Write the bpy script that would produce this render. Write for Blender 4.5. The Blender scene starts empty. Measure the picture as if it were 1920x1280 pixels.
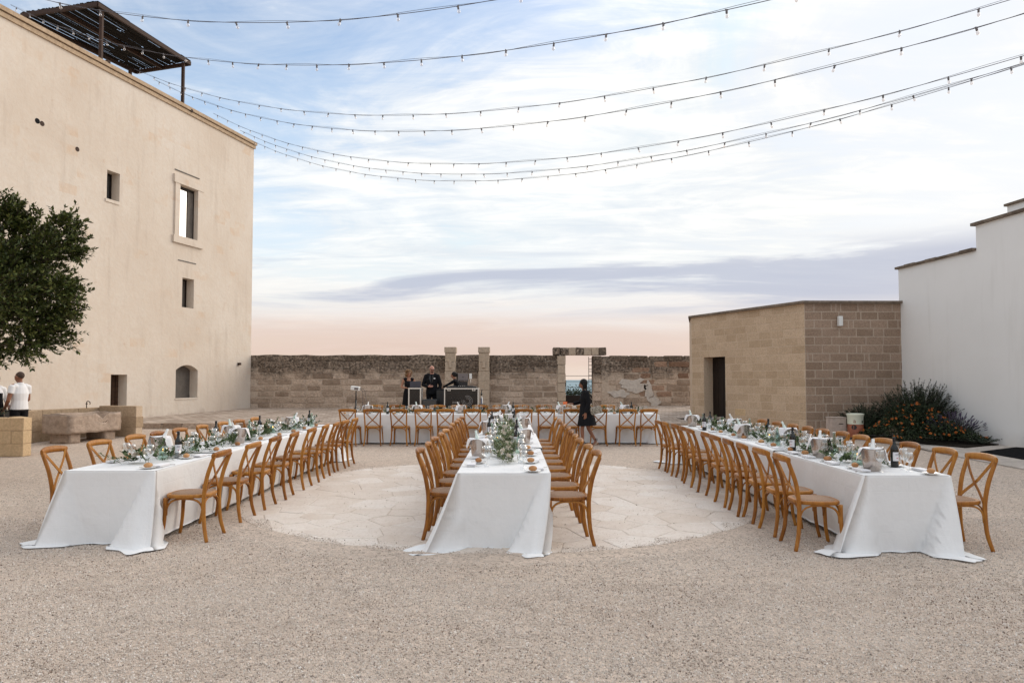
import bpy, bmesh, math, random
from mathutils import Vector, Matrix, noise, Euler
random.seed(7)
SC = bpy.context.scene
COL = SC.collection
R = math.radians
PI = math.pi
# ------------------------------------------------------------------ camera
CAMH, FPX, PITCH, PPY = 1.65, 1280.0, R(2.2), 662.0
cam = bpy.data.cameras.new('camera')
cam.sensor_width = 36.0
cam.lens = 24.0
cam.shift_y = 22.0/1920.0
cam.clip_start, cam.clip_end = 0.1, 60000.0
camo = bpy.data.objects.new('camera', cam)
COL.objects.link(camo)
camo.location = (0, 0, CAMH)
camo.rotation_euler = (R(90)+PITCH, 0, 0)
SC.camera = camo
# ------------------------------------------------------------------ sky, sun, exposure
SUN_AZ, SUN_EL = R(54), R(24)      # azimuth measured from +Y towards +X
sun_dir = Vector((math.sin(SUN_AZ)*math.cos(SUN_EL), math.cos(SUN_AZ)*math.cos(SUN_EL), math.sin(SUN_EL)))
SC.view_settings.view_transform = 'Standard'
SC.view_settings.look = 'None'
SC.view_settings.exposure = 1.07
SC.view_settings.gamma = 1.0
SC.view_settings.use_curve_mapping = False


class NT:
    """small helper to write node trees"""
    def __init__(s, tree):
        s.t = tree
        s.n = tree.nodes
        s.n.clear()
    def add(s, typ, ins=None, **kw):
        n = s.n.new(typ)
        for k, v in kw.items():
            setattr(n, k, v)
        for k, v in (ins or {}).items():
            sock = n.inputs[k]
            if isinstance(v, bpy.types.NodeSocket):
                s.t.links.new(v, sock)
            elif isinstance(v, bpy.types.Node):
                s.t.links.new(v.outputs[0], sock)
            else:
                sock.default_value = v
        return n
    def math(s, op, a, b=0.0, c=0.0, clamp=False):
        n = s.add('ShaderNodeMath', {0: a, 1: b, 2: c}, operation=op)
        n.use_clamp = clamp
        return n.outputs[0]
    def mix(s, f, a, b, blend='MIX'):
        n = s.n.new('ShaderNodeMix')
        n.data_type = 'RGBA'
        n.blend_type = blend
        for i, v in ((0, f), (6, a), (7, b)):
            if isinstance(v, bpy.types.NodeSocket):
                s.t.links.new(v, n.inputs[i])
            else:
                if i and len(v) == 3:
                    v = (*v, 1)
                n.inputs[i].default_value = v
        return n.outputs[2]
    def ramp(s, f, stops, interp='LINEAR'):
        n = s.n.new('ShaderNodeValToRGB')
        s.t.links.new(f, n.inputs[0])
        cr = n.color_ramp
        cr.interpolation = interp
        while len(cr.elements) < len(stops):
            cr.elements.new(0.5)
        for e, (p, c) in zip(cr.elements, stops):
            e.position = p
            e.color = (c, c, c, 1) if not hasattr(c, '__len__') else (*c, 1)
        return n.outputs[0]
    def noise(s, vec, scale, detail=4, rough=0.55, dist=0.0, typ='FBM'):
        n = s.add('ShaderNodeTexNoise', {'Vector': vec, 'Scale': scale, 'Detail': detail, 'Roughness': rough, 'Distortion': dist})
        return n
    def xyz(s, v):
        return s.add('ShaderNodeSeparateXYZ', {0: v}).outputs
    def comb(s, x, y, z):
        return s.add('ShaderNodeCombineXYZ', {0: x, 1: y, 2: z}).outputs[0]


world = bpy.data.worlds.new('World')
SC.world = world
world.use_nodes = True
w = NT(world.node_tree)
tc = w.add('ShaderNodeTexCoord').outputs['Generated']
nrm = w.add('ShaderNodeVectorMath', {0: tc}, operation='NORMALIZE').outputs[0]
X, Y, Z = w.xyz(nrm)
zc = w.math('MAXIMUM', Z, 0.0)
sky = w.add('ShaderNodeTexSky', sky_type='NISHITA', sun_disc=False, sun_elevation=SUN_EL, sun_rotation=SUN_AZ, air_density=1.0, dust_density=1.2, ozone_density=1.5, altitude=50)
nish = w.mix(1.0, sky.outputs[0], (1.18, 1.13, 1.08), 'MULTIPLY')
nish = w.mix(1.0, nish, (4.6, 4.8, 5.2), 'DARKEN')
sd = w.add('ShaderNodeVectorMath', {0: nrm, 1: tuple(sun_dir)}, operation='DOT_PRODUCT').outputs['Value']
sdm = w.math('MAXIMUM', sd, 0.0)
glow = w.math('POWER', sdm, 7.0)
glow2 = w.math('POWER', sdm, 2.0)
# high thin cloud sheet on a plane overhead, drawn out in streaks
den = w.math('ADD', zc, 0.085)
U = w.math('DIVIDE', X, den)
V = w.math('DIVIDE', Y, den)
n_big = w.noise(w.comb(w.math('ADD', U, 1.9), V, 3.7), 0.34, 3, 0.5, 0.4).outputs[0]
cuv = w.comb(U, w.math('MULTIPLY', V, 1.5), 1.3)
n_mid = w.noise(cuv, 0.95, 10, 0.63, 0.9).outputs[0]
n_fin = w.noise(w.comb(w.math('ADD', w.math('MULTIPLY', U, 0.8), w.math('MULTIPLY', V, 0.5)), w.math('MULTIPLY', V, 2.4), 7.7), 2.2, 8, 0.66, 1.2).outputs[0]
n_sum = w.math('ADD', w.math('ADD', w.math('MULTIPLY', n_big, 1.05), w.math('MULTIPLY', n_mid, 0.75)), w.math('MULTIPLY', n_fin, 0.30))
n_sum = w.math('ADD', n_sum, w.math('MULTIPLY', glow2, 0.03))
cover = w.ramp(w.math('MULTIPLY', w.math('SUBTRACT', n_sum, 0.86), 2.3, clamp=True), [(0.0, 0.04), (0.30, 0.30), (0.62, 0.86), (1.0, 1.0)])
shade = w.ramp(w.math('ADD', w.math('MULTIPLY', n_mid, 0.6), w.math('MULTIPLY', n_fin, 0.4)), [(0.40, (3.5, 3.75, 4.1)), (0.50, (4.5, 4.55, 4.6)), (0.60, (5.55, 5.4, 5.15))])
shade = w.mix(1.0, shade, w.ramp(zc, [(0.42, (1.0, 1.0, 1.0)), (1.0, (2.2, 2.14, 2.04))]), 'MULTIPLY')  # clouds brightened towards the zenith, above the view, to add ambient light
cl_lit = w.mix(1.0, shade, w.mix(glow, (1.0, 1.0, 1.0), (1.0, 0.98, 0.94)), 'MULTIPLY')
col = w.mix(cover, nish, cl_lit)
# milky veil towards the horizon, going to peach low down
veil = w.ramp(zc, [(0.0, 1.0), (0.06, 0.97), (0.16, 0.74), (0.28, 0.34), (0.46, 0.06), (0.7, 0.0)])
angv = w.math('ARCTAN2', X, Y)
zw = w.math('ADD', zc, w.math('MULTIPLY', w.math('SUBTRACT', w.noise(w.comb(w.math('MULTIPLY', angv, 1.6), w.math('MULTIPLY', Z, 14.0), 9.1), 1.6, 6, 0.6, 0.4).outputs[0], 0.5), w.ramp(zc, [(0.0, 0.03), (0.10, 0.10), (0.3, 0.06)])), clamp=True)
veilcol = w.ramp(zw, [(0.0, (0.41, 0.335, 0.285)), (0.035, (0.375, 0.285, 0.243)), (0.065, (0.385, 0.305, 0.265)), (0.095, (0.42, 0.38, 0.355)), (0.15, (0.43, 0.445, 0.445)), (0.26, (0.395, 0.45, 0.485)), (0.42, (0.32, 0.40, 0.48))])
veilcol = w.mix(1.0, veilcol, (10.0, 10.0, 10.0), 'MULTIPLY')
veilcol = w.mix(w.math('MULTIPLY', glow, 0.55, clamp=True), veilcol, (5.6, 4.75, 3.95))
col = w.mix(w.math('MULTIPLY', veil, w.math('SUBTRACT', 0.94, w.math('MULTIPLY', w.math('MULTIPLY', cover, w.ramp(zc, [(0.10, 0.0), (0.2, 1.0)])), 0.35))), col, veilcol)
# low bank of lavender-grey stratus between about 5 and 11 degrees
ang = w.math('ARCTAN2', X, Y)
buv = w.comb(w.math('MULTIPLY', ang, 1.5), w.math('MULTIPLY', Z, 19.0), 2.6)
bn = w.noise(buv, 0.85, 8, 0.60, 0.5).outputs[0]
bn = w.math('ADD', bn, w.math('MULTIPLY', w.math('SUBTRACT', glow2, 0.45), 0.16))
band = w.ramp(zc, [(0.075, 0.0), (0.115, 1.0), (0.155, 1.0), (0.20, 0.0)], 'EASE')
bm = w.math('MULTIPLY', band, w.ramp(bn, [(0.44, 0.0), (0.53, 0.85), (0.7, 1.0)]))
col = w.mix(w.math('MULTIPLY', bm, 0.95), col, w.mix(glow, (2.45, 2.65, 3.25), (2.9, 2.95, 3.35)))
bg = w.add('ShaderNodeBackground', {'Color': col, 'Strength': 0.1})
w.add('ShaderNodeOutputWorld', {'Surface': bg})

sunl = bpy.data.lights.new('sun', 'SUN')
sunl.energy = 1.05
sunl.angle = R(50)
sunl.color = (1.0, 0.87, 0.72)
suno = bpy.data.objects.new('sun', sunl)
COL.objects.link(suno)
suno.rotation_euler = (-sun_dir).to_track_quat('-Z', 'Y').to_euler()
suno.location = (40, 30, 30)

# ------------------------------------------------------------------ helpers
def ray(px, py):
    x = (px-960)/FPX
    u = -(py-PPY)/FPX
    c, s = math.cos(PITCH), math.sin(PITCH)
    return Vector((x, c-u*s, s+u*c))
def at(px, py, Yd):
    r = ray(px, py)
    return Vector((0, 0, CAMH)) + r*(Yd/r.y)
def gnd(px, py, z=0.0):
    r = ray(px, py)
    return Vector((0, 0, CAMH)) + r*((z-CAMH)/r.z)


class MB:
    """collects shapes and links them as ONE mesh object"""
    def __init__(s):
        s.v = []; s.f = []; s.m = []; s.sm = []
    def face(s, idx, mat=0, smooth=False):
        s.f.append(tuple(idx)); s.m.append(mat); s.sm.append(smooth)
    def poly(s, pts, mat=0, smooth=False):
        b = len(s.v)
        s.v += [Vector(p) for p in pts]
        s.face(range(b, b+len(pts)), mat, smooth)
    def box(s, c, d, mat=0, M=None, bev=0.0):
        cx, cy, cz = c; hx, hy, hz = d[0]/2, d[1]/2, d[2]/2
        b = len(s.v)
        if bev <= 0:
            P = [Vector((cx+sx*hx, cy+sy*hy, cz+sz*hz)) for sx in (-1, 1) for sy in (-1, 1) for sz in (-1, 1)]
            F = [(0,1,3,2), (4,6,7,5), (0,4,5,1), (2,3,7,6), (0,2,6,4), (1,5,7,3)]
        else:
            bm = bmesh.new()
            bmesh.ops.create_cube(bm, size=1)
            bmesh.ops.scale(bm, vec=(d[0], d[1], d[2]), verts=bm.verts)
            bmesh.ops.bevel(bm, geom=bm.edges[:], offset=bev, segments=1, affect='EDGES')
            P = [Vector((v.co.x+cx, v.co.y+cy, v.co.z+cz)) for v in bm.verts]
            bm.verts.index_update()
            F = [[v.index for v in f.verts] for f in bm.faces]
            bm.free()
        if M is not None:
            P = [M @ p for p in P]
        s.v += P
        for f in F:
            s.face([b+i for i in f], mat, False)
    def tube(s, pts, rad, n=8, mat=0, side=None, caps=True, smooth=True, closed=False):
        """swept ellipse; rad: number, (a,b), or a list of those; a is along `side`"""
        pts = [Vector(p) for p in pts]
        k = len(pts)
        if not isinstance(rad, list):
            rad = [rad]*k
        b = len(s.v)
        prev = Vector(side).normalized() if side is not None else None
        for i, p in enumerate(pts):
            if closed:
                t = pts[(i+1) % k]-pts[i-1]
            else:
                t = pts[min(i+1, k-1)]-pts[max(i-1, 0)]
            t = t.normalized() if t.length > 1e-9 else Vector((0, 0, 1))
            if prev is None:
                prev = t.orthogonal()
            a = prev - t*prev.dot(t)
            if a.length < 1e-6:
                a = t.orthogonal()
            a.normalize()
            if side is None:
                prev = a
            c = t.cross(a)
            r = rad[i]
            ra, rb = r if hasattr(r, '__len__') else (r, r)
            for j in range(n):
                q = 2*PI*j/n
                s.v.append(p + a*(ra*math.cos(q)) + c*(rb*math.sin(q)))
        for i in range(k if closed else k-1):
            i2 = (i+1) % k
            for j in range(n):
                j2 = (j+1) % n
                s.face((b+i*n+j, b+i*n+j2, b+i2*n+j2, b+i2*n+j), mat, smooth)
        if caps and not closed:
            s.face([b+j for j in range(n)][::-1], mat, False)
            s.face([b+(k-1)*n+j for j in range(n)], mat, False)
    def band(s, pts, wid, thk, up, mat=0):
        """swept rectangle, width along `up`"""
        up = Vector(up)
        pts = [Vector(p) for p in pts]
        k = len(pts); b = len(s.v)
        for i, p in enumerate(pts):
            t = (pts[min(i+1, k-1)]-pts[max(i-1, 0)]).normalized()
            a = (up - t*up.dot(t)).normalized()
            c = t.cross(a)
            wi = wid[i] if isinstance(wid, list) else wid
            for (sa, sc) in ((-1, -1), (1, -1), (1, 1), (-1, 1)):
                s.v.append(p + a*(sa*wi/2) + c*(sc*thk/2))
        for i in range(k-1):
            for j in range(4):
                j2 = (j+1) % 4
                s.face((b+i*4+j, b+i*4+j2, b+i*4+4+j2, b+i*4+4+j), mat, False)
        s.face((b+3, b+2, b+1, b), mat); s.face((b+k*4-4, b+k*4-3, b+k*4-2, b+k*4-1), mat)
    def lathe(s, prof, n=16, c=(0, 0, 0), mat=0, M=None, cap=True, smooth=True):
        c = Vector(c); b = len(s.v)
        for (r, z) in prof:
            for j in range(n):
                q = 2*PI*j/n
                p = Vector((r*math.cos(q), r*math.sin(q), z))
                s.v.append((M @ p if M is not None else p)+c)
        for i in range(len(prof)-1):
            for j in range(n):
                j2 = (j+1) % n
                s.face((b+i*n+j, b+i*n+j2, b+(i+1)*n+j2, b+(i+1)*n+j), mat, smooth)
        if cap:
            if prof[0][0] > 1e-4:
                s.face([b+j for j in range(n)][::-1], mat)
            if prof[-1][0] > 1e-4:
                s.face([b+(len(prof)-1)*n+j for j in range(n)], mat)
    def ball(s, c, r, n=8, m=6, mat=0, M=None):
        rr = r if hasattr(r, '__len__') else (r, r, r)
        c = Vector(c); b = len(s.v)
        for i in range(1, m):
            th = PI*i/m
            for j in range(n):
                q = 2*PI*j/n
                p = Vector((rr[0]*math.sin(th)*math.cos(q), rr[1]*math.sin(th)*math.sin(q), -rr[2]*math.cos(th)))
                s.v.append((M @ p if M is not None else p)+c)
        e0, e1 = Vector((0, 0, -rr[2])), Vector((0, 0, rr[2]))
        s.v.append((M @ e0 if M is not None else e0)+c); s.v.append((M @ e1 if M is not None else e1)+c)
        B, T = len(s.v)-2, len(s.v)-1
        for i in range(m-2):
            for j in range(n):
                j2 = (j+1) % n
                s.face((b+i*n+j, b+i*n+j2, b+(i+1)*n+j2, b+(i+1)*n+j), mat, True)
        for j in range(n):
            j2 = (j+1) % n
            s.face((B, b+j2, b+j), mat, True)
            s.face((T, b+(m-2)*n+j, b+(m-2)*n+j2), mat, True)
    def mesh(s, name, mats):
        me = bpy.data.meshes.new(name)
        me.from_pydata([tuple(p) for p in s.v], [], s.f)
        for m in (mats if isinstance(mats, (list, tuple)) else [mats]):
            me.materials.append(m)
        if len(me.polygons) == len(s.m):
            me.polygons.foreach_set('material_index', s.m)
            me.polygons.foreach_set('use_smooth', s.sm)
        me.update()
        return me
    def build(s, name, mats, parent=None, loc=(0, 0, 0), rz=0.0):
        return link(name, s.mesh(name, mats), parent, loc, rz)


def link(name, me, parent=None, loc=(0, 0, 0), rz=0.0):
    o = bpy.data.objects.new(name, me)
    COL.objects.link(o)
    o.location = loc
    if rz:
        o.rotation_euler = (0, 0, rz)
    if parent is not None:
        o.parent = parent
    return o
def tag(o, label, cat, group=None, kind=None):
    o['label'] = label
    o['category'] = cat
    if group: o['group'] = group
    if kind: o['kind'] = kind
    return o
def struct(o, label=None):
    o['kind'] = 'structure'
    if label: o['label'] = label
    return o
def stuff(o):
    o['kind'] = 'stuff'
    return o
def thing(name, label, cat, loc=(0, 0, 0), rz=0.0, group=None):
    o = bpy.data.objects.new(name, None)
    COL.objects.link(o)
    o.empty_display_size = 0.1
    o.location = loc
    o.rotation_euler = (0, 0, rz)
    return tag(o, label, cat, group)
KIDS = {}
def register(o):
    """remember the tree under o once, so that copying needs no search"""
    KIDS[o] = [c for c in COL.objects if c.parent == o]
    for c in KIDS[o]:
        register(c)
    return o
def copy_tree(o, parent=None, loc=None, rz=None, label=None):
    c = o.copy()
    COL.objects.link(c)
    if parent is not None: c.parent = parent
    if loc is not None: c.location = loc
    if rz is not None: c.rotation_euler = (0, 0, rz)
    if label: c['label'] = label
    for k in KIDS.get(o, ()):
        copy_tree(k, c)
    return c
ORD = ['first', 'second', 'third', 'fourth', 'fifth', 'sixth', 'seventh', 'eighth', 'ninth', 'tenth', 'eleventh', 'twelfth', 'thirteenth', 'fourteenth']

# ------------------------------------------------------------------ materials
def mat(name, fn=None, col=(0.5, 0.5, 0.5), rough=0.6, metal=0.0, spec=0.5, **kw):
    m = bpy.data.materials.new(name)
    m.use_nodes = True
    t = NT(m.node_tree)
    bs = t.add('ShaderNodeBsdfPrincipled', {'Base Color': (*col, 1), 'Roughness': rough, 'Metallic': metal, 'Specular IOR Level': spec, **kw})
    t.add('ShaderNodeOutputMaterial', {'Surface': bs.outputs[0]})
    if fn:
        fn(t, bs)
    return m
def setc(t, bs, c):
    t.t.links.new(c, bs.inputs['Base Color'])
def bump(t, bs, h, strength=0.4, dist=0.01, nrm=None):
    ins = {'Height': h, 'Strength': strength, 'Distance': dist}
    if nrm is not None: ins['Normal'] = nrm
    b = t.add('ShaderNodeBump', ins)
    t.t.links.new(b.outputs[0], bs.inputs['Normal'])
    return b.outputs[0]
def gpos(t):
    return t.add('ShaderNodeNewGeometry').outputs['Position']
def opos(t):
    return t.add('ShaderNodeTexCoord').outputs['Object']
def orand(t):
    return t.add('ShaderNodeObjectInfo').outputs['Random']

def f_plaster(t, bs):
    P = gpos(t)
    x, y, z = t.xyz(P)
    big = t.noise(P, 0.35, 5, 0.6).outputs[0]
    fine = t.noise(P, 9.0, 6, 0.65).outputs[0]
    c = t.ramp(big, [(0.3, (0.61, 0.525, 0.44)), (0.55, (0.67, 0.60, 0.52)), (0.75, (0.70, 0.64, 0.57))])
    c = t.mix(t.ramp(fine, [(0.35, 0.35), (0.65, 0.0)]), c, (0.60, 0.48, 0.37))
    # block-shaped ochre patches where the render has worn thin
    br = t.add('ShaderNodeTexBrick', {'Vector': t.comb(y, z, 0.0), 'Scale': 1.0, 'Mortar Size': 0.0, 'Brick Width': 0.62, 'Row Height': 0.31, 'Color1': (0, 0, 0, 1), 'Color2': (1, 1, 1, 1), 'Bias': 0.0})
    pn = t.noise(t.comb(y, z, 0.0), 0.55, 2, 0.5).outputs[0]
    pm = t.math('MULTIPLY', t.ramp(br.outputs[0], [(0.80, 0.0), (0.88, 1.0)]), t.ramp(pn, [(0.50, 0.0), (0.62, 0.36)]))
    wob = t.ramp(t.noise(P, 3.0, 5, 0.6).outputs[0], [(0.38, 0.0), (0.55, 1.0)])
    c = t.mix(t.math('MULTIPLY', pm, wob), c, (0.60, 0.40, 0.24))
    # thin streaks and grey weathering
    st = t.noise(t.comb(t.math('MULTIPLY', y, 2.5), t.math('MULTIPLY', z, 0.28), 1.0), 1.4, 6, 0.65).outputs[0]
    c = t.mix(t.ramp(st, [(0.53, 0.0), (0.75, 0.42)]), c, (0.46, 0.38, 0.31))
    sp = t.noise(P, 2.2, 8, 0.75).outputs[0]
    c = t.mix(t.ramp(sp, [(0.62, 0.0), (0.70, 0.45)]), c, (0.48, 0.32, 0.21))
    # splash-back grime at the foot of the wall
    hz = t.math('ADD', z, t.math('MULTIPLY', t.noise(P, 1.7, 6, 0.7).outputs[0], 1.3))
    c = t.mix(t.ramp(hz, [(0.55, 0.65), (1.25, 0.12), (1.9, 0.0)]), c, (0.33, 0.26, 0.21))
    setc(t, bs, c)
    h = t.math('ADD', t.math('MULTIPLY', t.noise(P, 1.1, 4, 0.55).outputs[0], 2.2), t.math('MULTIPLY', fine, 0.5))
    bump(t, bs, h, 0.45, 0.03)
M_PLASTER = mat('lime_plaster', f_plaster, rough=0.92, spec=0.15)

def f_white(t, bs):
    P = gpos(t)
    x, y, z = t.xyz(P)
    big = t.noise(P, 0.4, 5, 0.6).outputs[0]
    c = t.ramp(big, [(0.3, (0.76, 0.75, 0.725)), (0.7, (0.815, 0.805, 0.785))])
    st = t.noise(t.comb(t.math('MULTIPLY', y, 3.0), t.math('MULTIPLY', z, 0.25), 1.0), 1.2, 5, 0.6).outputs[0]
    c = t.mix(t.ramp(st, [(0.55, 0.0), (0.8, 0.28)]), c, (0.55, 0.53, 0.49))
    hz = t.math('ADD', z, t.math('MULTIPLY', t.noise(P, 1.5, 5, 0.7).outputs[0], 0.6))
    c = t.mix(t.ramp(hz, [(0.40, 0.35), (0.75, 0.0)]), c, (0.50, 0.43, 0.37))
    setc(t, bs, c)
    h = t.math('ADD', t.noise(P, 1.3, 4, 0.5).outputs[0], t.math('MULTIPLY', t.noise(P, 25, 4, 0.6).outputs[0], 0.12))
    bump(t, bs, h, 0.30, 0.03)
M_WHITE = mat('white_limewash', f_white, rough=0.9, spec=0.15)

def stone_fn(dark, light, lichen=None, grain=18.0, rnd=0.5, bstr=0.6):
    def f(t, bs):
        P = gpos(t)
        x, y, z = t.xyz(P)
        n1 = t.noise(P, grain, 7, 0.68).outputs[0]
        n2 = t.noise(P, 2.1, 5, 0.6).outputs[0]
        k = t.math('ADD', t.math('MULTIPLY', n2, 0.55), t.math('MULTIPLY', orand(t), rnd))
        c = t.ramp(k, [(0.15, dark), (0.85, light)])
        c = t.mix(t.ramp(n1, [(0.35, 0.55), (0.6, 0.0)]), c, tuple(a*0.62 for a in dark))
        if lichen:
            z0, z1 = lichen
            f1 = t.math('ADD', t.math('MULTIPLY', t.noise(P, 1.9, 6, 0.7).outputs[0], 1.7), t.math('MULTIPLY', t.noise(P, 0.35, 2, 0.5).outputs[0], 0.9))
            lv = t.math('SUBTRACT', t.math('ADD', z, f1), z0+0.55)
            spots = t.noise(P, 11.0, 6, 0.7).outputs[0]
            lm = t.math('MULTIPLY', t.ramp(t.math('DIVIDE', lv, z1-z0, clamp=True), [(0.0, 0.0), (1.0, 1.0)]), t.ramp(spots, [(0.38, 1.0), (0.60, 0.45), (0.68, 0.0)]))
            c = t.mix(t.math('MULTIPLY', lm, 0.93), c, (0.030, 0.024, 0.019))
            pale = t.noise(P, 7.0, 5, 0.7).outputs[0]
            c = t.mix(t.ramp(pale, [(0.62, 0.0), (0.70, 0.55)]), c, (0.50, 0.43, 0.36))
            pit = t.noise(P, 4.5, 4, 0.6).outputs[0]
            c = t.mix(t.ramp(pit, [(0.66, 0.0), (0.72, 0.8)]), c, (0.06, 0.045, 0.035))
        setc(t, bs, c)
        h = t.math('ADD', t.math('MULTIPLY', n1, 0.8), t.math('MULTIPLY', t.noise(P, 5.0, 5, 0.6).outputs[0], 1.2))
        bump(t, bs, h, bstr, 0.025)
    return f
M_OLDSTONE = mat('weathered_limestone', stone_fn((0.22, 0.155, 0.11), (0.66, 0.525, 0.415), (2.38, 2.85), 14.0, 0.55, 1.0), rough=0.95, spec=0.1)
M_OLDMORTAR = mat('old_lime_mortar', stone_fn((0.52, 0.415, 0.325), (0.66, 0.545, 0.445), (2.42, 2.95), 16.0, 0.0, 0.9), rough=0.95, spec=0.1)
M_REDSTONE = mat('exposed_reddish_rubble', stone_fn((0.17, 0.10, 0.065), (0.42, 0.28, 0.20), None, 10.0, 0.6, 1.0), rough=0.95, spec=0.1)
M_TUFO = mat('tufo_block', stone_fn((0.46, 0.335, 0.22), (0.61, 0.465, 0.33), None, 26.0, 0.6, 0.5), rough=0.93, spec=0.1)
M_TUFOSHADE = mat('shaded_tufo_block', stone_fn((0.27, 0.19, 0.135), (0.41, 0.30, 0.225), None, 26.0, 0.6, 0.5), rough=0.93, spec=0.1)  # same tufo darkened for the end wall, its shade put into the colour
M_TUFOMORTAR = mat('pale_mortar', stone_fn((0.47, 0.375, 0.295), (0.54, 0.44, 0.355), None, 30.0, 0.0, 0.4), rough=0.95, spec=0.1)  # darker mortar for the same shaded end wall
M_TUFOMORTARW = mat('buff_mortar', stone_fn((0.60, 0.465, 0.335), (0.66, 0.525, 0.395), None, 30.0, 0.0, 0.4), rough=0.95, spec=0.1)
M_TROUGH = mat('pitted_trough_stone', stone_fn((0.33, 0.25, 0.195), (0.56, 0.44, 0.35), None, 9.0, 0.3, 1.0), rough=0.95, spec=0.1)
M_PLANTER = mat('honey_tufo', stone_fn((0.58, 0.42, 0.25), (0.68, 0.51, 0.33), None, 22.0, 0.4, 0.4), rough=0.93, spec=0.1)
M_PIER = mat('pale_pier_stone', stone_fn((0.46, 0.365, 0.275), (0.56, 0.46, 0.36), None, 12.0, 0.3, 0.5), rough=0.93, spec=0.1)
M_COPING = mat('lichened_coping', stone_fn((0.10, 0.075, 0.055), (0.30, 0.24, 0.19), None, 8.0, 0.4, 0.8), rough=0.95, spec=0.1)
M_FLAG = mat('plaza_flagstone', None, rough=0.85, spec=0.2)
def f_flag(t, bs):
    P = gpos(t)
    n1 = t.noise(P, 3.0, 6, 0.65).outputs[0]
    k = t.math('ADD', t.math('MULTIPLY', n1, 0.7), t.math('MULTIPLY', orand(t), 0.35))
    c = t.ramp(k, [(0.25, (0.60, 0.51, 0.43)), (0.55, (0.68, 0.605, 0.535)), (0.85, (0.74, 0.69, 0.635))])
    n2 = t.noise(P, 40.0, 5, 0.7).outputs[0]
    c = t.mix(t.ramp(n2, [(0.36, 0.5), (0.5, 0.0)]), c, (0.48, 0.39, 0.32))
    st = t.noise(P, 1.3, 5, 0.6).outputs[0]
    c = t.mix(t.ramp(st, [(0.52, 0.0), (0.72, 0.5)]), c, (0.57, 0.475, 0.395))
    setc(t, bs, c)
    bump(t, bs, t.math('ADD', n2, t.math('MULTIPLY', n1, 2.0)), 0.5, 0.008)
nt_ = NT(M_FLAG.node_tree)
_b = nt_.add('ShaderNodeBsdfPrincipled', {'Roughness': 0.85, 'Specular IOR Level': 0.2})
nt_.add('ShaderNodeOutputMaterial', {'Surface': _b.outputs[0]})
f_flag(nt_, _b)

def gravel_fn(base):
    def f(t, bs):
        P = gpos(t)
        v = t.add('ShaderNodeTexVoronoi', {'Vector': P, 'Scale': 85.0, 'Randomness': 1.0})
        v2 = t.add('ShaderNodeTexVoronoi', {'Vector': P, 'Scale': 34.0, 'Randomness': 1.0})
        rnd = t.xyz(v.outputs['Color'])[0]
        rnd2 = t.xyz(v2.outputs['Color'])[0]
        k = t.math('ADD', t.math('MULTIPLY', rnd, 0.6), t.math('MULTIPLY', rnd2, 0.4))
        c = t.ramp(k, [(0.10, tuple(a*0.30 for a in base)), (0.26, tuple(a*0.80 for a in base)), (0.55, base), (0.95, tuple(min(0.8, a*1.28) for a in base))])
        big = t.noise(P, 0.6, 5, 0.6).outputs[0]
        c = t.mix(t.ramp(big, [(0.35, 0.0), (0.7, 0.35)]), c, tuple(a*b for a, b in zip(base, (0.82, 0.75, 0.70))))
        rip = t.noise(t.comb(t.xyz(P)[0], t.math('MULTIPLY', t.xyz(P)[1], 2.2), 0.0), 3.5, 5, 0.65).outputs[0]
        c = t.mix(t.ramp(rip, [(0.52, 0.0), (0.72, 0.42)]), c, tuple(a*0.60 for a in base))
        setc(t, bs, c)
        h = t.math('SUBTRACT', 1.0, v.outputs['Distance'])
        h = t.math('ADD', h, t.math('MULTIPLY', t.noise(P, 5.0, 4, 0.6).outputs[0], 1.5))
        bump(t, bs, h, 0.9, 0.012)
    return f
GRAV = (0.61, 0.51, 0.425)
M_GRAVEL = mat('limestone_gravel', gravel_fn(GRAV), rough=0.95, spec=0.1)
def f_pebble(t, bs):
    r = orand(t)
    c = t.ramp(r, [(0.0, (0.11, 0.078, 0.058)), (0.11, (0.29, 0.215, 0.165)), (0.20, (0.50, 0.41, 0.335)), (0.5, (0.63, 0.54, 0.465)), (0.8, (0.72, 0.645, 0.575)), (1.0, (0.80, 0.76, 0.71))])
    P = gpos(t)
    rip = t.noise(t.comb(t.xyz(P)[0], t.math('MULTIPLY', t.xyz(P)[1], 2.2), 0.0), 2.2, 6, 0.65).outputs[0]
    c = t.mix(t.ramp(rip, [(0.50, 0.0), (0.72, 0.55)]), c, (0.34, 0.265, 0.21))
    c = t.mix(t.ramp(t.noise(P, 0.7, 4, 0.6).outputs[0], [(0.40, 0.0), (0.65, 0.35)]), c, (0.74, 0.69, 0.63))
    setc(t, bs, c)
M_PEBBLE = mat('gravel_chips', f_pebble, rough=0.95, spec=0.1)
def f_terr(t, bs):
    P = gpos(t)
    x, y, z = t.xyz(P)
    br = t.add('ShaderNodeTexBrick', {'Vector': t.comb(x, y, 0.0), 'Scale': 1.0, 'Mortar Size': 0.025, 'Mortar Smooth': 0.4, 'Brick Width': 0.42, 'Row Height': 0.30, 'Color1': (0.36, 0.285, 0.225, 1), 'Color2': (0.60, 0.505, 0.425, 1), 'Mortar': (0.23, 0.18, 0.14, 1)})
    n = t.noise(P, 2.5, 6, 0.65).outputs[0]
    c = t.mix(t.ramp(n, [(0.35, 0.6), (0.65, 0.0)]), br.outputs[0], (0.22, 0.17, 0.135))
    setc(t, bs, c)
    bump(t, bs, t.math('ADD', br.outputs[1], n), 0.5, 0.02)
M_TERRACE = mat('terrace_cobbles', f_terr, rough=0.85, spec=0.25)
M_SLAB = mat('grey_paving', stone_fn((0.44, 0.39, 0.34), (0.58, 0.52, 0.465), None, 9.0, 0.5, 0.4), rough=0.85, spec=0.2)
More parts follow.
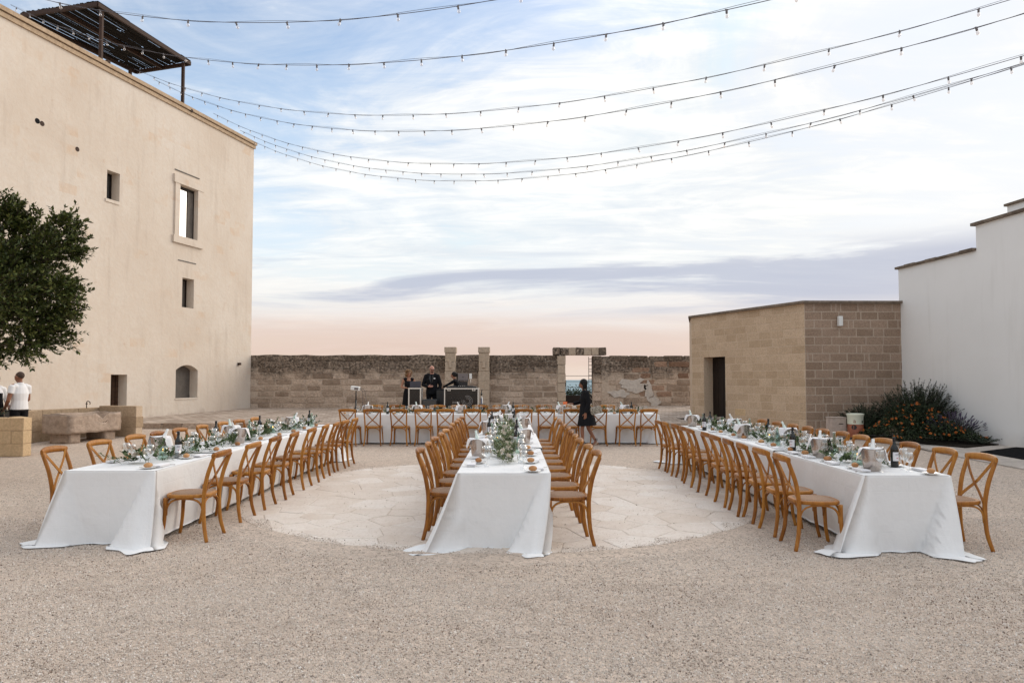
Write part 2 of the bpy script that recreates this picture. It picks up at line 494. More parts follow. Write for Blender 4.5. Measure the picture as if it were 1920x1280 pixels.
M_SEA = mat('hazy_sea', None, col=(0.16, 0.25, 0.28), rough=0.5, spec=0.3)

def f_wood(t, bs):
    P = opos(t)
    x, y, z = t.xyz(P)
    r = orand(t)
    off = t.comb(t.math('MULTIPLY', r, 9.0), t.math('MULTIPLY', r, 5.0), 0.0)
    v = t.add('ShaderNodeVectorMath', {0: t.comb(t.math('MULTIPLY', x, 6.0), t.math('MULTIPLY', y, 6.0), t.math('MULTIPLY', z, 1.2)), 1: off}, operation='ADD').outputs[0]
    n = t.noise(v, 6.0, 6, 0.65, 0.5).outputs[0]
    k = t.math('ADD', t.math('MULTIPLY', n, 0.75), t.math('MULTIPLY', r, 0.25))
    c = t.ramp(k, [(0.28, (0.165, 0.052, 0.007)), (0.5, (0.335, 0.127, 0.018)), (0.78, (0.48, 0.222, 0.042))])
    setc(t, bs, c)
    bump(t, bs, n, 0.15, 0.002)
M_WOOD = mat('honey_oak', f_wood, rough=0.40, spec=0.30)
def f_cane(t, bs):
    P = opos(t)
    x, y, z = t.xyz(P)
    a = t.math('SINE', t.math('MULTIPLY', x, 420.0))
    b = t.math('SINE', t.math('MULTIPLY', y, 420.0))
    k = t.math('MULTIPLY', a, b)
    c = t.ramp(t.math('ADD', t.math('MULTIPLY', k, 0.5), 0.5), [(0.1, (0.17, 0.095, 0.055)), (0.6, (0.36, 0.23, 0.15)), (1.0, (0.46, 0.32, 0.22))])
    c = t.mix(t.math('MULTIPLY', orand(t), 0.35), c, (0.20, 0.11, 0.065))
    setc(t, bs, c)
    bump(t, bs, k, 0.5, 0.002)
M_CANE = mat('woven_cane', f_cane, rough=0.7, spec=0.25)
def f_cloth(t, bs):
    P = opos(t)
    x, y, z = t.xyz(P)
    n = t.noise(P, 2.2, 5, 0.6).outputs[0]
    fine = t.noise(P, 60.0, 3, 0.6).outputs[0]
    # pressed fold lines every half metre
    def crease(v, per, off):
        q = t.math('ABSOLUTE', t.math('SUBTRACT', t.math('FRACT', t.math('DIVIDE', t.math('ADD', v, off), per)), 0.5))
        return t.ramp(q, [(0.0, 0.0), (0.012, 1.0)])
    cr = t.math('MULTIPLY', t.math('MULTIPLY', crease(x, 0.47, 0.235), crease(z, 0.39, 0.0)), crease(y, 0.62, 0.1))
    h = t.math('ADD', t.math('ADD', t.math('MULTIPLY', n, 3.0), t.math('MULTIPLY', cr, 0.12)), t.math('MULTIPLY', fine, 0.12))
    wr = t.math('ABSOLUTE', t.math('SUBTRACT', t.noise(t.comb(t.math('MULTIPLY', x, 1.6), t.math('MULTIPLY', y, 1.6), z), 1.7, 3, 0.5, 0.8).outputs[0], 0.5))
    h = t.math('ADD', h, t.math('MULTIPLY', t.ramp(wr, [(0.0, 0.0), (0.10, 0.6), (0.3, 1.0)]), 0.32))
    bump(t, bs, h, 0.50, 0.014)
    setc(t, bs, t.ramp(n, [(0.3, (0.765, 0.765, 0.76)), (0.7, (0.80, 0.80, 0.795))]))
M_CLOTH = mat('white_cotton', f_cloth, rough=0.9, spec=0.12)
M_NAPKIN = mat('white_napkin_linen', None, col=(0.80, 0.79, 0.80), rough=0.9, spec=0.1)
M_CHINA = mat('white_china', None, col=(0.80, 0.80, 0.79), rough=0.18)
M_STEEL = mat('polished_steel', None, col=(0.50, 0.44, 0.40), rough=0.24, metal=1.0)
M_SILVER = mat('silver_cutlery', None, col=(0.72, 0.70, 0.68), rough=0.15, metal=1.0)
M_BOTTLE = mat('dark_bottle_glass', None, col=(0.008, 0.009, 0.008), rough=0.08)
M_FOIL = mat('black_foil', None, col=(0.012, 0.012, 0.014), rough=0.35)
M_PALEBOTTLE = mat('pale_green_bottle_glass', None, col=(0.55, 0.63, 0.58), rough=0.1)
M_LABEL = mat('paper_label', None, col=(0.72, 0.71, 0.73), rough=0.7)
M_LABELRED = mat('label_red_print', None, col=(0.45, 0.06, 0.07), rough=0.7)
M_LABELGREY = mat('label_grey_print', None, col=(0.16, 0.15, 0.20), rough=0.7)
def f_bread(t, bs):
    P = opos(t)
    n = t.noise(P, 14.0, 4, 0.6).outputs[0]
    x, y, z = t.xyz(P)
    c = t.ramp(t.math('ADD', t.math('MULTIPLY', n, 0.6), t.math('MULTIPLY', orand(t), 0.35)), [(0.2, (0.30, 0.115, 0.035)), (0.55, (0.47, 0.235, 0.09)), (0.9, (0.62, 0.40, 0.21))])
    setc(t, bs, c)
    bump(t, bs, t.noise(P, 60, 3, 0.6).outputs[0], 0.3, 0.003)
M_BREAD = mat('bread_crust', f_bread, rough=0.65)
def glassmat(name, tint, refl=1.0, base=0.03):
    m = bpy.data.materials.new(name)
    m.use_nodes = True
    t = NT(m.node_tree)
    tr = t.add('ShaderNodeBsdfTransparent', {'Color': (*tint, 1)})
    gl = t.add('ShaderNodeBsdfGlossy', {'Color': (1, 1, 1, 1), 'Roughness': 0.03})
    lw = t.add('ShaderNodeLayerWeight', {'Blend': 0.28})
    f = t.math('ADD', t.math('MULTIPLY', lw.outputs['Facing'], 0.55*refl), base, clamp=True)
    mx = t.add('ShaderNodeMixShader', {0: f, 1: tr.outputs[0], 2: gl.outputs[0]})
    t.add('ShaderNodeOutputMaterial', {'Surface': mx.outputs[0]})
    return m
M_GLASS = glassmat('clear_glass', (0.95, 0.96, 0.96), 1.5, 0.07)
M_GLASSG = glassmat('greenish_glass', (0.80, 0.88, 0.84))
M_PANE = mat('window_pane', None, col=(0.62, 0.61, 0.60), rough=0.03, metal=1.0)
M_WAX = mat('candle_wax', None, col=(0.72, 0.74, 0.60), rough=0.5)
M_FLAME = bpy.data.materials.new('candle_flame'); M_FLAME.use_nodes = True
_t = NT(M_FLAME.node_tree)
_t.add('ShaderNodeOutputMaterial', {'Surface': _t.add('ShaderNodeEmission', {'Color': (1.0, 0.42, 0.08, 1), 'Strength': 6.0}).outputs[0]})
def leaf_fn(c0, c1, c2):
    def f(t, bs):
        P = gpos(t)
        n = t.noise(P, 16.0, 3, 0.6).outputs[0]
        isl = t.add('ShaderNodeNewGeometry').outputs['Random Per Island']
        k = t.math('ADD', t.math('MULTIPLY', n, 0.45), t.math('MULTIPLY', isl, 0.6))
        setc(t, bs, t.ramp(k, [(0.2, c0), (0.55, c1), (0.9, c2)]))
    return f
M_OLIVE = mat('olive_and_eucalyptus_leaf', leaf_fn((0.026, 0.045, 0.018), (0.075, 0.11, 0.048), (0.18, 0.22, 0.105)), rough=0.75, spec=0.15)
M_OLIVEPALE = mat('pale_olive_leaf', leaf_fn((0.05, 0.07, 0.03), (0.14, 0.17, 0.085), (0.32, 0.345, 0.20)), rough=0.75, spec=0.15)
M_TREELEAF = mat('carob_leaf', leaf_fn((0.020, 0.032, 0.008), (0.065, 0.088, 0.020), (0.175, 0.19, 0.05)), rough=0.5, spec=0.35)
M_ROSEM = mat('rosemary_needle', leaf_fn((0.012, 0.02, 0.010), (0.028, 0.042, 0.022), (0.06, 0.08, 0.045)), rough=0.6, spec=0.2)
M_LANTLEAF = mat('lantana_leaf', leaf_fn((0.010, 0.018, 0.008), (0.022, 0.035, 0.013), (0.045, 0.06, 0.022)), rough=0.6, spec=0.2)
M_LAVLEAF = mat('lavender_leaf', leaf_fn((0.03, 0.045, 0.03), (0.06, 0.08, 0.055), (0.11, 0.13, 0.09)), rough=0.65, spec=0.2)
M_LAVFL = mat('lavender_spike', None, col=(0.07, 0.05, 0.09), rough=0.8)
M_ORANGE = mat('orange_blossom', leaf_fn((0.30, 0.05, 0.006), (0.46, 0.10, 0.010), (0.58, 0.20, 0.02)), rough=0.6)
M_ROSE = mat('cream_rose_petal', leaf_fn((0.62, 0.50, 0.42), (0.74, 0.68, 0.58), (0.78, 0.76, 0.70)), rough=0.6)
M_BARK = mat('grey_bark', stone_fn((0.07, 0.05, 0.038), (0.15, 0.12, 0.095), None, 9.0, 0.2, 1.0), rough=0.95, spec=0.1)
M_SOIL = mat('dark_soil', stone_fn((0.022, 0.018, 0.014), (0.05, 0.042, 0.034), None, 20.0, 0.0, 0.9), rough=0.98, spec=0.05)
M_RUST = mat('rusty_brown_steel', stone_fn((0.035, 0.017, 0.010), (0.075, 0.036, 0.022), None, 14.0, 0.2, 0.2), rough=0.7, spec=0.3)
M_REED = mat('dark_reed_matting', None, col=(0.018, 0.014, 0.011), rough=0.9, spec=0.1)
M_IRON = mat('black_iron', None, col=(0.018, 0.015, 0.014), rough=0.6)
M_BROWNDOOR = mat('dark_brown_wood', stone_fn((0.012, 0.007, 0.005), (0.024, 0.014, 0.010), None, 6.0, 0.3, 0.2), rough=0.6, spec=0.3)
M_OLDDOOR = mat('old_brown_planks', stone_fn((0.05, 0.025, 0.014), (0.10, 0.055, 0.033), None, 7.0, 0.5, 0.4), rough=0.8, spec=0.2)
M_SHUTTER = mat('grey_shutter_board', stone_fn((0.12, 0.105, 0.09), (0.16, 0.14, 0.125), None, 5.0, 0.1, 0.1), rough=0.7, spec=0.3)
M_CABLE = mat('black_cable', None, col=(0.075, 0.068, 0.08), rough=0.6)
M_SOCKET = mat('grey_lamp_socket', None, col=(0.13, 0.12, 0.125), rough=0.5)
M_BULB = glassmat('frosted_bulb_glass', (0.90, 0.86, 0.84), 0.9, 0.12)
M_BLACK = mat('black_fabric', None, col=(0.009, 0.009, 0.011), rough=0.85, spec=0.15)
M_BLACKPL = mat('black_plastic', None, col=(0.012, 0.012, 0.013), rough=0.4)
M_CASEPANEL = mat('black_case_panel', None, col=(0.010, 0.009, 0.008), rough=0.22)
M_ALU = mat('brushed_aluminium', None, col=(0.74, 0.70, 0.64), rough=0.4, metal=0.7)
M_LAPTOP = mat('space_grey_laptop', None, col=(0.17, 0.145, 0.14), rough=0.4, metal=0.4)
M_LAPTOPD = mat('dark_laptop', None, col=(0.05, 0.045, 0.055), rough=0.4, metal=0.3)
M_WHITEPL = mat('white_plastic', None, col=(0.72, 0.72, 0.70), rough=0.45)
M_SHIRT = mat('white_polo_cotton', None, col=(0.76, 0.76, 0.77), rough=0.9, spec=0.1)
def skinm(n, c): return mat(n, None, col=c, rough=0.5, spec=0.3)
M_SKIN = skinm('tanned_skin', (0.36, 0.17, 0.105))
M_SKIND = skinm('deep_tanned_skin', (0.24, 0.105, 0.062))
M_SKINP = skinm('pink_skin', (0.46, 0.225, 0.165))
M_HAIRD = mat('dark_hair', None, col=(0.010, 0.008, 0.007), rough=0.6, spec=0.2)
M_HAIRB = mat('blond_curly_hair', leaf_fn((0.13, 0.065, 0.028), (0.26, 0.14, 0.06), (0.42, 0.26, 0.13)), rough=0.5)
M_TERRA = mat('terracotta_glaze', stone_fn((0.27, 0.085, 0.045), (0.33, 0.115, 0.06), None, 12.0, 0.1, 0.1), rough=0.5, spec=0.3)
M_CREAMGL = mat('cream_glaze', None, col=(0.62, 0.64, 0.52), rough=0.4)
M_PALEBOX = mat('pale_crate_board', stone_fn((0.42, 0.34, 0.29), (0.50, 0.42, 0.37), None, 8.0, 0.1, 0.1), rough=0.8, spec=0.2)
M_MAT = mat('black_coir_mat', stone_fn((0.010, 0.010, 0.011), (0.022, 0.021, 0.022), None, 60.0, 0.0, 0.8), rough=0.98, spec=0.05)
M_GREY = mat('dark_grey_metal', None, col=(0.05, 0.048, 0.045), rough=0.6)
M_SUEDE = mat('beige_suede', None, col=(0.36, 0.27, 0.20), rough=0.8)
def f_snake(t, bs):
    v = t.add('ShaderNodeTexVoronoi', {'Vector': opos(t), 'Scale': 70.0})
    setc(t, bs, t.ramp(t.xyz(v.outputs['Color'])[0], [(0.2, (0.10, 0.085, 0.065)), (0.6, (0.36, 0.32, 0.25)), (0.9, (0.52, 0.48, 0.40))]))
M_SNAKE = mat('snakeskin_leather', f_snake, rough=0.45)
M_BLUE = mat('blue_bottle_wrap', None, col=(0.02, 0.05, 0.22), rough=0.3)
M_ORANGEPL = mat('orange_paper', None, col=(0.70, 0.14, 0.03), rough=0.6)
M_LOGO = mat('grey_logo_print', None, col=(0.36, 0.34, 0.32), rough=0.5)
M_LOGOF = mat('faint_logo_print', None, col=(0.035, 0.032, 0.03), rough=0.4)
# ------------------------------------------------------------------ ground
def sstep(a, b, x):
    q = min(1, max(0, (x-a)/(b-a)))
    return q*q*(3-2*q)
TY = 21.8                                   # front edge of the raised terrace
def gh(x, y):                               # gravel level
    g = 0.08*sstep(15.5, 21.5, y)
    if x > 8.5:
        g = max(g, 0.15*sstep(12.0, 19.6, y)*sstep(8.5, 9.6, x))
    return g
def th(x, y):                               # terrace level
    return 0.25+0.0195*(y-TY)+0.10*sstep(2.0, 7.0, x)*sstep(TY, 24, y)
def sheet(name, xs, ys, fz, m, kind='structure'):
    b = MB()
    for y in ys:
        for x in xs:
            b.v.append(Vector((x, y, fz(x, y))))
    n = len(xs)
    for j in range(len(ys)-1):
        for i in range(n-1):
            b.face((j*n+i, j*n+i+1, (j+1)*n+i+1, (j+1)*n+i), 0, True)
    o = b.build(name, m)
    o['kind'] = kind
    return o
def frange(a, b, n): return [a+(b-a)*i/(n-1) for i in range(n)]
sheet('gravel_ground', [-70, -40, -25]+frange(-18, 18, 37)+[25, 40, 70], [-60, -25, -10, -3]+frange(0, 24, 49)+[30.2], lambda x, y: gh(x, y)+0.002*noise.noise(Vector((x*1.3, y*1.3, 0))) if 0 < y < 24 else gh(x, y), M_GRAVEL)
sheet('terrace_paving', [-30]+frange(-15, 9, 25)+[30], frange(TY, 33, 13), th, M_TERRACE)
sheet('outer_ground', [-90, -30, 0, 30, 90], [32.95, 40, 48], lambda x, y: 0.44 if y < 41 else -2.0, M_SLAB)
# land falling away, then the plain and the sea to the horizon
sheet('distant_plain', [-9000, -600, -90, 0, 90, 600, 9000], [47.5, 120, 500, 1500], lambda x, y: -2.6-30*sstep(47, 600, y), mat('plain_scrub', leaf_fn((0.10, 0.13, 0.10), (0.14, 0.17, 0.14), (0.18, 0.20, 0.17)), rough=0.95))
sheet('sea', [-40000, 0, 40000], [1450, 6000, 50000], lambda x, y: -33.0, M_SEA)
# riser stones along the terrace edge
rise = struct(MB().build('terrace_riser', M_OLDMORTAR))
rb = MB(); rb.box((-3.3, TY+0.2, 0.05), (21.0, 0.36, 0.32))
rise.data = rb.mesh('terrace_riser', M_OLDMORTAR)

def block_variant(rough, seed, bev=0.035):
    rnd = random.Random(seed)
    bm = bmesh.new()
    bmesh.ops.create_cube(bm, size=1)
    bmesh.ops.bevel(bm, geom=bm.edges[:], offset=bev, segments=1, affect='EDGES')
    for v in bm.verts:
        v.co += Vector((rnd.uniform(-1, 1)*rough, rnd.uniform(-1, 1)*rough, rnd.uniform(-1, 1)*rough))
    me = bpy.data.meshes.new('stone')
    bm.to_mesh(me); bm.free()
    return me
def variants(m, rough, n=5, bev=0.035, seed=0):
    out = []
    for i in range(n):
        me = block_variant(rough, seed+i, bev)
        me.materials.append(m)
        out.append(me)
    return out
def place(name, me, parent, loc, dims, rz=0.0, tilt=(0, 0)):
    o = bpy.data.objects.new(name, me)
    COL.objects.link(o)
    o.location = loc
    o.scale = dims
    o.rotation_euler = (tilt[0], tilt[1], rz)
    o.parent = parent
    return o
V_OLD = variants(M_OLDSTONE, 0.035, 6, 0.06, 10)
V_RED = variants(M_REDSTONE, 0.09, 4, 0.10, 20)
V_TUFO = variants(M_TUFO, 0.006, 4, 0.03, 30)
V_TUFOSHADE = variants(M_TUFOSHADE, 0.008, 4, 0.03, 40)
V_SLAB = variants(M_SLAB, 0.006, 4, 0.02, 50)
V_PLANT = variants(M_PLANTER, 0.008, 4, 0.025, 60)
V_PIER = variants(M_PIER, 0.006, 3, 0.03, 65)
rn = random.Random(3)
x = -13.4
while x < 7.0:
    L = rn.uniform(0.6, 1.15)
    place('riser_stone', rn.choice(V_OLD), rise, (x+L/2, TY+0.09, 0.135), (L-0.02, 0.20, 0.25))
    x += L

# ------------------------------------------------------------------ round plaza of irregular flagstones
PC, PR = Vector((-0.15, 10.1)), 3.66
plaza = struct(MB().build('stone_circle', M_GRAVEL), 'round plaza of pale irregular flagstones set flush in the gravel')
pb = MB()
pb.v = [Vector((PC.x+PR*math.cos(2*PI*i/64), PC.y+PR*math.sin(2*PI*i/64), 0.006)) for i in range(64)]
pb.face(range(64))
plaza.data = pb.mesh('stone_circle', mat('sandy_joint', stone_fn((0.52, 0.435, 0.36), (0.64, 0.56, 0.485), None, 30, 0.0, 0.8), rough=0.95))
pts = []
rn = random.Random(11)
for i in range(5200):
    q, r_ = rn.uniform(0, 2*PI), PR*math.sqrt(rn.random())
    p = PC+Vector((r_*math.cos(q), r_*math.sin(q)))
    md = .40+.22*noise.noise(Vector((p.x*.7, p.y*.7, 4)))
    if all((p-o).length > md for o in pts): pts.append(p)
def clip(poly, p, nrm):
    out = []
    for i in range(len(poly)):
        a, b = poly[i], poly[(i+1) % len(poly)]
        da, db = (a-p).dot(nrm), (b-p).dot(nrm)
        if da <= 0: out.append(a)
        if da*db < 0: out.append(a+(b-a)*(da/(da-db)))
    return out
for i, p in enumerate(pts):
    poly = [PC+Vector((PR*0.99*math.cos(2*PI*j/40), PR*0.99*math.sin(2*PI*j/40))) for j in range(40)]
    for j, q in enumerate(pts):
        d = q-p
        if j != i and d.length < 2.2:
            poly = clip(poly, p+d*0.5, d)
            if len(poly) < 3: break
    if len(poly) < 3: continue
    # shrink for the joint and roughen the edge
    c = sum(poly, Vector((0, 0)))/len(poly)
    fine = []
    for a, b in zip(poly, poly[1:]+poly[:1]):
        m_ = max(1, int((b-a).length/0.14))
        for s_ in range(m_):
            v = a+(b-a)*(s_/m_)
            dv = v-c
            if dv.length < 1e-4: continue
            ns = noise.noise(Vector((v.x*5, v.y*5, i*3.1)))
            fine.append(v - dv.normalized()*(0.003+0.007*abs(ns)) + Vector((noise.noise(Vector((v.x*9, v.y*9, i))), noise.noise(Vector((v.x*9, v.y*9, i+50)))))*0.008)
    if len(fine) < 3: continue
    b = MB(); n_ = len(fine)
    tz = 0.012+rn.uniform(-0.0015, 0.0015)
    tx, ty_ = rn.uniform(-0.004, 0.004), rn.uniform(-0.004, 0.004)
    zt = [tz+(v-c).x*tx+(v-c).y*ty_ for v in fine]
    for v in fine: b.v.append(Vector((v.x-c.x, v.y-c.y, 0.0)))
    for v, z_ in zip(fine, zt): b.v.append(Vector((v.x-c.x, v.y-c.y, z_-0.004)))
    for v, z_ in zip(fine, zt):
        w_ = (v-c)*0.97
        b.v.append(Vector((w_.x, w_.y, z_)))
    for j in range(n_):
        j2 = (j+1) % n_
        b.face((j, j2, n_+j2, n_+j)); b.face((n_+j, n_+j2, 2*n_+j2, 2*n_+j))
    b.face([2*n_+j for j in range(n_)])
    b.build('flagstone', M_FLAG, plaza, (c.x, c.y, 0.0))

apr = MB(); NA = 120
for i in range(NA):
    q = 2*PI*i/NA; c_, s_ = math.cos(q), math.sin(q)
    n1_ = noise.noise(Vector((c_*4, s_*4, 2)))+.6*noise.noise(Vector((c_*13, s_*13, 5)))
    for (r_, z_) in ((PR-.10+.13*n1_, .0075), (PR-.03+.12*n1_, .0150), (PR+.06+.06*n1_, .0110), (PR+.34, .0)): apr.v.append(Vector((PC.x+r_*c_, PC.y+r_*s_, z_)))
for i in range(NA):
    j = (i+1) % NA
    for k in range(3): apr.face((i*4+k, i*4+k+1, j*4+k+1, j*4+k), 0, True)
apr.build('gravel_edge', M_GRAVEL, plaza)
# grey slabs on the right, towards the white building
pav = struct(MB().build('slab_path', M_SOIL), 'strip of pale grey slabs along the foot of the white building')
pvb = MB()
for yy in range(2, 20): pass
def pv(x, y): return gh(x, y)+0.006
ys = frange(2, 19.5, 24)
for y in ys:
    for x in (9.35, 10.2, 11.2, 13.4): pvb.v.append(Vector((x, y, pv(x, y))))
for j in range(len(ys)-1):
    for i in range(3): pvb.face((j*4+i, j*4+i+1, j*4+5+i, j*4+4+i))
pav.data = pvb.mesh('slab_path', M_SLAB)
rn = random.Random(5)
y = 8.6
while y < 18.8:
    D = rn.uniform(0.55, 0.8)
    x = 9.36
    while x < 12.6:
        L = rn.uniform(0.7, 1.25)
        place('paving_slab', rn.choice(V_SLAB), pav, (x+L/2, y+D/2, gh(x+L/2, y+D/2)+0.004+rn.uniform(-0.002, 0.004)), (L-0.015, D-0.015, 0.03), 0, (math.atan2(gh(11, y+D)-gh(11, y), D), 0))
        x += L
    y += D

# ------------------------------------------------------------------ plastered tower on the left
FC = Vector((-11.48, 30.0)); FD = Vector((-0.2574, -0.9663)); FN = Vector((0.9663, -0.2574))
FTOP = 12.05
def fp(u, w, z):
    p = FC+FD*u+FN*w
    return Vector((p.x, p.y, z))
def fac(px, py):
    r = ray(px, py)
    t = (FC.x*FN.x+FC.y*FN.y)/(r.x*FN.x+r.y*FN.y)
    p = Vector((0, 0, CAMH))+r*t
    return (Vector((p.x, p.y))-FC).dot(FD), p.z
def frect(x0, y0, x1, y1):
    """image corners of an opening -> u0,u1,z0,z1 on the wall plane"""
    ua, za = fac(x0, y0); ub, zb = fac(x1, y1)
    _, zc_ = fac(x0, y1); _, zd = fac(x1, y0)
    return min(ua, ub), max(ua, ub), 0.5*(zb+zb), 0.5*(za+za)
tower = thing('plastered_tower', 'tall cream plastered building with small deep windows and roof pergola', 'building', (FC.x, FC.y, 0))
def fl(u, w, z): return fp(u, w, z)-Vector((FC.x, FC.y, 0))
ULEN = 32.0
winA = frect(201, 321, 224, 373); winB = frect(336, 352, 368, 445); winC = frect(342, 523, 363, 576)
winD = frect(330, 681, 370, 745); door = frect(208, 702, 237, 772)
def hole_fix(r, z1, z0): return (r[0], r[1], z0, z1)
_, zt = fac(212, 322); _, zb_ = fac(212, 376); winA = hole_fix(winA, zt, zb_)
_, zt = fac(352, 352); _, zb_ = fac(352, 446); winB = hole_fix(winB, zt, zb_)
_, zt = fac(352, 522); _, zb_ = fac(352, 577); winC = hole_fix(winC, zt, zb_)
_, zt = fac(350, 684); _, zb_ = fac(350, 746); winD = hole_fix(winD, zt, zb_)
_, zt = fac(222, 702); door = hole_fix(door, zt, 0.30)
holes = [winA, winB, winC, winD, door]
def wall_with_holes(b, us, zs, holes, P, mat_=0):
    us = sorted(set(round(v, 4) for v in us)); zs = sorted(set(round(v, 4) for v in zs))
    for a0, a1 in zip(us, us[1:]):
        for z0, z1 in zip(zs, zs[1:]):
            uc, zc2 = (a0+a1)/2, (z0+z1)/2
            if any(h[0] < uc < h[1] and h[2] < zc2 < h[3] for h in holes): continue
            b.poly([P(a1, z0), P(a0, z0), P(a0, z1), P(a1, z1)], mat_)
b = MB()
us = [0, ULEN]+[h[i] for h in holes for i in (0, 1)]
zs = [-0.2, FTOP]+[h[i] for h in holes for i in (2, 3)]
wall_with_holes(b, us, zs, holes, lambda u, z: fl(u, 0, z))
for h in holes:                               # reveals
    d = -0.42
    u0, u1, z0, z1 = h
    b.poly([fl(u0, 0, z0), fl(u0, 0, z1), fl(u0, d, z1), fl(u0, d, z0)])
    b.poly([fl(u1, 0, z1), fl(u1, 0, z0), fl(u1, d, z0), fl(u1, d, z1)])
    b.poly([fl(u1, 0, z0), fl(u0, 0, z0), fl(u0, d, z0), fl(u1, d, z0)])
    b.poly([fl(u0, 0, z1), fl(u1, 0, z1), fl(u1, d, z1), fl(u0, d, z1)])
W = -11.0
b.poly([fl(0, 0, -0.2), fl(0, W, -0.2), fl(0, W, FTOP), fl(0, 0, FTOP)])
b.poly([fl(ULEN, W, -0.2), fl(ULEN, 0, -0.2), fl(ULEN, 0, FTOP), fl(ULEN, W, FTOP)])
b.poly([fl(0, W, -0.2), fl(ULEN, W, -0.2), fl(ULEN, W, FTOP), fl(0, W, FTOP)])
b.poly([fl(0, -0.35, FTOP-0.9), fl(0, W, FTOP-0.9), fl(ULEN, W, FTOP-0.9), fl(ULEN, -0.35, FTOP-0.9)])
b.poly([fl(0, -0.35, FTOP), fl(0, -0.35, FTOP-0.9), fl(ULEN, -0.35, FTOP-0.9), fl(ULEN, -0.35, FTOP)])
wallo = b.build('wall', M_PLASTER, tower)
def fbox(b, u0, u1, w0, w1, z0, z1, mat_=0):
    P = [fl(u, w_, z) for u in (u0, u1) for w_ in (w0, w1) for z in (z0, z1)]
    k0 = len(b.v); b.v += P
    for f in [(0,1,3,2), (4,6,7,5), (0,4,5,1), (2,3,7,6), (0,2,6,4), (1,5,7,3)]:
        b.face([k0+i for i in f], mat_)
M_CORN = mat('sandy_cornice_stone', stone_fn((0.45, 0.33, 0.22), (0.56, 0.44, 0.32), None, 8.0, 0.3, 0.3), rough=0.9, spec=0.1)
b = MB()
fbox(b, -0.10, ULEN, -0.36, 0.10, FTOP+0.002, FTOP+0.13)
fbox(b, -0.06, ULEN, 0.002, 0.055, FTOP-0.16, FTOP-0.03)
b.build('cornice', M_CORN, tower)
def window(h, sill=False, frame=None):
    u0, u1, z0, z1 = h
    wn = thing('window', '', '', (0, 0, 0)); del wn['label']; del wn['category']
    wn.parent = tower
    return wn
# window A and C: dark glass in thin frames
for h in (winA, winC):
    wn = window(h)
    u0, u1, z0, z1 = h
    b = MB(); fbox(b, u0-0.02, u1+0.02, -0.41, -0.38, z0-0.02, z1+0.02); b.build('pane', M_SHUTTER if h is winC else M_GREY, wn)
    b = MB()
    for (a0, a1, c0, c1) in ((u0, u0+0.05, z0, z1), (u1-0.05, u1, z0, z1), (u0+0.05, u1-0.05, z0, z0+0.05), (u0+0.05, u1-0.05, z1-0.05, z1)):
        fbox(b, a0, a1, -0.379, -0.34, c0, c1)
    b.build('frame', M_BROWNDOOR, wn)
    if h is winA:
        b = MB(); fbox(b, u0+0.0, u1+0.06, -0.30, 0.03, z0-0.10, z0+0.004); b.build('sill', M_PLASTER, wn)
# window B: stone surround, glass that mirrors the bright sky, half closed shutter
u0, u1, z0, z1 = winB
wn = window(winB)
b = MB(); fbox(b, u0-0.02, u1+0.02, -0.21, -0.18, z0-0.02, z1+0.02); b.build('pane', M_PANE, wn)
b = MB(); fbox(b, u0+0.03, u0+(u1-u0)*0.34, -0.178, -0.15, z0+0.02, z1-0.10); b.build('shutter', M_SHUTTER, wn)
b = MB(); fbox(b, u0, u1, -0.175, -0.135, z1-0.098, z1-0.002); fbox(b, u0+0.001, u0+0.028, -0.175, -0.13, z0, z1-0.10); b.build('frame', M_BROWNDOOR, wn)
b = MB(); e = 0.24
fbox(b, u0-e, u0-0.002, 0.002, 0.06, z0-0.02, z1+0.02); fbox(b, u1+0.002, u1+e, 0.002, 0.06, z0-0.02, z1+0.02)
fbox(b, u0-e-0.07, u1+e+0.07, 0.002, 0.08, z1+0.022, z1+0.34); fbox(b, u0-e-0.09, u1+e+0.07, 0.002, 0.085, z0-0.30, z0-0.022)
b.build('surround', M_PLASTER, wn)
b = MB(); fbox(b, u0-0.1, u1+0.25, 0.004, 0.03, z1+0.50, z1+0.53); b.build('crack', M_GREY, wn)
b = MB(); fbox(b, u0+0.0, u1-0.0, 0.003, 0.02, z0-0.95, z0-0.92); b.build('crack', M_GREY, wn)
# window D: flat arch on top, grey board inside
u0, u1, z0, z1 = winD
wn = window(winD)
b = MB(); fbox(b, u0-0.02, u1+0.02, -0.41, -0.37, z0-0.02, z1+0.02); b.build('board', M_SHUTTER, wn)
b = MB(); n_ = 12; uc = (u0+u1)/2; hw = (u1-u0)/2; rise_ = 0.20
for i in range(n_):
    a0 = u0+(u1-u0)*i/n_; a1 = u0+(u1-u0)*(i+1)/n_
    q0 = z1-rise_*((a0-uc)/hw)**2; q1 = z1-rise_*((a1-uc)/hw)**2
    b.poly([fl(a1, 0.0, q1), fl(a0, 0.0, q0), fl(a0, 0, z1), fl(a1, 0, z1)])
    b.poly([fl(a0, 0, q0), fl(a1, 0, q1), fl(a1, -0.36, q1), fl(a0, -0.36, q0)])
b.build('arch', M_PLASTER, wn)
b = MB(); fbox(b, u0-0.03, u1+0.03, -0.3, 0.02, z0-0.05, z0+0.003); b.build('sill', M_PLASTER, wn)
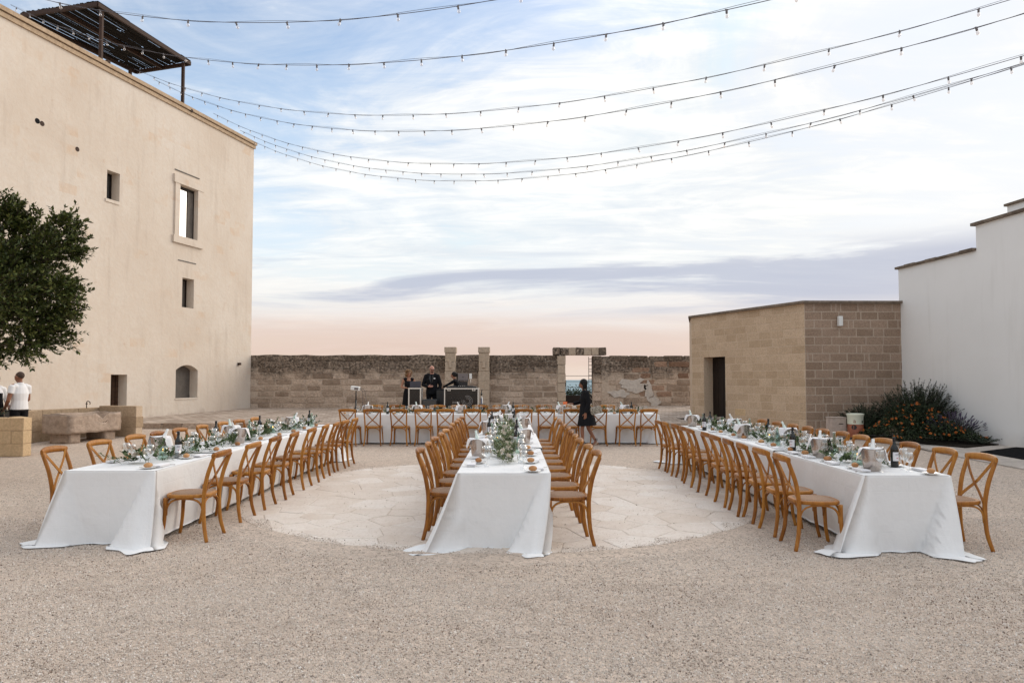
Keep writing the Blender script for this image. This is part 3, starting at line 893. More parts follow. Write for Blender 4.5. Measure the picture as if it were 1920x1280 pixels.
# small old door with plank leaf and iron grille
u0, u1, z0, z1 = door
dr = thing('door', '', '', (0, 0, 0)); del dr['label']; del dr['category']; dr.parent = tower
for i in range(5):
    a0 = u0+(u1-u0)*i/5
    b = MB(); fbox(b, a0+0.006, a0+(u1-u0)/5-0.006, -0.40, -0.36+0.004*(i % 2), z0, z1); b.build('plank', M_OLDDOOR, dr)
b = MB()
for i in range(6): 
    zz = z0+(z1-z0)*(0.25+0.12*i); fbox(b, u0+0.02, u1-0.02, -0.352, -0.34, zz, zz+0.02)
for i in range(4):
    a0 = u0+(u1-u0)*(0.2+0.2*i); fbox(b, a0, a0+0.015, -0.339, -0.33, z0+0.3, z1-0.05)
b.build('grille', M_RUST, dr)
# drain holes and rusty brackets
for (px, py, r_) in ((70, 227, 0.09), (79, 232, 0.085), (145, 280, 0.085)):
    u, z = fac(px, py)
    b = MB()
    Mx = Matrix(((FD.x, 0, FN.x), (FD.y, 0, FN.y), (0, 1, 0)))
    b.lathe([(r_*.9, 0.004), (r_*0.5, 0.004), (0, 0.004)], 14, fl(u, 0.0, z), 0, Mx, cap=False)
    b.build('drain_hole', M_BLACK if px == 70 else M_RUST, tower)
for (px, py) in ((200, 117), (356, 208), (447, 682)):
    u, z = fac(px, py)
    b = MB(); fbox(b, u-0.06, u+0.06, 0.002, 0.10, z-0.05, z+0.05); b.build('bracket', M_RUST, tower)

# roof pergola: rusty posts and a dark reed canopy
ct = 14.4
def pl(px, py, z=ct):
    r = ray(px, py); p = Vector((0, 0, CAMH))+r*((z-CAMH)/r.z); return p
cA, cB, cC, cD = pl(40, 24), pl(183, 3), pl(357, 115), pl(255, 131)
perg = thing('roof_pergola', 'dark reed covered pergola on rusty posts on the roof of the plastered tower', 'pergola', (cB.x, cB.y, FTOP-0.9))
org = Vector((cB.x, cB.y, FTOP-0.9))
def lerp2(s, t): return cA.lerp(cB, s).lerp(cD.lerp(cC, s), t)
rn = random.Random(9)
b = MB()
NS = 64
for i in range(NS):
    s0, s1 = i/NS, (i+(0.94 if rn.random() < .05 else 1.03))/NS
    t = 0.0
    while t < 1.0:
        t2 = min(1.0, t+rn.uniform(0.25, 0.7))
        if rn.random() < 0.994:
            j0, j1 = rn.uniform(-0.004, 0.004), rn.uniform(-0.006, 0.006)
            z_ = rn.uniform(-0.02, 0.02)
            P = [lerp2(s0+j0, t), lerp2(s1+j1, t), lerp2(s1+j1, t2), lerp2(s0+j0, t2)]
            P = [p-org+Vector((0, 0, z_)) for p in P]
            k0 = len(b.v); b.v += P+[p+Vector((0, 0, 0.02)) for p in P]
            for f in [(3,2,1,0), (4,5,6,7), (0,1,5,4), (1,2,6,5), (2,3,7,6), (3,0,4,7)]: b.face([k0+q for q in f])
        t = t2+rn.choice((0.0, 0.0, 0.0, 0.012))
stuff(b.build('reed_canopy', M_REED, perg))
def beam(b, p, q, w_, h_):
    b.band([p-org, q-org], h_, w_, (0, 0, 1))
for (p, q) in ((cB, cC), (cA, cB), (cD, cC), (cA, cD), (lerp2(0.5, 0), lerp2(0.5, 1))):
    b = MB(); dz = Vector((0, 0, -0.10)); beam(b, p+dz, q+dz, 0.08, 0.14); b.build('beam', M_RUST, perg)
for p in (lerp2(0.97, 0.06), lerp2(0.96, 0.94), lerp2(0.04, 0.1), lerp2(0.04, 0.92)):
    b = MB(); q = p-org; b.box((q.x, q.y, (ct-0.17-FTOP+0.9)/2), (0.10, 0.10, ct-0.17-FTOP+0.9)); b.build('post', M_RUST, perg)

# ------------------------------------------------------------------ old courtyard wall with piers and gateway
WY = 30.0
wx0, wx1 = -11.52, 8.6
gx0, gx1 = (1060-960)/FPX*WY, (1113-960)/FPX*WY      # gateway
wallb = thing('courtyard_wall', 'old weathered limestone block wall with dark lichen along its top', 'stone wall', (0, WY, 0.3))
WT = 2.72
b = MB()
def wtop(x): return WT-0.3+0.05*noise.noise(Vector((x*0.9, 3, 0)))+0.02*noise.noise(Vector((x*4, 7, 0)))-(0.06 if x > 3.5 else 0)
def wslab(x0, x1):
    n_ = int((x1-x0)/0.35)+1
    xs = frange(x0, x1, n_+1)
    for y_, flip in ((0.03, False), (0.55, True)):
        for a0, a1 in zip(xs, xs[1:]):
            P = [(a0, y_, -0.35), (a1, y_, -0.35), (a1, y_, wtop(a1)), (a0, y_, wtop(a0))]
            b.poly(P[::-1] if flip else P)
    for a0, a1 in zip(xs, xs[1:]):
        b.poly([(a0, 0.03, wtop(a0)), (a1, 0.03, wtop(a1)), (a1, 0.55, wtop(a1)), (a0, 0.55, wtop(a0))])
    for a, fl_ in ((x0, 0), (x1, 1)):
        P = [(a, 0.55, -0.35), (a, 0.03, -0.35), (a, 0.03, wtop(a)), (a, 0.55, wtop(a))]
        b.poly(P[::-1] if fl_ else P)
wslab(wx0, gx0); wslab(gx1, wx1)
b.build('core', M_OLDMORTAR, wallb)
rn = random.Random(21)
rows = 9; z = 0.05
rh = (WT-0.3-0.05)/rows
for r_ in range(rows):
    h_ = rh
    for (x0, x1) in ((wx0+0.03, gx0-0.35), (gx1+0.35, wx1)):
        x = x0+(0 if r_ % 2 else 0.3)
        while x < x1-0.2:
            L = rn.uniform(0.5, 0.98)
            L = min(L, x1-x)
            red = 5.4 < x+L/2 < 7.9 and 2 <= r_ <= 7 and rn.random() < 0.42
            if not (2.6 < x < 5.2 and r_ in (2, 3) and rn.random() < 0.6) and rn.random() < 0.97:
                me = rn.choice(V_RED if red else V_OLD)
                dy = rn.uniform(0.0, 0.03) - (0.01 if red else 0)
                place('stone', me, wallb, (x+L/2, 0.078-dy*.8, z+h_/2+rn.uniform(-0.015, 0.015)), (L-rn.uniform(.03, .07), 0.12, (h_-0.03)*rn.uniform(0.82, 1.0)), 0, (0, rn.uniform(-0.012, 0.012)))
            x += L
    z += h_
M_PATCH = mat('pale_plaster_patch', stone_fn((0.55, 0.49, 0.43), (0.68, 0.63, 0.58), None, 9.0, 0.0, 0.8), rough=0.95, spec=0.1)
for (px, py, wx, wz) in ((1188, 722, .58, .26), (1228, 752, .26, .22), (1216, 733, .18, .40), (1160, 738, .42, .16)):
    p = at(px, py, WY); b = MB(); n_ = 22; P = []
    for i in range(n_):
        q = 2*PI*i/n_; r_ = 1+.75*noise.noise(Vector((math.cos(q)*1.7+px, math.sin(q)*1.7, py)))+.2*noise.noise(Vector((math.cos(q)*5, math.sin(q)*5+px, 1)))
        P.append((wx*r_*math.cos(q), wz*r_*math.sin(q)))
    b.v = [Vector((x, -.002, z)) for x, z in P]+[Vector((x*.94, -.020, z*.94)) for x, z in P]
    for i in range(n_): b.face((i, (i+1) % n_, n_+(i+1) % n_, n_+i))
    b.face([n_+i for i in range(n_)][::-1])
    b.build('plaster_patch', M_PATCH, wallb, (p.x, 0.0, p.z-0.3))
# gateway jambs and lintel of voussoirs
for (xa, s_) in ((gx0-0.17, 1), (gx1+0.17, 1)):
    zz = 0.0
    for i in range(6):
        h_ = 0.40
        place('jamb_stone', rn.choice(V_PIER if xa < gx1 else V_OLD), wallb, (xa, 0.29, zz+h_/2), (0.33+0.04*(i % 2), 0.62, h_-0.012))
        zz += h_
n_ = 7
lx0, lx1 = (1037-960)/FPX*WY, (1137-960)/FPX*WY
for i in range(n_):
    wdt = (lx1-lx0)/n_
    place('lintel_stone', rn.choice(V_OLD if i in (0, 1, 3, 6) else V_PIER), wallb, (lx0+wdt*(i+0.5), 0.28, 2.41+0.18), (wdt-0.012, 0.66, 0.33))
# two gate piers with caps and small lamps
for k, px in enumerate((844.5, 907.5)):
    xx = (px-960)/FPX*29.6
    pr = thing('stone_pier', ('pale square stone pier with cap beside the seated-height laptop stand', 'pale square stone pier with cap behind the open laptop and case')[k], 'pier', (xx, 29.72, 0.38), 0, 'stone piers against the courtyard wall')
    pr['label'] = ('pale square stone pier with a cap behind the man in sunglasses', 'pale square stone pier with a cap behind the disc jockey case')[k]
    zz = 0.0
    for i in range(6):
        h_ = 0.405
        place('block', V_PIER[i % 3], pr, (0, 0, zz+h_/2), (0.47 if i < 4 else 0.44, 0.5, h_-0.006))
        zz += h_
    place('cap', V_PIER[0], pr, (0, 0, zz+0.12), (0.50, 0.56, 0.24))
    b = MB(); b.box((0, -0.285, 1.92), (0.13, 0.07, 0.30), 0, None, 0.01); b.build('lamp', M_PIER, pr)
# iron gate leaf standing open
gt = thing('iron_gate', 'open iron lattice gate leaf seen nearly edge on in the wall opening', 'gate', ((1107-960)/FPX*30.4, 30.45, 0.42))
b = MB()
for xx in (-0.07, 0.07): b.box((xx, 0.0, 1.12), (0.022, 0.03, 2.24))
b.build('stile', M_IRON, gt)
for i in range(15):
    b = MB(); zz = 0.06+i*0.15+0.03*math.sin(i*2.1); b.box((0, 0, zz), (0.118, 0.026, 0.025)); b.build('bar', M_IRON, gt)
for (zz, dx) in ((1.78, 0.22), (0.22, 0.22)):
    b = MB(); b.box((dx, -0.33, zz), (0.16, 0.06, 0.28)); b.box((dx-0.1, -0.2, zz+0.05), (0.05, 0.30, 0.05)); b.build('hinge', M_IRON, gt)
b = MB(); b.box((-1.14, -0.40, 1.05), (0.06, 0.05, 0.28)); b.build('latch', M_IRON, gt)
# beyond the gateway: planter and wire fence
pbx = thing('planter_box', 'dark planter box with low green shrub beyond the gateway', 'planter', ((1082-960)/FPX*33, 33.4, 0.44))
b = MB(); b.box((0, 0, 0.22), (1.5, 0.5, 0.44)); b.build('box', M_BROWNDOOR, pbx)
b = MB(); rn = random.Random(2)
for i in range(700):
    p = Vector((rn.uniform(-0.72, 0.72), rn.uniform(-0.24, 0.24), 0.44+abs(rn.gauss(0, 0.16))))
    a = Vector((rn.uniform(-1, 1), rn.uniform(-1, 1), rn.uniform(0, 1))).normalized()*0.07
    c = a.orthogonal().normalized()*0.02
    b.poly([p-a, p+c, p+a, p-c])
stuff(b.build('foliage', M_LANTLEAF, pbx))
wf = thing('wire_fence', 'thin horizontal wire fence beyond the gateway', 'fence', (3.0, 36.5, 0.44))
for zz in (0.45, 0.8, 1.1, 1.4):
    b = MB(); b.tube([(-3, 0, zz), (4, 0, zz)], 0.012, 6); b.build('wire', M_IRON, wf)
for xx in (-2.4, 2.6):
    b = MB(); b.tube([(xx, 0, 0), (xx, 0, 1.45)], 0.03, 8); b.build('post', M_IRON, wf)

# ------------------------------------------------------------------ tufo block house on the right
B0 = Vector((8.42, 19.6)); BL = Vector((6.39, 24.25)); BR = Vector((11.25, 19.66)); BTOP = 3.84
hs = thing('tufo_house', 'low flat-roofed house of brown tufo blocks with dark doorway', 'building', (B0.x, B0.y, 0))
def hl(x, y, z): return Vector((x-B0.x, y-B0.y, z))
dl = (BL-B0).normalized(); LL = (BL-B0).length
nl = Vector((-dl.y, dl.x))
if nl.x > 0: nl = -nl
bk = Vector((11.25, 26.5)); bk2 = Vector((6.9, 26.5))
# doorway on the long face, measured along dl
def along(px):
    r = ray(px, 711); k = r.x/r.y
    t = (k*B0.y-B0.x)/(dl.x-k*dl.y); return t
dt0, dt1 = along(1360), along(1320)
dzb, dzt = 0.42, 2.42
def lp(t, w_, z):
    p = B0+dl*t+nl*w_; return hl(p.x, p.y, z)
b = MB()
wall_with_holes(b, [0, LL, dt0, dt1], [-0.1, BTOP, dzb-0.3, dzt], [(dt0, dt1, dzb-0.3, dzt)], lambda t, z: lp(t, 0, z))
for t in (dt0, dt1):
    P = [lp(t, 0, 0), lp(t, 0, dzt), lp(t, -0.45, dzt), lp(t, -0.45, 0)]
    b.poly(P if t == dt0 else P[::-1])
b.poly([lp(dt0, 0, dzt), lp(dt1, 0, dzt), lp(dt1, -0.45, dzt), lp(dt0, -0.45, dzt)])
for (p, q) in ((BL, bk2), (bk2, bk), (bk, BR)):
    b.poly([hl(p.x, p.y, -0.1), hl(q.x, q.y, -0.1), hl(q.x, q.y, BTOP), hl(p.x, p.y, BTOP)])
b.build('wall_core', M_TUFOMORTARW, hs)
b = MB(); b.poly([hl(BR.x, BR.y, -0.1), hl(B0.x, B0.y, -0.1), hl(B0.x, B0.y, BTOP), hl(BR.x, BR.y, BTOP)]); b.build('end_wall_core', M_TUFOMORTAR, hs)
b = MB(); rim = [B0+Vector((-0.08, -0.10)), BR+Vector((0.0, -0.10)), bk, bk2, BL+Vector((-0.10, 0.05))]
n_ = len(rim)
b.v = [hl(p.x, p.y, BTOP+0.002) for p in rim]+[hl(p.x, p.y, BTOP+0.07) for p in rim]
for i in range(n_): b.face((i, (i+1) % n_, n_+(i+1) % n_, n_+i))
b.face([n_+i for i in range(n_)]); b.face(list(range(n_))[::-1])
b.build('coping', M_COPING, hs)
rn = random.Random(14)
NR = 16; rh = BTOP/NR
angL = math.atan2(dl.y, dl.x)
for r_ in range(NR):
    z = r_*rh
    hh = rh-0.022
    # end wall facing the tables
    x = B0.x+0.0-(0.22 if r_ % 2 else 0.0)
    while x < BR.x-0.05:
        L = 0.50 if rn.random() < 0.8 else rn.choice((0.14, 0.30, 0.62))
        xa, xb = max(x, B0.x), min(x+L, BR.x)
        if xb-xa > 0.06:
            place('block', rn.choice(V_TUFOSHADE), hs, hl((xa+xb)/2, B0.y+0.021+rn.uniform(-0.003, 0.003)+0.06*((xa+xb)/2-B0.x)/2.83, z+rh/2), (xb-xa-0.030, 0.05, hh-.008), .0212)
        x += L
    # long wall
    t = -(0.25 if r_ % 2 else 0.0)
    while t < LL-0.05:
        L = 0.50 if rn.random() < 0.85 else rn.choice((0.3, 0.62))
        for (ta, tb) in ([(max(t, 0.0), min(t+L, LL))] if not (dzb-0.1 < z+rh/2 < dzt) else [(max(t, 0.0), min(t+L, dt0)), (max(t, dt1), min(t+L, LL))]):
            if tb-ta > 0.06:
                p = B0+dl*((ta+tb)/2)-nl*0.021
                yel = rn.random() < 0.06
                place('block', rn.choice(V_PLANT if yel and r_ < 5 else V_TUFO), hs, hl(p.x, p.y, z+rh/2), (tb-ta-0.022, 0.05+rn.uniform(-0.004, 0.004), hh), angL)
        t += L
b = MB(); P = [lp(dt0+0.02, -0.40, dzb-0.2), lp(dt1, -0.40, dzb-0.2), lp(dt1, -0.40, dzt), lp(dt0+0.02, -0.40, dzt)]
dd = thing('door', '', '', (0, 0, 0)); del dd['label']; del dd['category']; dd.parent = hs
for i in range(4):
    a0 = dt0+(dt1-dt0)*i/4+0.006; a1 = dt0+(dt1-dt0)*(i+1)/4-0.006
    b = MB(); k0 = len(b.v)
    b.v += [lp(t, w_, z) for t in (a0, a1) for w_ in (-0.42, -0.38) for z in (dzb-0.25, dzt-0.02)]
    for f in [(0,1,3,2), (4,6,7,5), (0,4,5,1), (2,3,7,6), (0,2,6,4), (1,5,7,3)]: b.face([k0+q for q in f])
    b.build('plank', M_BROWNDOOR, dd)
sx = (1577-960)/FPX*19.5
b = MB(); b.box((sx-B0.x, -0.09, 1.65+109*19.6/FPX), (0.12, 0.12, 0.28), 0, None, 0.012); b.build('wall_lamp', M_WHITEPL, hs)
dm = tag(MB().build('door_mat', M_MAT), 'dark doormat lying before the doorway of the tufo block house', 'doormat')
b = MB(); b.box((0, 0, 0.012), (1.5, 0.75, 0.02)); dm.data = b.mesh('door_mat', M_MAT)
pm = B0+dl*((dt0+dt1)/2)+nl*0.75
dm.location = (pm.x, pm.y, th(pm.x, pm.y)+0.002); dm.rotation_euler = (0, 0, angL)

# ------------------------------------------------------------------ white building
WB0 = Vector((11.22, 19.72)); wd = Vector((0.0995, -0.995)); wn_ = Vector((-0.995, -0.0995))
wb = thing('white_building', 'white limewashed building stepping up in height with lichened tile copings', 'building', (WB0.x, WB0.y, 0))
def wl(t, w_, z):
    p = wd*t+wn_*w_; return Vector((p.x, p.y, z))
tstep = 2.92; tend = 17.0; tz2 = 9.6
b = MB()
Z1, Z2, Z3 = 4.84, 5.46, 6.6
b.poly([wl(tend, 0, -0.1), wl(0, 0, -0.1), wl(0, 0, Z1), wl(tstep, 0, Z1), wl(tstep, 0, Z2), wl(tz2, 0, Z2), wl(tz2, 0, Z3), wl(tend, 0, Z3)])
D = -8.0
b.poly([wl(0, 0, -0.1), wl(0, D, -0.1), wl(0, D, Z1), wl(0, 0, Z1)])
b.poly([wl(tstep, 0, Z1), wl(tstep, D, Z1), wl(tstep, D, Z2), wl(tstep, 0, Z2)])
b.poly([wl(tz2, 0, Z2), wl(tz2, D, Z2), wl(tz2, D, Z3), wl(tz2, 0, Z3)])
b.poly([wl(0, 0, Z1), wl(0, D, Z1), wl(tstep, D, Z1), wl(tstep, 0, Z1)])
b.poly([wl(tstep, 0, Z2), wl(tstep, D, Z2), wl(tz2, D, Z2), wl(tz2, 0, Z2)])
b.poly([wl(tz2, 0, Z3), wl(tz2, D, Z3), wl(tend, D, Z3), wl(tend, 0, Z3)])
b.poly([wl(tend, D, -0.1), wl(tend, 0, -0.1), wl(tend, 0, Z3), wl(tend, D, Z3)])
b.poly([wl(0, D, -0.1), wl(tend, D, -0.1), wl(tend, D, Z1), wl(0, D, Z1)])
b.build('wall', M_WHITE, wb)
rn = random.Random(8)
for (ta, tb, zz) in ((-0.08, tstep-0.01, Z1), (tstep-0.1, tz2-0.01, Z2)):
    t = ta
    while t < tb-0.02:
        L = min(0.42, tb-t)
        b = MB(); k0 = 0
        jz = rn.uniform(0, 0.015)
        b.v = [wl(q, w_, z) for q in (t+0.004, t+L-0.004) for w_ in (-0.4, 0.06+jz) for z in (zz+0.002, zz+0.065+jz)]
        for f in [(0,1,3,2), (4,6,7,5), (0,4,5,1), (2,3,7,6), (0,2,6,4), (1,5,7,3)]: b.face(f)
        b.build('coping_tile', M_COPING, wb)
        t += L
pz = Z2+0.07
b = MB()
b.v = [wl(q, w_, z) for q in (tstep+0.35, tz2) for w_ in (-2.6, -0.55) for z in (pz-0.07, pz+0.34)]
for f in [(0,1,3,2), (4,6,7,5), (0,4,5,1), (2,3,7,6), (0,2,6,4), (1,5,7,3)]: b.face(f)
b.build('roof_parapet', M_WHITE, wb)
b = MB()
b.v = [wl(q, w_, z) for q in (tstep+0.30, tz2-0.01) for w_ in (-2.65, -0.5) for z in (pz+0.342, pz+0.40)]
for f in [(0,1,3,2), (4,6,7,5), (0,4,5,1), (2,3,7,6), (0,2,6,4), (1,5,7,3)]: b.face(f)
b.build('parapet_coping', M_COPING, wb)
b = MB()
b.v = [wl(q, w_, z) for q in (4.32, 5.0) for w_ in (-1.6, -1.0) for z in (pz+0.40, pz+0.80)]
for f in [(0,1,3,2), (4,6,7,5), (0,4,5,1), (2,3,7,6), (0,2,6,4), (1,5,7,3)]: b.face(f)
b.build('chimney', M_WHITE, wb)
# ------------------------------------------------------------------ cross-back chairs
def bez(p0, p1, p2, p3, n):
    out = []
    for i in range(n+1):
        t = i/n; s = 1-t
        out.append(Vector(p0)*s**3+Vector(p1)*3*s*s*t+Vector(p2)*3*s*t*t+Vector(p3)*t**3)
    return out
def crom(P, n):
    """smooth curve through points"""
    P = [Vector(p) for p in P]; out = []
    for i in range(len(P)-1):
        a, b_, c, d = P[max(i-1, 0)], P[i], P[i+1], P[min(i+2, len(P)-1)]
        for k in range(n):
            t = k/n
            out.append(0.5*((2*b_)+(c-a)*t+(2*a-5*b_+4*c-d)*t*t+(3*b_-a-3*c+d)*t**3))
    out.append(P[-1])
    return out
def rear_leg(s):
    b = MB()
    P = crom([(s*.212, -.252, 0), (s*.190, -.215, .16), (s*.183, -.203, .34), (s*.184, -.205, .47), (s*.192, -.235, .65), (s*.197, -.285, .80), (s*.198, -.312, .868)], 4)
    n = len(P)
    b.tube(P, [(.0165+.002*math.sin(PI*i/n), .0195+.003*math.sin(PI*i/n)) for i in range(n)], 8, side=(1, 0, 0))
    return b
def front_leg(s):
    b = MB()
    P = crom([(s*.208, .226, 0), (s*.195, .198, .15), (s*.190, .188, .30), (s*.190, .186, .446)], 4)
    b.tube(P, [(.0165+.005*i/len(P), .0175+.005*i/len(P)) for i in range(len(P))], 8, side=(1, 0, 0))
    return b
def top_rail():
    b = MB(); P = []
    for i in range(13):
        q = -1+2*i/12
        P.append((q*.222, -.300-.042*(1-q*q), .872+.012*(1-q*q)))
    b.tube(P, [(.036-.010*abs(-1+2*i/12)**4, .0155-.002*abs(-1+2*i/12)**4) for i in range(13)], 8, side=(0, -.2, 1))
    return b
def back_slat(s):
    b = MB()
    P = crom([(-s*.188, -.298, .862), (-s*.120, -.268-.004*s, .77), (-s*.01, -.240-.008*s, .645), (s*.085, -.218-.004*s, .56), (s*.160, -.196, .485), (s*.178, -.19, .458)], 4)
    b.band(P, [.026]*len(P), .010, (s*.6, 0, .7))
    return b
def seat_ring():
    b = MB(); n = 28
    prof = []
    for i in range(n):
        q = 2*PI*i/n
        c, s = math.cos(q), math.sin(q)
        ex = 0.62
        x = math.copysign(abs(c)**ex, c); y = math.copysign(abs(s)**ex, s)
        wd_ = .212 if y > 0 else .212-.022*abs(y)
        prof.append((x*wd_, y*.222-.002))
    rows = [(.97, .440), (1.0, .447), (1.0, .468), (.975, .476), (.83, .476), (.83, .462)]
    for (k, z) in rows:
        for (x, y) in prof: b.v.append(Vector((x*k, y*k, z)))
    for r_ in range(len(rows)-1):
        for i in range(n):
            i2 = (i+1) % n
            b.face((r_*n+i, r_*n+i2, (r_+1)*n+i2, (r_+1)*n+i), 0, r_ in (0, 1, 2))
    b.face(list(range(n))[::-1])
    cb = MB()
    for (k, z) in ((.84, .472), (.80, .481), (.5, .486), (.2, .488)):
        for (x, y) in prof: cb.v.append(Vector((x*k, y*k, z)))
    for r_ in range(3):
        for i in range(n):
            i2 = (i+1) % n
            cb.face((r_*n+i, r_*n+i2, (r_+1)*n+i2, (r_+1)*n+i), 0, True)
    cb.face([3*n+i for i in range(n)])
    return b, cb
def arch(p, q, drop=.165):
    """bent brace from one leg up under the seat and down to the other leg"""
    b = MB(); p, q = Vector(p), Vector(q); P = []
    n = 16
    for i in range(n+1):
        a = PI*i/n
        k = 0.5-0.5*math.copysign(abs(math.cos(a))**0.75, math.cos(a))
        v = p.lerp(q, k); v.z = .434-drop+drop*math.sin(a)**0.62
        P.append(v)
    b.tube(P, (.0085, .0115), 6)
    return b
def make_chair(label, group):
    t = thing('cross_back_chair', label, 'chair', group=group)
    ring, cane = seat_ring()
    ring.build('seat_frame', M_WOOD, t); cane.build('cane_seat', M_CANE, t)
    for s in (-1, 1):
        rear_leg(s).build('rear_leg', M_WOOD, t); front_leg(s).build('front_leg', M_WOOD, t)
        back_slat(s).build('back_slat', M_WOOD, t)
        arch((s*.178, -.190, 0), (s*.184, .175, 0)).build('arched_brace', M_WOOD, t)
    top_rail().build('top_rail', M_WOOD, t)
    arch((-.176, -.200, 0), (.176, -.200, 0), .15).build('arched_brace', M_WOOD, t)
    arch((-.180, .186, 0), (.180, .186, 0), .15).build('arched_brace', M_WOOD, t)
    return register(t)
CHAIRG = 'cross-back chairs round the banquet tables'
chair0 = None
def put_chair(x, y, face, label):
    """face: direction the sitter looks, as rotation of local +Y"""
    global chair0
    rn = random.Random(label)
    rz = face+R(rn.uniform(-5, 5))
    loc = (x+rn.uniform(-.022, .022), y, gh(x, y)+0.012*(Vector((x, y))-PC < Vector((0, 0)) if False else ((Vector((x, y))-PC).length < PR)))
    if chair0 is None:
        chair0 = make_chair(label, CHAIRG); chair0.location = loc; chair0.rotation_euler = (0, 0, rz); return chair0
    return copy_tree(chair0, None, loc, rz, label)
TAB = {
    'L': dict(x0=-4.49, x1=-3.565, y0=6.86, y1=13.9, nm='tower-side table'),
    'C': dict(x0=-.545, x1=.38, y0=6.69, y1=13.9, nm='centre table'),
    'R': dict(x0=3.345, x1=4.19, y0=6.54, y1=13.6, nm='house-side table'),
    'F': dict(x0=-4.15, x1=3.70, y0=17.3, y1=18.2, nm='cross table'),
}
ZT = .738
# measured rail depths of each row (the rail stands .3 m behind the seat centre)
rowsY = {
    ('L', 1): [7.2, 8.1, 8.85, 9.55, 10.4, 11.15, 11.9, 12.55, 13.25],
    ('L', -1): [7.56, 8.35, 9.15, 9.75, 10.45, 11.2, 12.0, 12.65, 13.4],
    ('C', -1): [7.25, 7.95, 8.65, 9.35, 10.0, 10.7, 11.4, 12.1, 12.75, 13.45],
    ('C', 1): [6.98, 7.65, 8.4, 9.1, 9.8, 10.5, 11.2, 11.9, 12.6, 13.3],
    ('R', -1): [6.82, 7.42, 8.0, 8.42, 9.0, 9.5, 10.2, 10.65, 11.3, 11.85, 12.45],
    ('R', 1): [6.82, 7.40, 8.07, 8.55, 9.1, 9.7, 10.25, 10.8, 11.4, 12.0, 12.7],
}
side_nm = {('L', 1): 'inner side of the tower-side table', ('L', -1): 'outer side of the tower-side table', ('C', -1): 'tower side of the centre table', ('C', 1): 'house side of the centre table',
           ('R', -1): 'inner side of the house-side table', ('R', 1): 'outer side of the house-side table'}
seatx = {('L', 1): -3.36, ('L', -1): -4.74, ('C', -1): -.66, ('C', 1): .535, ('R', -1): 2.98, ('R', 1): 4.35}
for (k, s), L in rowsY.items():
    for i, y in enumerate(L):
        put_chair(seatx[(k, s)], y, R(90)*s, f'{ORD[i]} cross-back chair from the front on the {side_nm[(k, s)]}')
FX = [-4.05, -3.45, -2.78, -2.20, -1.66, -.99, -.39, .30, .87, 1.47, 2.16, 2.85, 3.37]
for i, x in enumerate(FX):
    put_chair(x, 17.13, 0.0, f'{ORD[i]} chair along the near side of the cross table, counted from the tower')
for i in range(13):
    put_chair(-3.75+.575*i, 18.46, R(180), f'{ORD[i]} chair behind the cross table, counted from the tower end')

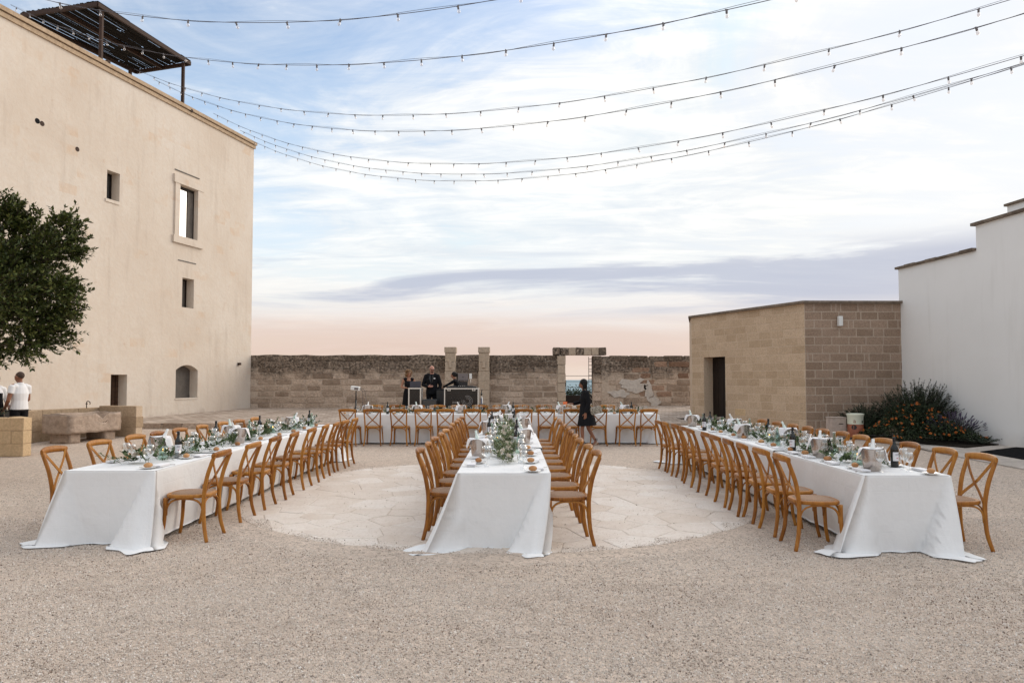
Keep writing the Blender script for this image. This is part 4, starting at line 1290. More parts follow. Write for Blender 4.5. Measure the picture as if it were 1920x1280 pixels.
# ------------------------------------------------------------------ tablecloths
def cloth_mesh(W, y0, y1, near, far, hem=.05, seed=0, zoff=0.0):
    """one cloth covering y0..y1 of a table of width W (local: centre line x=0). near/far: list of two flare specs
    (left, right) or None. spec = (span on end, span on side, (dx, dy) of the tip, pool length)"""
    rn = random.Random(seed)
    hw = W/2
    per = []          # (point, outward normal, list of (weight, tip, pool))
    def add(x, y, nx, ny): per.append((x, y, nx, ny))
    step = .03
    def run(p, q, nx, ny):
        L = math.hypot(q[0]-p[0], q[1]-p[1]); n = max(2, int(L/step))
        for i in range(n): add(p[0]+(q[0]-p[0])*i/n, p[1]+(q[1]-p[1])*i/n, nx, ny)
    rc = .02
    def corner(cx, cy, a0, a1):
        for i in range(7):
            a = a0+(a1-a0)*i/6
            add(cx+rc*math.cos(a), cy+rc*math.sin(a), math.cos(a), math.sin(a))
    chains = []
    if near and far:
        run((-hw, (y0+y1)/2), (-hw, y0+rc), -1, 0); corner(-hw+rc, y0+rc, PI, 1.5*PI); run((-hw+rc, y0), (hw-rc, y0), 0, -1); corner(hw-rc, y0+rc, 1.5*PI, 2*PI)
        run((hw, y0+rc), (hw, y1-rc), 1, 0); corner(hw-rc, y1-rc, 0, .5*PI); run((hw-rc, y1), (-hw+rc, y1), 0, 1); corner(-hw+rc, y1-rc, .5*PI, PI); run((-hw, y1-rc), (-hw, (y0+y1)/2), -1, 0)
        chains.append(per)
    elif near:
        run((-hw, y1), (-hw, y0+rc), -1, 0); corner(-hw+rc, y0+rc, PI, 1.5*PI); run((-hw+rc, y0), (hw-rc, y0), 0, -1); corner(hw-rc, y0+rc, 1.5*PI, 2*PI); run((hw, y0+rc), (hw, y1), 1, 0); add(hw, y1, 1, 0)
        chains.append(per)
    elif far:
        run((hw, y0), (hw, y1-rc), 1, 0); corner(hw-rc, y1-rc, 0, .5*PI); run((hw-rc, y1), (-hw+rc, y1), 0, 1); corner(-hw+rc, y1-rc, .5*PI, PI); run((-hw, y1-rc), (-hw, y0), -1, 0); add(-hw, y0, -1, 0)
        chains.append(per)
    else:
        run((-hw, y1), (-hw, y0), -1, 0); add(-hw, y0, -1, 0); chains.append(list(per)); per.clear()
        run((hw, y0), (hw, y1), 1, 0); add(hw, y1, 1, 0); chains.append(list(per))
    corners = []
    if near: near = [(*sp, c) for sp, c in zip(near, ((-hw, y0), (hw, y0)))]
    if far: far = [(*sp, c) for sp, c in zip(far, ((-hw, y1), (hw, y1)))]
    if near: corners += [((-hw, y0), near[0], -1, -1), ((hw, y0), near[1], 1, -1)]
    if far: corners += [((-hw, y1), far[0], -1, 1), ((hw, y1), far[1], 1, 1)]
    b = MB()
    T = [0, .012, .03, .08, .16, .25, .35, .45, .55, .65, .75, .84, .92, .975, 1.0]
    H = ZT+zoff
    ph = [rn.uniform(0, 6.28) for _ in range(6)]
    topids = []
    for ch in chains:
        n = len(ch); base = len(b.v)
        rowsn = len(T)+3
        grid = [[None]*n for _ in range(rowsn)]
        for j, (x, y, nx, ny) in enumerate(ch):
            sl = x*1.0+y*1.0
            # which flare acts here
            best = None
            for (cx, cy), spec, sx, sy in corners:
                if spec is None: continue
                ds = abs(y-cy) if abs(x-cx) < rc*1.01 else None
                de = abs(x-cx) if abs(y-cy) < rc*1.01 else None
                if ds is not None and de is not None: dist, span = min(max(ds, 0), max(de, 0))*0, 1
                elif de is not None: dist, span = de, spec[0]
                elif ds is not None: dist, span = ds, spec[1]
                else: continue
                if best is None or dist/span < best[0]/best[1]: best = (dist, span, spec, ds is not None and de is None)
            for i, t in enumerate(T):
                z = H*(1-t)
                if i == 0: grid[i][j] = Vector((x-nx*.008, y-ny*.008, H)); continue
                amp = .015*t
                und = amp*(math.sin(sl*7+ph[0])+.7*math.sin(sl*13+ph[1])+.5*math.sin(sl*23+ph[2]+2*t))
                tuck = -.05*t*t if abs(nx) > .9 else -.045*t
                off = und*.6+tuck+.001+zoff*1.5
                px_, py_ = x+nx*off, y+ny*off
                zz = z
                if hem > 0 and abs(nx) > .9: zz = hem*t+z*1.0*(1-hem*t/max(H, .1))
                if best:
                    dist, span, spec, on_side = best
                    wv = span*(.10+.90*t)
                    k = max(0.0, 1-dist/wv) if wv > 0 else 0
                    k = k**.55
                    tx, ty = spec[2]
                    g = t**1.12
                    wob = 1+.10*math.sin(dist*22+ph[3]+t*2)*t
                    q = max(0.0, 1-dist/wv) if wv > 0 else 0
                    st_ = min(1.0, q*6); st_ = st_*st_*(3-2*st_)
                    sg = math.sin(PI*min(1, q/.3))*.07*t if q < .3 else 0
                    ccx, ccy = spec[4]
                    tgx, tgy = (0, (1 if ccy < (y0+y1)/2 else -1)) if on_side else ((1 if ccx < 0 else -1), 0)
                    px_ += nx*.075*t*st_*(1-.4*q)+tgx*sg; py_ += ny*.075*t*st_*(1-.4*q)+tgy*sg
                    # the fold bulges along the face normal before it reaches the tip
                    px_ += (tx*g*k*wob + nx*.05*math.sin(PI*min(1, dist/max(wv, .01)))*t*(1 if dist < wv else 0))
                    py_ += (ty*g*k*wob + ny*.05*math.sin(PI*min(1, dist/max(wv, .01)))*t*(1 if dist < wv else 0))
                    if k > .05: zz = zz*(1-min(1, k*3))+z*min(1, k*3)
                grid[i][j] = Vector((px_, py_, max(zz, .012+.003*math.sin(sl*31))))
            # pool on the ground
            last = grid[len(T)-1][j]
            pool = .015
            dirv = Vector((nx, ny, 0))
            if best:
                dist, span, spec, on_side = best
                k = max(0.0, 1-dist/span)**.6
                pool = .015+spec[3]*k*(1+.35*math.sin(dist*26+ph[4]))
                tip = Vector((spec[2][0], spec[2][1], 0))
                if tip.length > 0: dirv = (dirv*.6+tip.normalized()*1.0*min(1, k*2)).normalized()
            elif abs(nx) > .9 and hem > 0:
                pool = .0
            for q in (1, 2, 3):
                v = last+dirv*(pool*q/3)
                if pool > .03:
                    v.z = .012+.03*math.sin(PI*q/3.2)*(0.5+.5*math.sin(sl*19+ph[5]))*min(1, pool/.12)
                grid[len(T)-1+q][j] = v
        for row in grid: b.v += row
        for i in range(rowsn-1):
            for j in range(n-1):
                a = base+i*n+j
                b.face((a, a+1, a+n+1, a+n), 0, True)
        topids.append([base+j for j in range(n)])
    if len(topids) == 1: b.face(topids[0], 0, False)
    else:
        A, B_ = topids[0], topids[1][::-1]
        b.face(A[::-1]+topids[1][::-1] if False else [A[0], A[-1], topids[1][0], topids[1][-1]], 0, False)
    return b
CLG = 'white tablecloths of the long banquet tables'
def cloths(key, cuts, nearspec, farspec, labels, loc, rz, W, L, hem=.05):
    for i, (a, c) in enumerate(zip(cuts[:-1], cuts[1:])):
        first, last = i == 0, i == len(cuts)-2
        lift = .006*(1+i % 2) if not first else .0
        ov = .06 if not last else 0
        b = cloth_mesh(W, a, c+ov, nearspec if first else None, farspec if last else None, hem, hash_(key)+i, lift if i % 2 else 0.0)
        o = b.build('tablecloth', M_CLOTH, None, loc, rz)
        tag(o, labels[i], 'tablecloth', CLG)
def hash_(s): return sum(ord(c)*7 for c in s)
def tc_loc(k):
    t = TAB[k]; return ((t['x0']+t['x1'])/2, t['y0'], 0)
Lt = TAB['L']; Wl = Lt['x1']-Lt['x0']
cloths('L', [0, 1.62, 4.6, 7.04], [(.20, .30, (-.30, -.04), .14), (.40, .16, (.07, -.20), .16)], [(.3, .3, (-.2, .2), .1), (.3, .3, (.2, .2), .1)],
       ['white cloth with pooled front corners draping the front end of the tower-side table', 'white cloth draping the middle stretch of the tower-side table', 'white cloth draping the far end of the tower-side table'], tc_loc('L'), 0, Wl, 7.04)
cloths('C', [0, 2.4, 4.8, 7.21], [(.09, .34, (-.30, -.15), .20), (.37, .10, (-.10, -.22), .12)], [(.3, .3, (-.15, .2), .08), (.3, .3, (.15, .2), .08)],
       ['white cloth with one corner trailing on the plaza at the front of the centre table', 'white cloth draping the middle stretch of the centre table', 'white cloth draping the far end of the centre table'], tc_loc('C'), 0, TAB['C']['x1']-TAB['C']['x0'], 7.21)
cloths('R', [0, 2.2, 4.7, 7.06], [(.17, .30, (-.28, -.05), .19), (.28, .20, (.01, -.18), .15)], [(.3, .3, (-.30, .1), .2), (.3, .3, (.2, .2), .1)],
       ['white cloth with two flared pooled corners at the front of the house-side table', 'white cloth draping the middle stretch of the house-side table', 'white cloth draping the far end of the house-side table'], tc_loc('R'), 0, TAB['R']['x1']-TAB['R']['x0'], 7.06)
tF = TAB['F']
cloths('F', [0, 2.05, 4.1, 6.1, 7.85], [(.3, .3, (.12, -.12), .05), (.3, .3, (-.12, -.12), .05)], [(.3, .3, (.14, .16), .06), (.3, .3, (-.14, .2), .06)],
       ['white cloth on the cross table at its end nearest the plastered tower', 'white cloth on the cross table behind the tower-side half of the centre table', 'white cloth on the cross table behind the house-side half of the centre table', 'white cloth on the cross table at its end nearest the tufo house'],
       (tF['x0'], (tF['y0']+tF['y1'])/2, gh(0, 17.7)), R(-90), tF['y1']-tF['y0'], 7.85, .03)

# ------------------------------------------------------------------ tableware
def wine_glass(h, r, label):
    t = thing('wine_glass', label, 'wine glass')
    b = MB(); b.lathe([(.004, h*.44), (r*.62, h*.50), (r*.96, h*.62), (r, h*.72), (r*.92, h*.88), (r*.80, h), (r*.78, h), (r*.90, h*.88), (r*.97, h*.72), (r*.92, h*.63), (r*.58, h*.515), (.003, h*.46)], 14, cap=False); b.build('bowl', M_GLASS, t)
    b = MB(); b.lathe([(.034, .001), (.032, .004), (.010, .008), (.0045, .02), (.0042, h*.40), (.008, h*.445)], 12, cap=False); b.build('stem', M_GLASS, t)
    return register(t)
def simple_glass(h, r):
    b = MB()
    b.lathe([(.034, .001), (.010, .008), (.0045, .02), (.0042, h*.42), (r*.62, h*.50), (r*.96, h*.62), (r, h*.72), (r*.92, h*.88), (r*.80, h)], 12, cap=False)
    return b.mesh('wine_glass', M_GLASS)
SG = simple_glass(.215, .044), simple_glass(.185, .040)
glassT = None
def tumbler_mesh():
    b = MB(); b.lathe([(.030, .002), (.036, .006), (.038, .09), (.036, .09), (.033, .012), (.0, .010)], 14); return b.mesh('tumbler', M_GLASS)
TUMB = tumbler_mesh()
def plate_mesh():
    b = MB(); b.lathe([(.045, .0), (.050, .004), (.082, .013), (.084, .016), (.080, .016), (.048, .007), (.0, .006)], 20); return b.mesh('bread_plate', M_CHINA)
PLATE = plate_mesh()
def roll_mesh(seed):
    rn = random.Random(seed)
    b = MB(); b.ball((0, 0, .024), (.045, .034, .027), 10, 7)
    for v in b.v: v += Vector((noise.noise(v*30+Vector((seed, 0, 0))), noise.noise(v*30), 0))*.005
    return b.mesh('bread_roll', M_BREAD)
ROLLS = [roll_mesh(i) for i in range(4)]
def nap_mesh():
    b = MB()
    for i in range(4):
        b.box((0.002*(i % 2), 0, .0025+.0052*i), (.095-.002*i, .20, .0045), 0, None, .0015)
    return b.mesh('folded_napkin', M_NAPKIN)
NAP = nap_mesh()
def cutlery(kind):
    b = MB()
    if kind == 'fork':
        b.band([(0, -.09, .004), (0, .03, .004), (0, .05, .007)], [.009, .007, .016], .0022, (1, 0, 0))
        for x in (-.007, -.0023, .0023, .007): b.band([(x, .05, .007), (x, .095, .009)], .0026, .002, (1, 0, 0))
    else:
        b.band([(0, -.10, .004), (0, .0, .004)], [.013, .010], .006, (1, 0, 0)); b.band([(0, .0, .004), (.001, .06, .004), (.003, .11, .004)], [.012, .018, .004], .0016, (1, 0, 0))
    return b.mesh(kind, M_SILVER)
FORK, KNIFE = cutlery('fork'), cutlery('knife')
def item(name, me, label, cat, loc, rz=0, group=None):
    o = link(name, me, None, loc, rz); return tag(o, label, cat, group)
def setting(k, s, i, x, y, dirx, diry, where):
    """one place setting; (dirx,diry) points from the table edge inward"""
    zt = ZT+gh(x, y)*(1 if k == 'F' else 0)+.006
    tx, ty = -diry, dirx
    def P(a, c): return (x+dirx*a+tx*c, y+diry*a+ty*c, zt)
    rn = random.Random(f'{k}{s}{i}')
    rz = math.atan2(diry, dirx)
    j = lambda q: rn.uniform(-q, q)
    o = item('folded_napkin', NAP, f'folded white napkin at {where}', 'napkin', P(.115+j(.01), j(.02)), rz, 'folded napkins at the place settings')
    p = P(.17+j(.015), .21+j(.03))
    item('bread_plate', PLATE, f'white side plate at {where}', 'plate', p, 0, 'white side plates')
    item('bread_roll', rn.choice(ROLLS), f'crusty bread roll at {where}', 'bread roll', (p[0], p[1], zt+.008), rn.uniform(0, 6), 'bread rolls on side plates')
    global glassT
    for q, (a, c, h, r_, nm) in enumerate(((.275, -.075, .215, .044, 'taller'), (.255, .07, .185, .040, 'shorter'))):
        p = P(a+j(.02), c+j(.025))
        lb = f'{nm} wine glass at {where}'
        if y < 12.2 and k != 'F':
            if q == 0:
                if glassT is None:
                    glassT = wine_glass(.215, .044, lb); glassT['group'] = 'wine glasses on the banquet tables'; glassT.location = p
                else: copy_tree(glassT, None, p, 0, lb)
            else:
                c_ = copy_tree(glassT, None, p, 0, lb) if glassT else None
                if c_: c_.scale = (.92, .92, .87)
        else:
            item('wine_glass', SG[q], lb, 'wine glass', p, 0, 'wine glasses on the banquet tables')
    if y < 9.4 and k != 'F':
        item('fork', FORK, f'silver fork at {where}', 'fork', P(.12, .095), rz-R(90), 'silver forks')
        item('knife', KNIFE, f'silver knife at {where}', 'knife', P(.12, -.10), rz-R(90), 'silver knives')
    if i % 3 == 1 and k != 'F':
        item('tumbler', TUMB, f'clear water tumbler at {where}', 'tumbler', P(.29+j(.02), .16), 0, 'clear water tumblers')
for (k, s), L in rowsY.items():
    t = TAB[k]
    for i, y in enumerate(L):
        xe = t['x1'] if s > 0 else t['x0']
        setting(k, s, i, xe, max(y, t['y0']+.28), -s, 0, f'{ORD[i]} place from the front, {side_nm[(k, s)]}')
for i, x in enumerate(FX): setting('F', -1, i, x, tF['y0'], 0, 1, f'{ORD[i]} near-side place from the tower, cross table')
for i in range(13): setting('F', 1, i, -3.75+.575*i, tF['y1'], 0, -1, f'{ORD[i]} far-side place from the tower, cross table')

# ice buckets with napkin and bottle neck
def bucket(label, var):
    t = thing('ice_bucket', label, 'ice bucket', group='steel ice buckets on the tables')
    b = MB(); b.lathe([(.072, 0), (.076, .004), (.092, .11), (.107, .205), (.113, .212), (.113, .218), (.106, .216), (.088, .11), (.07, .01), (0, .009)], 24); b.build('pail', M_STEEL, t)
    # napkin laid over the rim: a sagging square whose corners hang down outside
    b = MB(); n = 17; S = .40 if var != 1 else .36
    rn = random.Random(var+40)
    ca, sa = math.cos(-.25+var*.4), math.sin(-.25+var*.4)
    for i in range(n):
        for j in range(n):
            u, v = (i/(n-1)-.5)*(.50 if var != 1 else .42), (j/(n-1)-.5)*(.17 if var != 2 else .14)+(-.03 if var else .02)
            r_ = math.hypot(u, v)
            z = .224+.004*math.sin(u*40+v*25)
            if r_ < .10: z = .222-.012*(1-r_/.10)
            k = 1.0
            if r_ > .116:
                ex = r_-.116
                z = .222-ex*.95
                k = (.119+ex*.22+.008*math.sin(6*math.atan2(v, u)+var))/r_
            b.v.append(Vector(((u*ca-v*sa)*k, (u*sa+v*ca)*k, z)))
    for i in range(n-1):
        for j in range(n-1): b.face((i*n+j, i*n+n+j, i*n+n+j+1, i*n+j+1), 0, True)
    b.build('napkin', M_NAPKIN, t)
    a = 1.0+var*1.3
    b = MB(); dx, dy = math.cos(a), math.sin(a)
    b.tube([(dx*.02, dy*.02, .16), (dx*.06, dy*.06, .235), (dx*.078, dy*.078, .27), (dx*.094, dy*.094, .305)], [.03, .022, .0145, .0150], 12)
    b.build('bottle_neck', M_PALEBOTTLE if var % 2 else M_WHITEPL, t)
    return register(t)
BK = [bucket('', v) for v in range(3)]
used = set()
BUCK = [
    ('L', -4.25, 8.28, 'bucket near the front end of the tower-side table, bread beside it'), ('L', -4.22, 10.3, 'bucket on the tower-facing edge halfway along the tower-side table'),
    ('L', -3.86, 9.68, 'bucket on the chair-lined inner edge, middle of the tower-side table'), ('L', -4.0, 12.46, 'bucket towards the far end of the tower-side table'),
    ('C', -.39, 8.0, 'bucket nearest the camera on the centre table'), ('C', .17, 9.6, 'bucket on the house-facing edge of the centre table'), ('C', -.40, 11.2, 'third bucket back along the centre table'), ('C', .2, 12.3, 'bucket near the far end of the centre table, house side'), ('C', -.3, 13.3, 'bucket at the far end of the centre table, tower side'),
    ('R', 3.60, 6.86, 'bucket at the front end of the house-side table'), ('R', 3.60, 8.02, 'bucket second from the front of the house-side table'), ('R', 3.93, 9.75, 'bucket on the house-facing edge of the house-side table'), ('R', 3.55, 10.55, 'bucket beside the candles in the middle of the house-side table'), ('R', 3.9, 12.0, 'bucket near the far end of the house-side table, outer edge'), ('R', 3.5, 13.3, 'bucket at the very far end of the house-side table'),
    ('F', -3.72, 17.62, 'bucket on the cross table nearest the tower'), ('F', -2.45, 17.7, 'bucket on the cross table before the woman with curls'), ('F', -1.32, 17.62, 'bucket on the cross table before the disc jockey case'), ('F', -.15, 17.75, 'bucket in the middle of the cross table'), ('F', 1.26, 17.62, 'bucket on the cross table before the wall opening'), ('F', 2.9, 17.72, 'bucket on the cross table nearest the tufo house'),
]
for i, (k, x, y, lb) in enumerate(BUCK):
    z = ZT+.004+(gh(x, y) if k == 'F' else 0)
    v = [0, 1, 2, 0, 1, 1, 0, 2, 0, 0, 0, 1, 1, 2, 1][i % 15]
    lb = 'steel ice '+lb
    if v not in used: used.add(v); BK[v].location = (x, y, z); BK[v]['label'] = lb
    else: copy_tree(BK[v], None, (x, y, z), random.Random(i).uniform(-.6, .6), lb)
# wine bottles
def bottle():
    t = thing('wine_bottle', '', 'wine bottle', group='dark wine bottles on the tables')
    b = MB(); b.lathe([(.034, 0), (.0375, .005), (.0375, .185), (.034, .205), (.018, .232), (.0145, .245), (.0145, .262)], 18); b.build('body', M_BOTTLE, t)
    b = MB(); b.lathe([(.0152, .262), (.0152, .300), (.0165, .301), (.0165, .307), (0, .308)], 14, cap=False); b.build('capsule', M_FOIL, t)
    b = MB(); n = 12
    for j in range(n+1):
        q = -PI/2-1.15+2.3*j/n
        for z in (.065, .155): b.v.append(Vector((.0382*math.cos(q), .0382*math.sin(q), z)))
    for j in range(n): b.face((2*j, 2*j+2, 2*j+3, 2*j+1), 0, True)
    lab = b.build('label', M_LABEL, t)
    b = MB()
    for (q0, q1, z0, z1, m_) in ((-.25, .15, .088, .098, 0),):
        for j in range(4):
            a0 = -PI/2+q0+(q1-q0)*j/4; a1 = -PI/2+q0+(q1-q0)*(j+1)/4
            b.poly([(.0386*math.cos(a), .0386*math.sin(a), z) for a, z in ((a0, z0), (a1, z0), (a1, z1), (a0, z1))])
    b.build('emblem', M_LABELRED, lab)
    b = MB()
    for z in (.122, .130, .138): 
        for j in range(4):
            a0 = -PI/2-.5+j*.25; a1 = a0+.2
            b.poly([(.0386*math.cos(a), .0386*math.sin(a), zz) for a, zz in ((a0, z), (a1, z), (a1, z+.004), (a0, z+.004))])
    b.build('print', M_LABELGREY, lab)
    return register(t)
bot0 = bottle()
BOT = [('L', -3.88, 7.97, 'bottle nearest the front of the tower-side table'), ('L', -4.30, 9.95, 'bottle near the middle of the tower-side table, tower edge'), ('L', -4.2, 11.4, 'bottle in the garland past the middle of the tower-side table'), ('L', -3.98, 13.45, 'bottle at the far end of the tower-side table'),
       ('C', -.36, 10.9, 'bottle behind the front ice bucket on the centre table'), ('C', -.38, 13.05, 'bottle at the far tower-side end of the centre table'), ('C', .06, 9.05, 'bottle before the second ice bucket on the centre table'), ('C', .07, 10.35, 'bottle behind the second ice bucket on the centre table'), ('C', .05, 13.5, 'bottle at the far end of the centre table by its house side'),
       ('R', 3.53, 8.62, 'bottle between two ice buckets on the house-side table'), ('R', 3.98, 7.14, 'bottle beside the foremost ice bucket on the house-side table'), ('R', 3.44, 12.25, 'bottle by the inner edge, far half of the house-side table'), ('R', 3.93, 10.5, 'bottle by the outer edge, middle of the house-side table'), ('R', 3.72, 12.85, 'bottle standing in the garland, far half of the house-side table'),
       ('F', -3.2, 17.6, 'bottle on the cross table nearest the tower'), ('F', 0.03, 17.65, 'bottle in the middle of the cross table'), ('F', 3.08, 17.65, 'bottle on the cross table nearest the tufo house')]
for i, (k, x, y, lb) in enumerate(BOT):
    z = ZT+.004+(gh(x, y) if k == 'F' else 0); lb = 'dark wine '+lb
    rz = random.Random(i+5).uniform(-.7, .7)+(.4 if x < 0 else -.4)
    if i == 0: bot0.location = (x, y, z); bot0.rotation_euler = (0, 0, rz); bot0['label'] = lb
    else: copy_tree(bot0, None, (x, y, z), rz, lb)
# clear water carafes and candle vases
b = MB(); b.lathe([(.036, .002), (.042, .01), (.042, .12), (.034, .16), (.018, .20), (.015, .24), (.0165, .265), (.013, .262), (.016, .20), (.032, .158), (.039, .12), (.038, .012), (0, .01)], 16)
CARAFE = b.mesh('water_carafe', M_GLASSG)
def candle(label):
    t = thing('candle_vase', label, 'candle', group='glass vases with floating candles')
    b = MB(); b.lathe([(.052, .001), (.055, .005), (.055, .145), (.0525, .145), (.0525, .008), (0, .007)], 18); b.build('glass_cylinder', M_GLASSG, t)
    b = MB(); b.lathe([(.0, .062), (.036, .066), (.044, .078), (.042, .090), (.0, .094)], 16); c = b.build('floating_candle', M_WAX, t)
    b = MB(); b.lathe([(0, .096), (.005, .103), (.004, .112), (0, .124)], 8); b.build('flame', M_FLAME, c)
    return register(t)
can0 = None
pos = {'L': [(-3.98, 7.82), (-4.06, 8.75), (-3.97, 10.1), (-4.05, 11.6), (-4.0, 12.9)], 'C': [(-.20, 9.4), (.02, 11.0), (-.15, 12.4)], 'R': [(3.70, 7.35), (3.84, 8.75), (3.72, 9.9), (3.68, 11.2), (3.8, 12.5)]}
for k, L in pos.items():
    for i, (x, y) in enumerate(L):
        lb = f'floating candle in a glass vase, {ORD[i]} from the front of the {TAB[k]["nm"]}'
        if can0 is None: can0 = candle(lb); can0.location = (x, y, ZT+.004)
        else: copy_tree(can0, None, (x, y, ZT+.004), 0, lb)
car = {'L': [(-4.16, 8.55), (-4.18, 10.9), (-3.85, 12.1), (-3.86, 13.2)], 'C': [(.08, 8.45), (-.3, 10.2), (.08, 11.6)], 'R': [(3.95, 8.4), (3.6, 9.3), (3.92, 11.3), (3.6, 12.9)]}
for k, L in car.items():
    for i, (x, y) in enumerate(L):
        item('water_carafe', CARAFE, f'clear glass water carafe, {ORD[i]} from the front of the {TAB[k]["nm"]}', 'carafe', (x, y, ZT+.004), 0, 'clear water carafes')

# ------------------------------------------------------------------ garlands
def leaf(b, p, d, L, w_, up, mat_=0):
    d = d.normalized(); s = d.cross(up)
    if s.length < 1e-3: s = d.orthogonal()
    s.normalize(); n_ = s.cross(d)
    b.poly([p, p+d*L*.45+s*w_+n_*L*.05, p+d*L, p+d*L*.45-s*w_+n_*L*.05], mat_)
def rose_mesh():
    b = MB(); rn = random.Random(3)
    for ring, (n_, r_, z_, tilt, L) in enumerate(((5, .012, .0, .95, .040), (5, .009, .010, .65, .036), (4, .005, .016, .35, .032), (3, .002, .02, .12, .026))):
        for i in range(n_):
            q = 2*PI*i/n_+ring*.7
            o = Vector((math.cos(q), math.sin(q), 0)); t_ = Vector((-math.sin(q), math.cos(q), 0))
            d = (o*math.sin(tilt)+Vector((0, 0, 1))*math.cos(tilt))
            p = o*r_+Vector((0, 0, z_))
            b.poly([p-t_*.008, p+d*L*.55-t_*.021, p+d*L-t_*.010+o*.006, p+d*L+t_*.010+o*.006, p+d*L*.55+t_*.021, p+t_*.008])
    return b.mesh('flower', M_ROSE)
ROSE = rose_mesh()
def garland(label, p0, p1, width, height, n, nfl, seed, big=0.0, zt=ZT+.004, mt=None):
    rn = random.Random(seed)
    p0, p1 = Vector(p0), Vector(p1)
    t = thing('leaf_garland', label, 'garland', (p0.x, p0.y, zt), 0, 'leaf garlands along the tables')
    ax = (p1-p0); L = ax.length; ax.normalize(); sd = Vector((-ax.y, ax.x, 0))
    ax = Vector((ax.x, ax.y, 0)); up = Vector((0, 0, 1))
    b = MB()
    st = []
    for i in range(int(L/.045)):
        s = i*.045+rn.uniform(0, .04)
        o = ax*s+sd*(rn.gauss(0, .33)*width)
        st.append(o)
    bigl = 0
    for o in st:
        # a sprig: curved stem with leaves in pairs
        d = (ax*rn.uniform(-1, 1)+sd*rn.uniform(-1, 1)*.9+up*rn.uniform(.15, .95)).normalized()
        Ls = rn.uniform(.12, .24)*(height/.15)**.5
        bend = Vector((rn.uniform(-1, 1), rn.uniform(-1, 1), -.8))*.35
        P = [o+up*.015]
        for q in range(5): P.append(P[-1]+d*(Ls/5)); d = (d+bend*.25).normalized()
        P = [Vector((v.x, v.y, max(v.z, .006))) for v in P]
        b.tube(P, [.0022]*6, 3, caps=False, smooth=False)
        lf = rn.random()
        for q in range(1, 6):
            for s in (-1, 1):
                dd = (P[q]-P[q-1]).normalized() if (P[q]-P[q-1]).length > 1e-6 else ax
                sv = dd.cross(up+Vector((rn.uniform(-.6, .6), rn.uniform(-.6, .6), 0)))
                if sv.length < 1e-3: continue
                sv.normalize()
                dl_ = (dd*.75+sv*s*rn.uniform(.6, 1.1)+up*rn.uniform(-.2, .45))
                if lf < .30+big: leaf(b, P[q], dl_, rn.uniform(.045, .065)*(1+big), rn.uniform(.014, .021)*(1+big), up)
                else: leaf(b, P[q], dl_, rn.uniform(.045, .075), rn.uniform(.006, .010), up)
                if rn.random() < n: leaf(b, P[q]+Vector((rn.uniform(-.02, .02), rn.uniform(-.02, .02), .01)), dl_+Vector((rn.uniform(-1, 1), rn.uniform(-1, 1), rn.uniform(0, 1))), rn.uniform(.04, .06), .009, up)
    stuff(b.build('foliage', mt or M_OLIVE, t))
    for i in range(nfl):
        s = L*(i+rn.uniform(.2, .8))/nfl
        o = ax*s+sd*(rn.uniform(-.38, .38)*width)+up*rn.uniform(.05, height*.8)
        f = link('flower', ROSE, t, o, rn.uniform(0, 6)); k = rn.uniform(.75, 1.15); f.scale = (k, k, k)
        f.rotation_euler = (rn.uniform(-.6, .6), rn.uniform(-.6, .6), rn.uniform(0, 6))
garland('olive and eucalyptus garland running along the tower-side table', (-4.03, 7.25), (-4.03, 13.7), .30, .15, .9, 14, 1, .25)
garland('tall olive garland dotted with cream roses along the centre table', (-.08, 7.36), (-.08, 13.6), .20, .12, 1.3, 36, 2, .15, mt=M_OLIVEPALE)
garland('olive and eucalyptus garland running along the house-side table', (3.78, 7.0), (3.78, 13.3), .30, .14, .9, 12, 3, .2)
garland('low leaf garland with white flowers along the cross table', (-3.9, 17.75), (3.45, 17.75), .28, .12, .7, 16, 4, .1, ZT+.004+gh(0, 17.7))
# ------------------------------------------------------------------ people
def blob(b, name, m, parent, voxel=.008, smooth=3):
    """turns overlapping closed shapes into one continuous skin"""
    o = bpy.data.objects.new('blob', b.mesh('blob', m)); COL.objects.link(o)
    md = o.modifiers.new('r', 'REMESH'); md.mode = 'VOXEL'; md.voxel_size = voxel
    ms = o.modifiers.new('s', 'SMOOTH'); ms.factor = .5; ms.iterations = smooth
    dg = bpy.context.evaluated_depsgraph_get()
    me = bpy.data.meshes.new_from_object(o.evaluated_get(dg))
    for p in me.polygons: p.use_smooth = True
    me.materials.clear(); me.materials.append(m)
    bpy.data.objects.remove(o)
    me.name = name
    return link(name, me, parent)
def hand(b, wrist, d, n, L=.175, mirror=1, curl=.35):
    """palm, four unequal bent fingers and a thumb leaving the side of the palm"""
    d = Vector(d).normalized(); n = Vector(n); n = (n-d*n.dot(d)).normalized(); s = d.cross(n)*mirror
    w_ = Vector(wrist)
    b.tube([w_-d*.01, w_+d*.03, w_+d*.085, w_+d*.10], [(.026, .018), (.036, .016), (.040, .014), (.034, .012)], 8, side=s)
    for i, (o, fl_) in enumerate(((-.029, .068), (-.010, .078), (.010, .073), (.028, .058))):
        p = w_+d*.092+s*o
        P = [p, p+d*fl_*.4-n*fl_*.10*curl, p+d*fl_*.72-n*fl_*.40*curl, p+d*fl_*.92-n*fl_*.75*curl]
        b.tube(P, [.0088, .0085, .0078, .0065], 6)
    p = w_+d*.028-s*.032
    b.tube([p, p-s*.026+d*.026-n*.008, p-s*.034+d*.052-n*.016, p-s*.030+d*.070-n*.022], [.012, .0105, .0095, .007], 6)
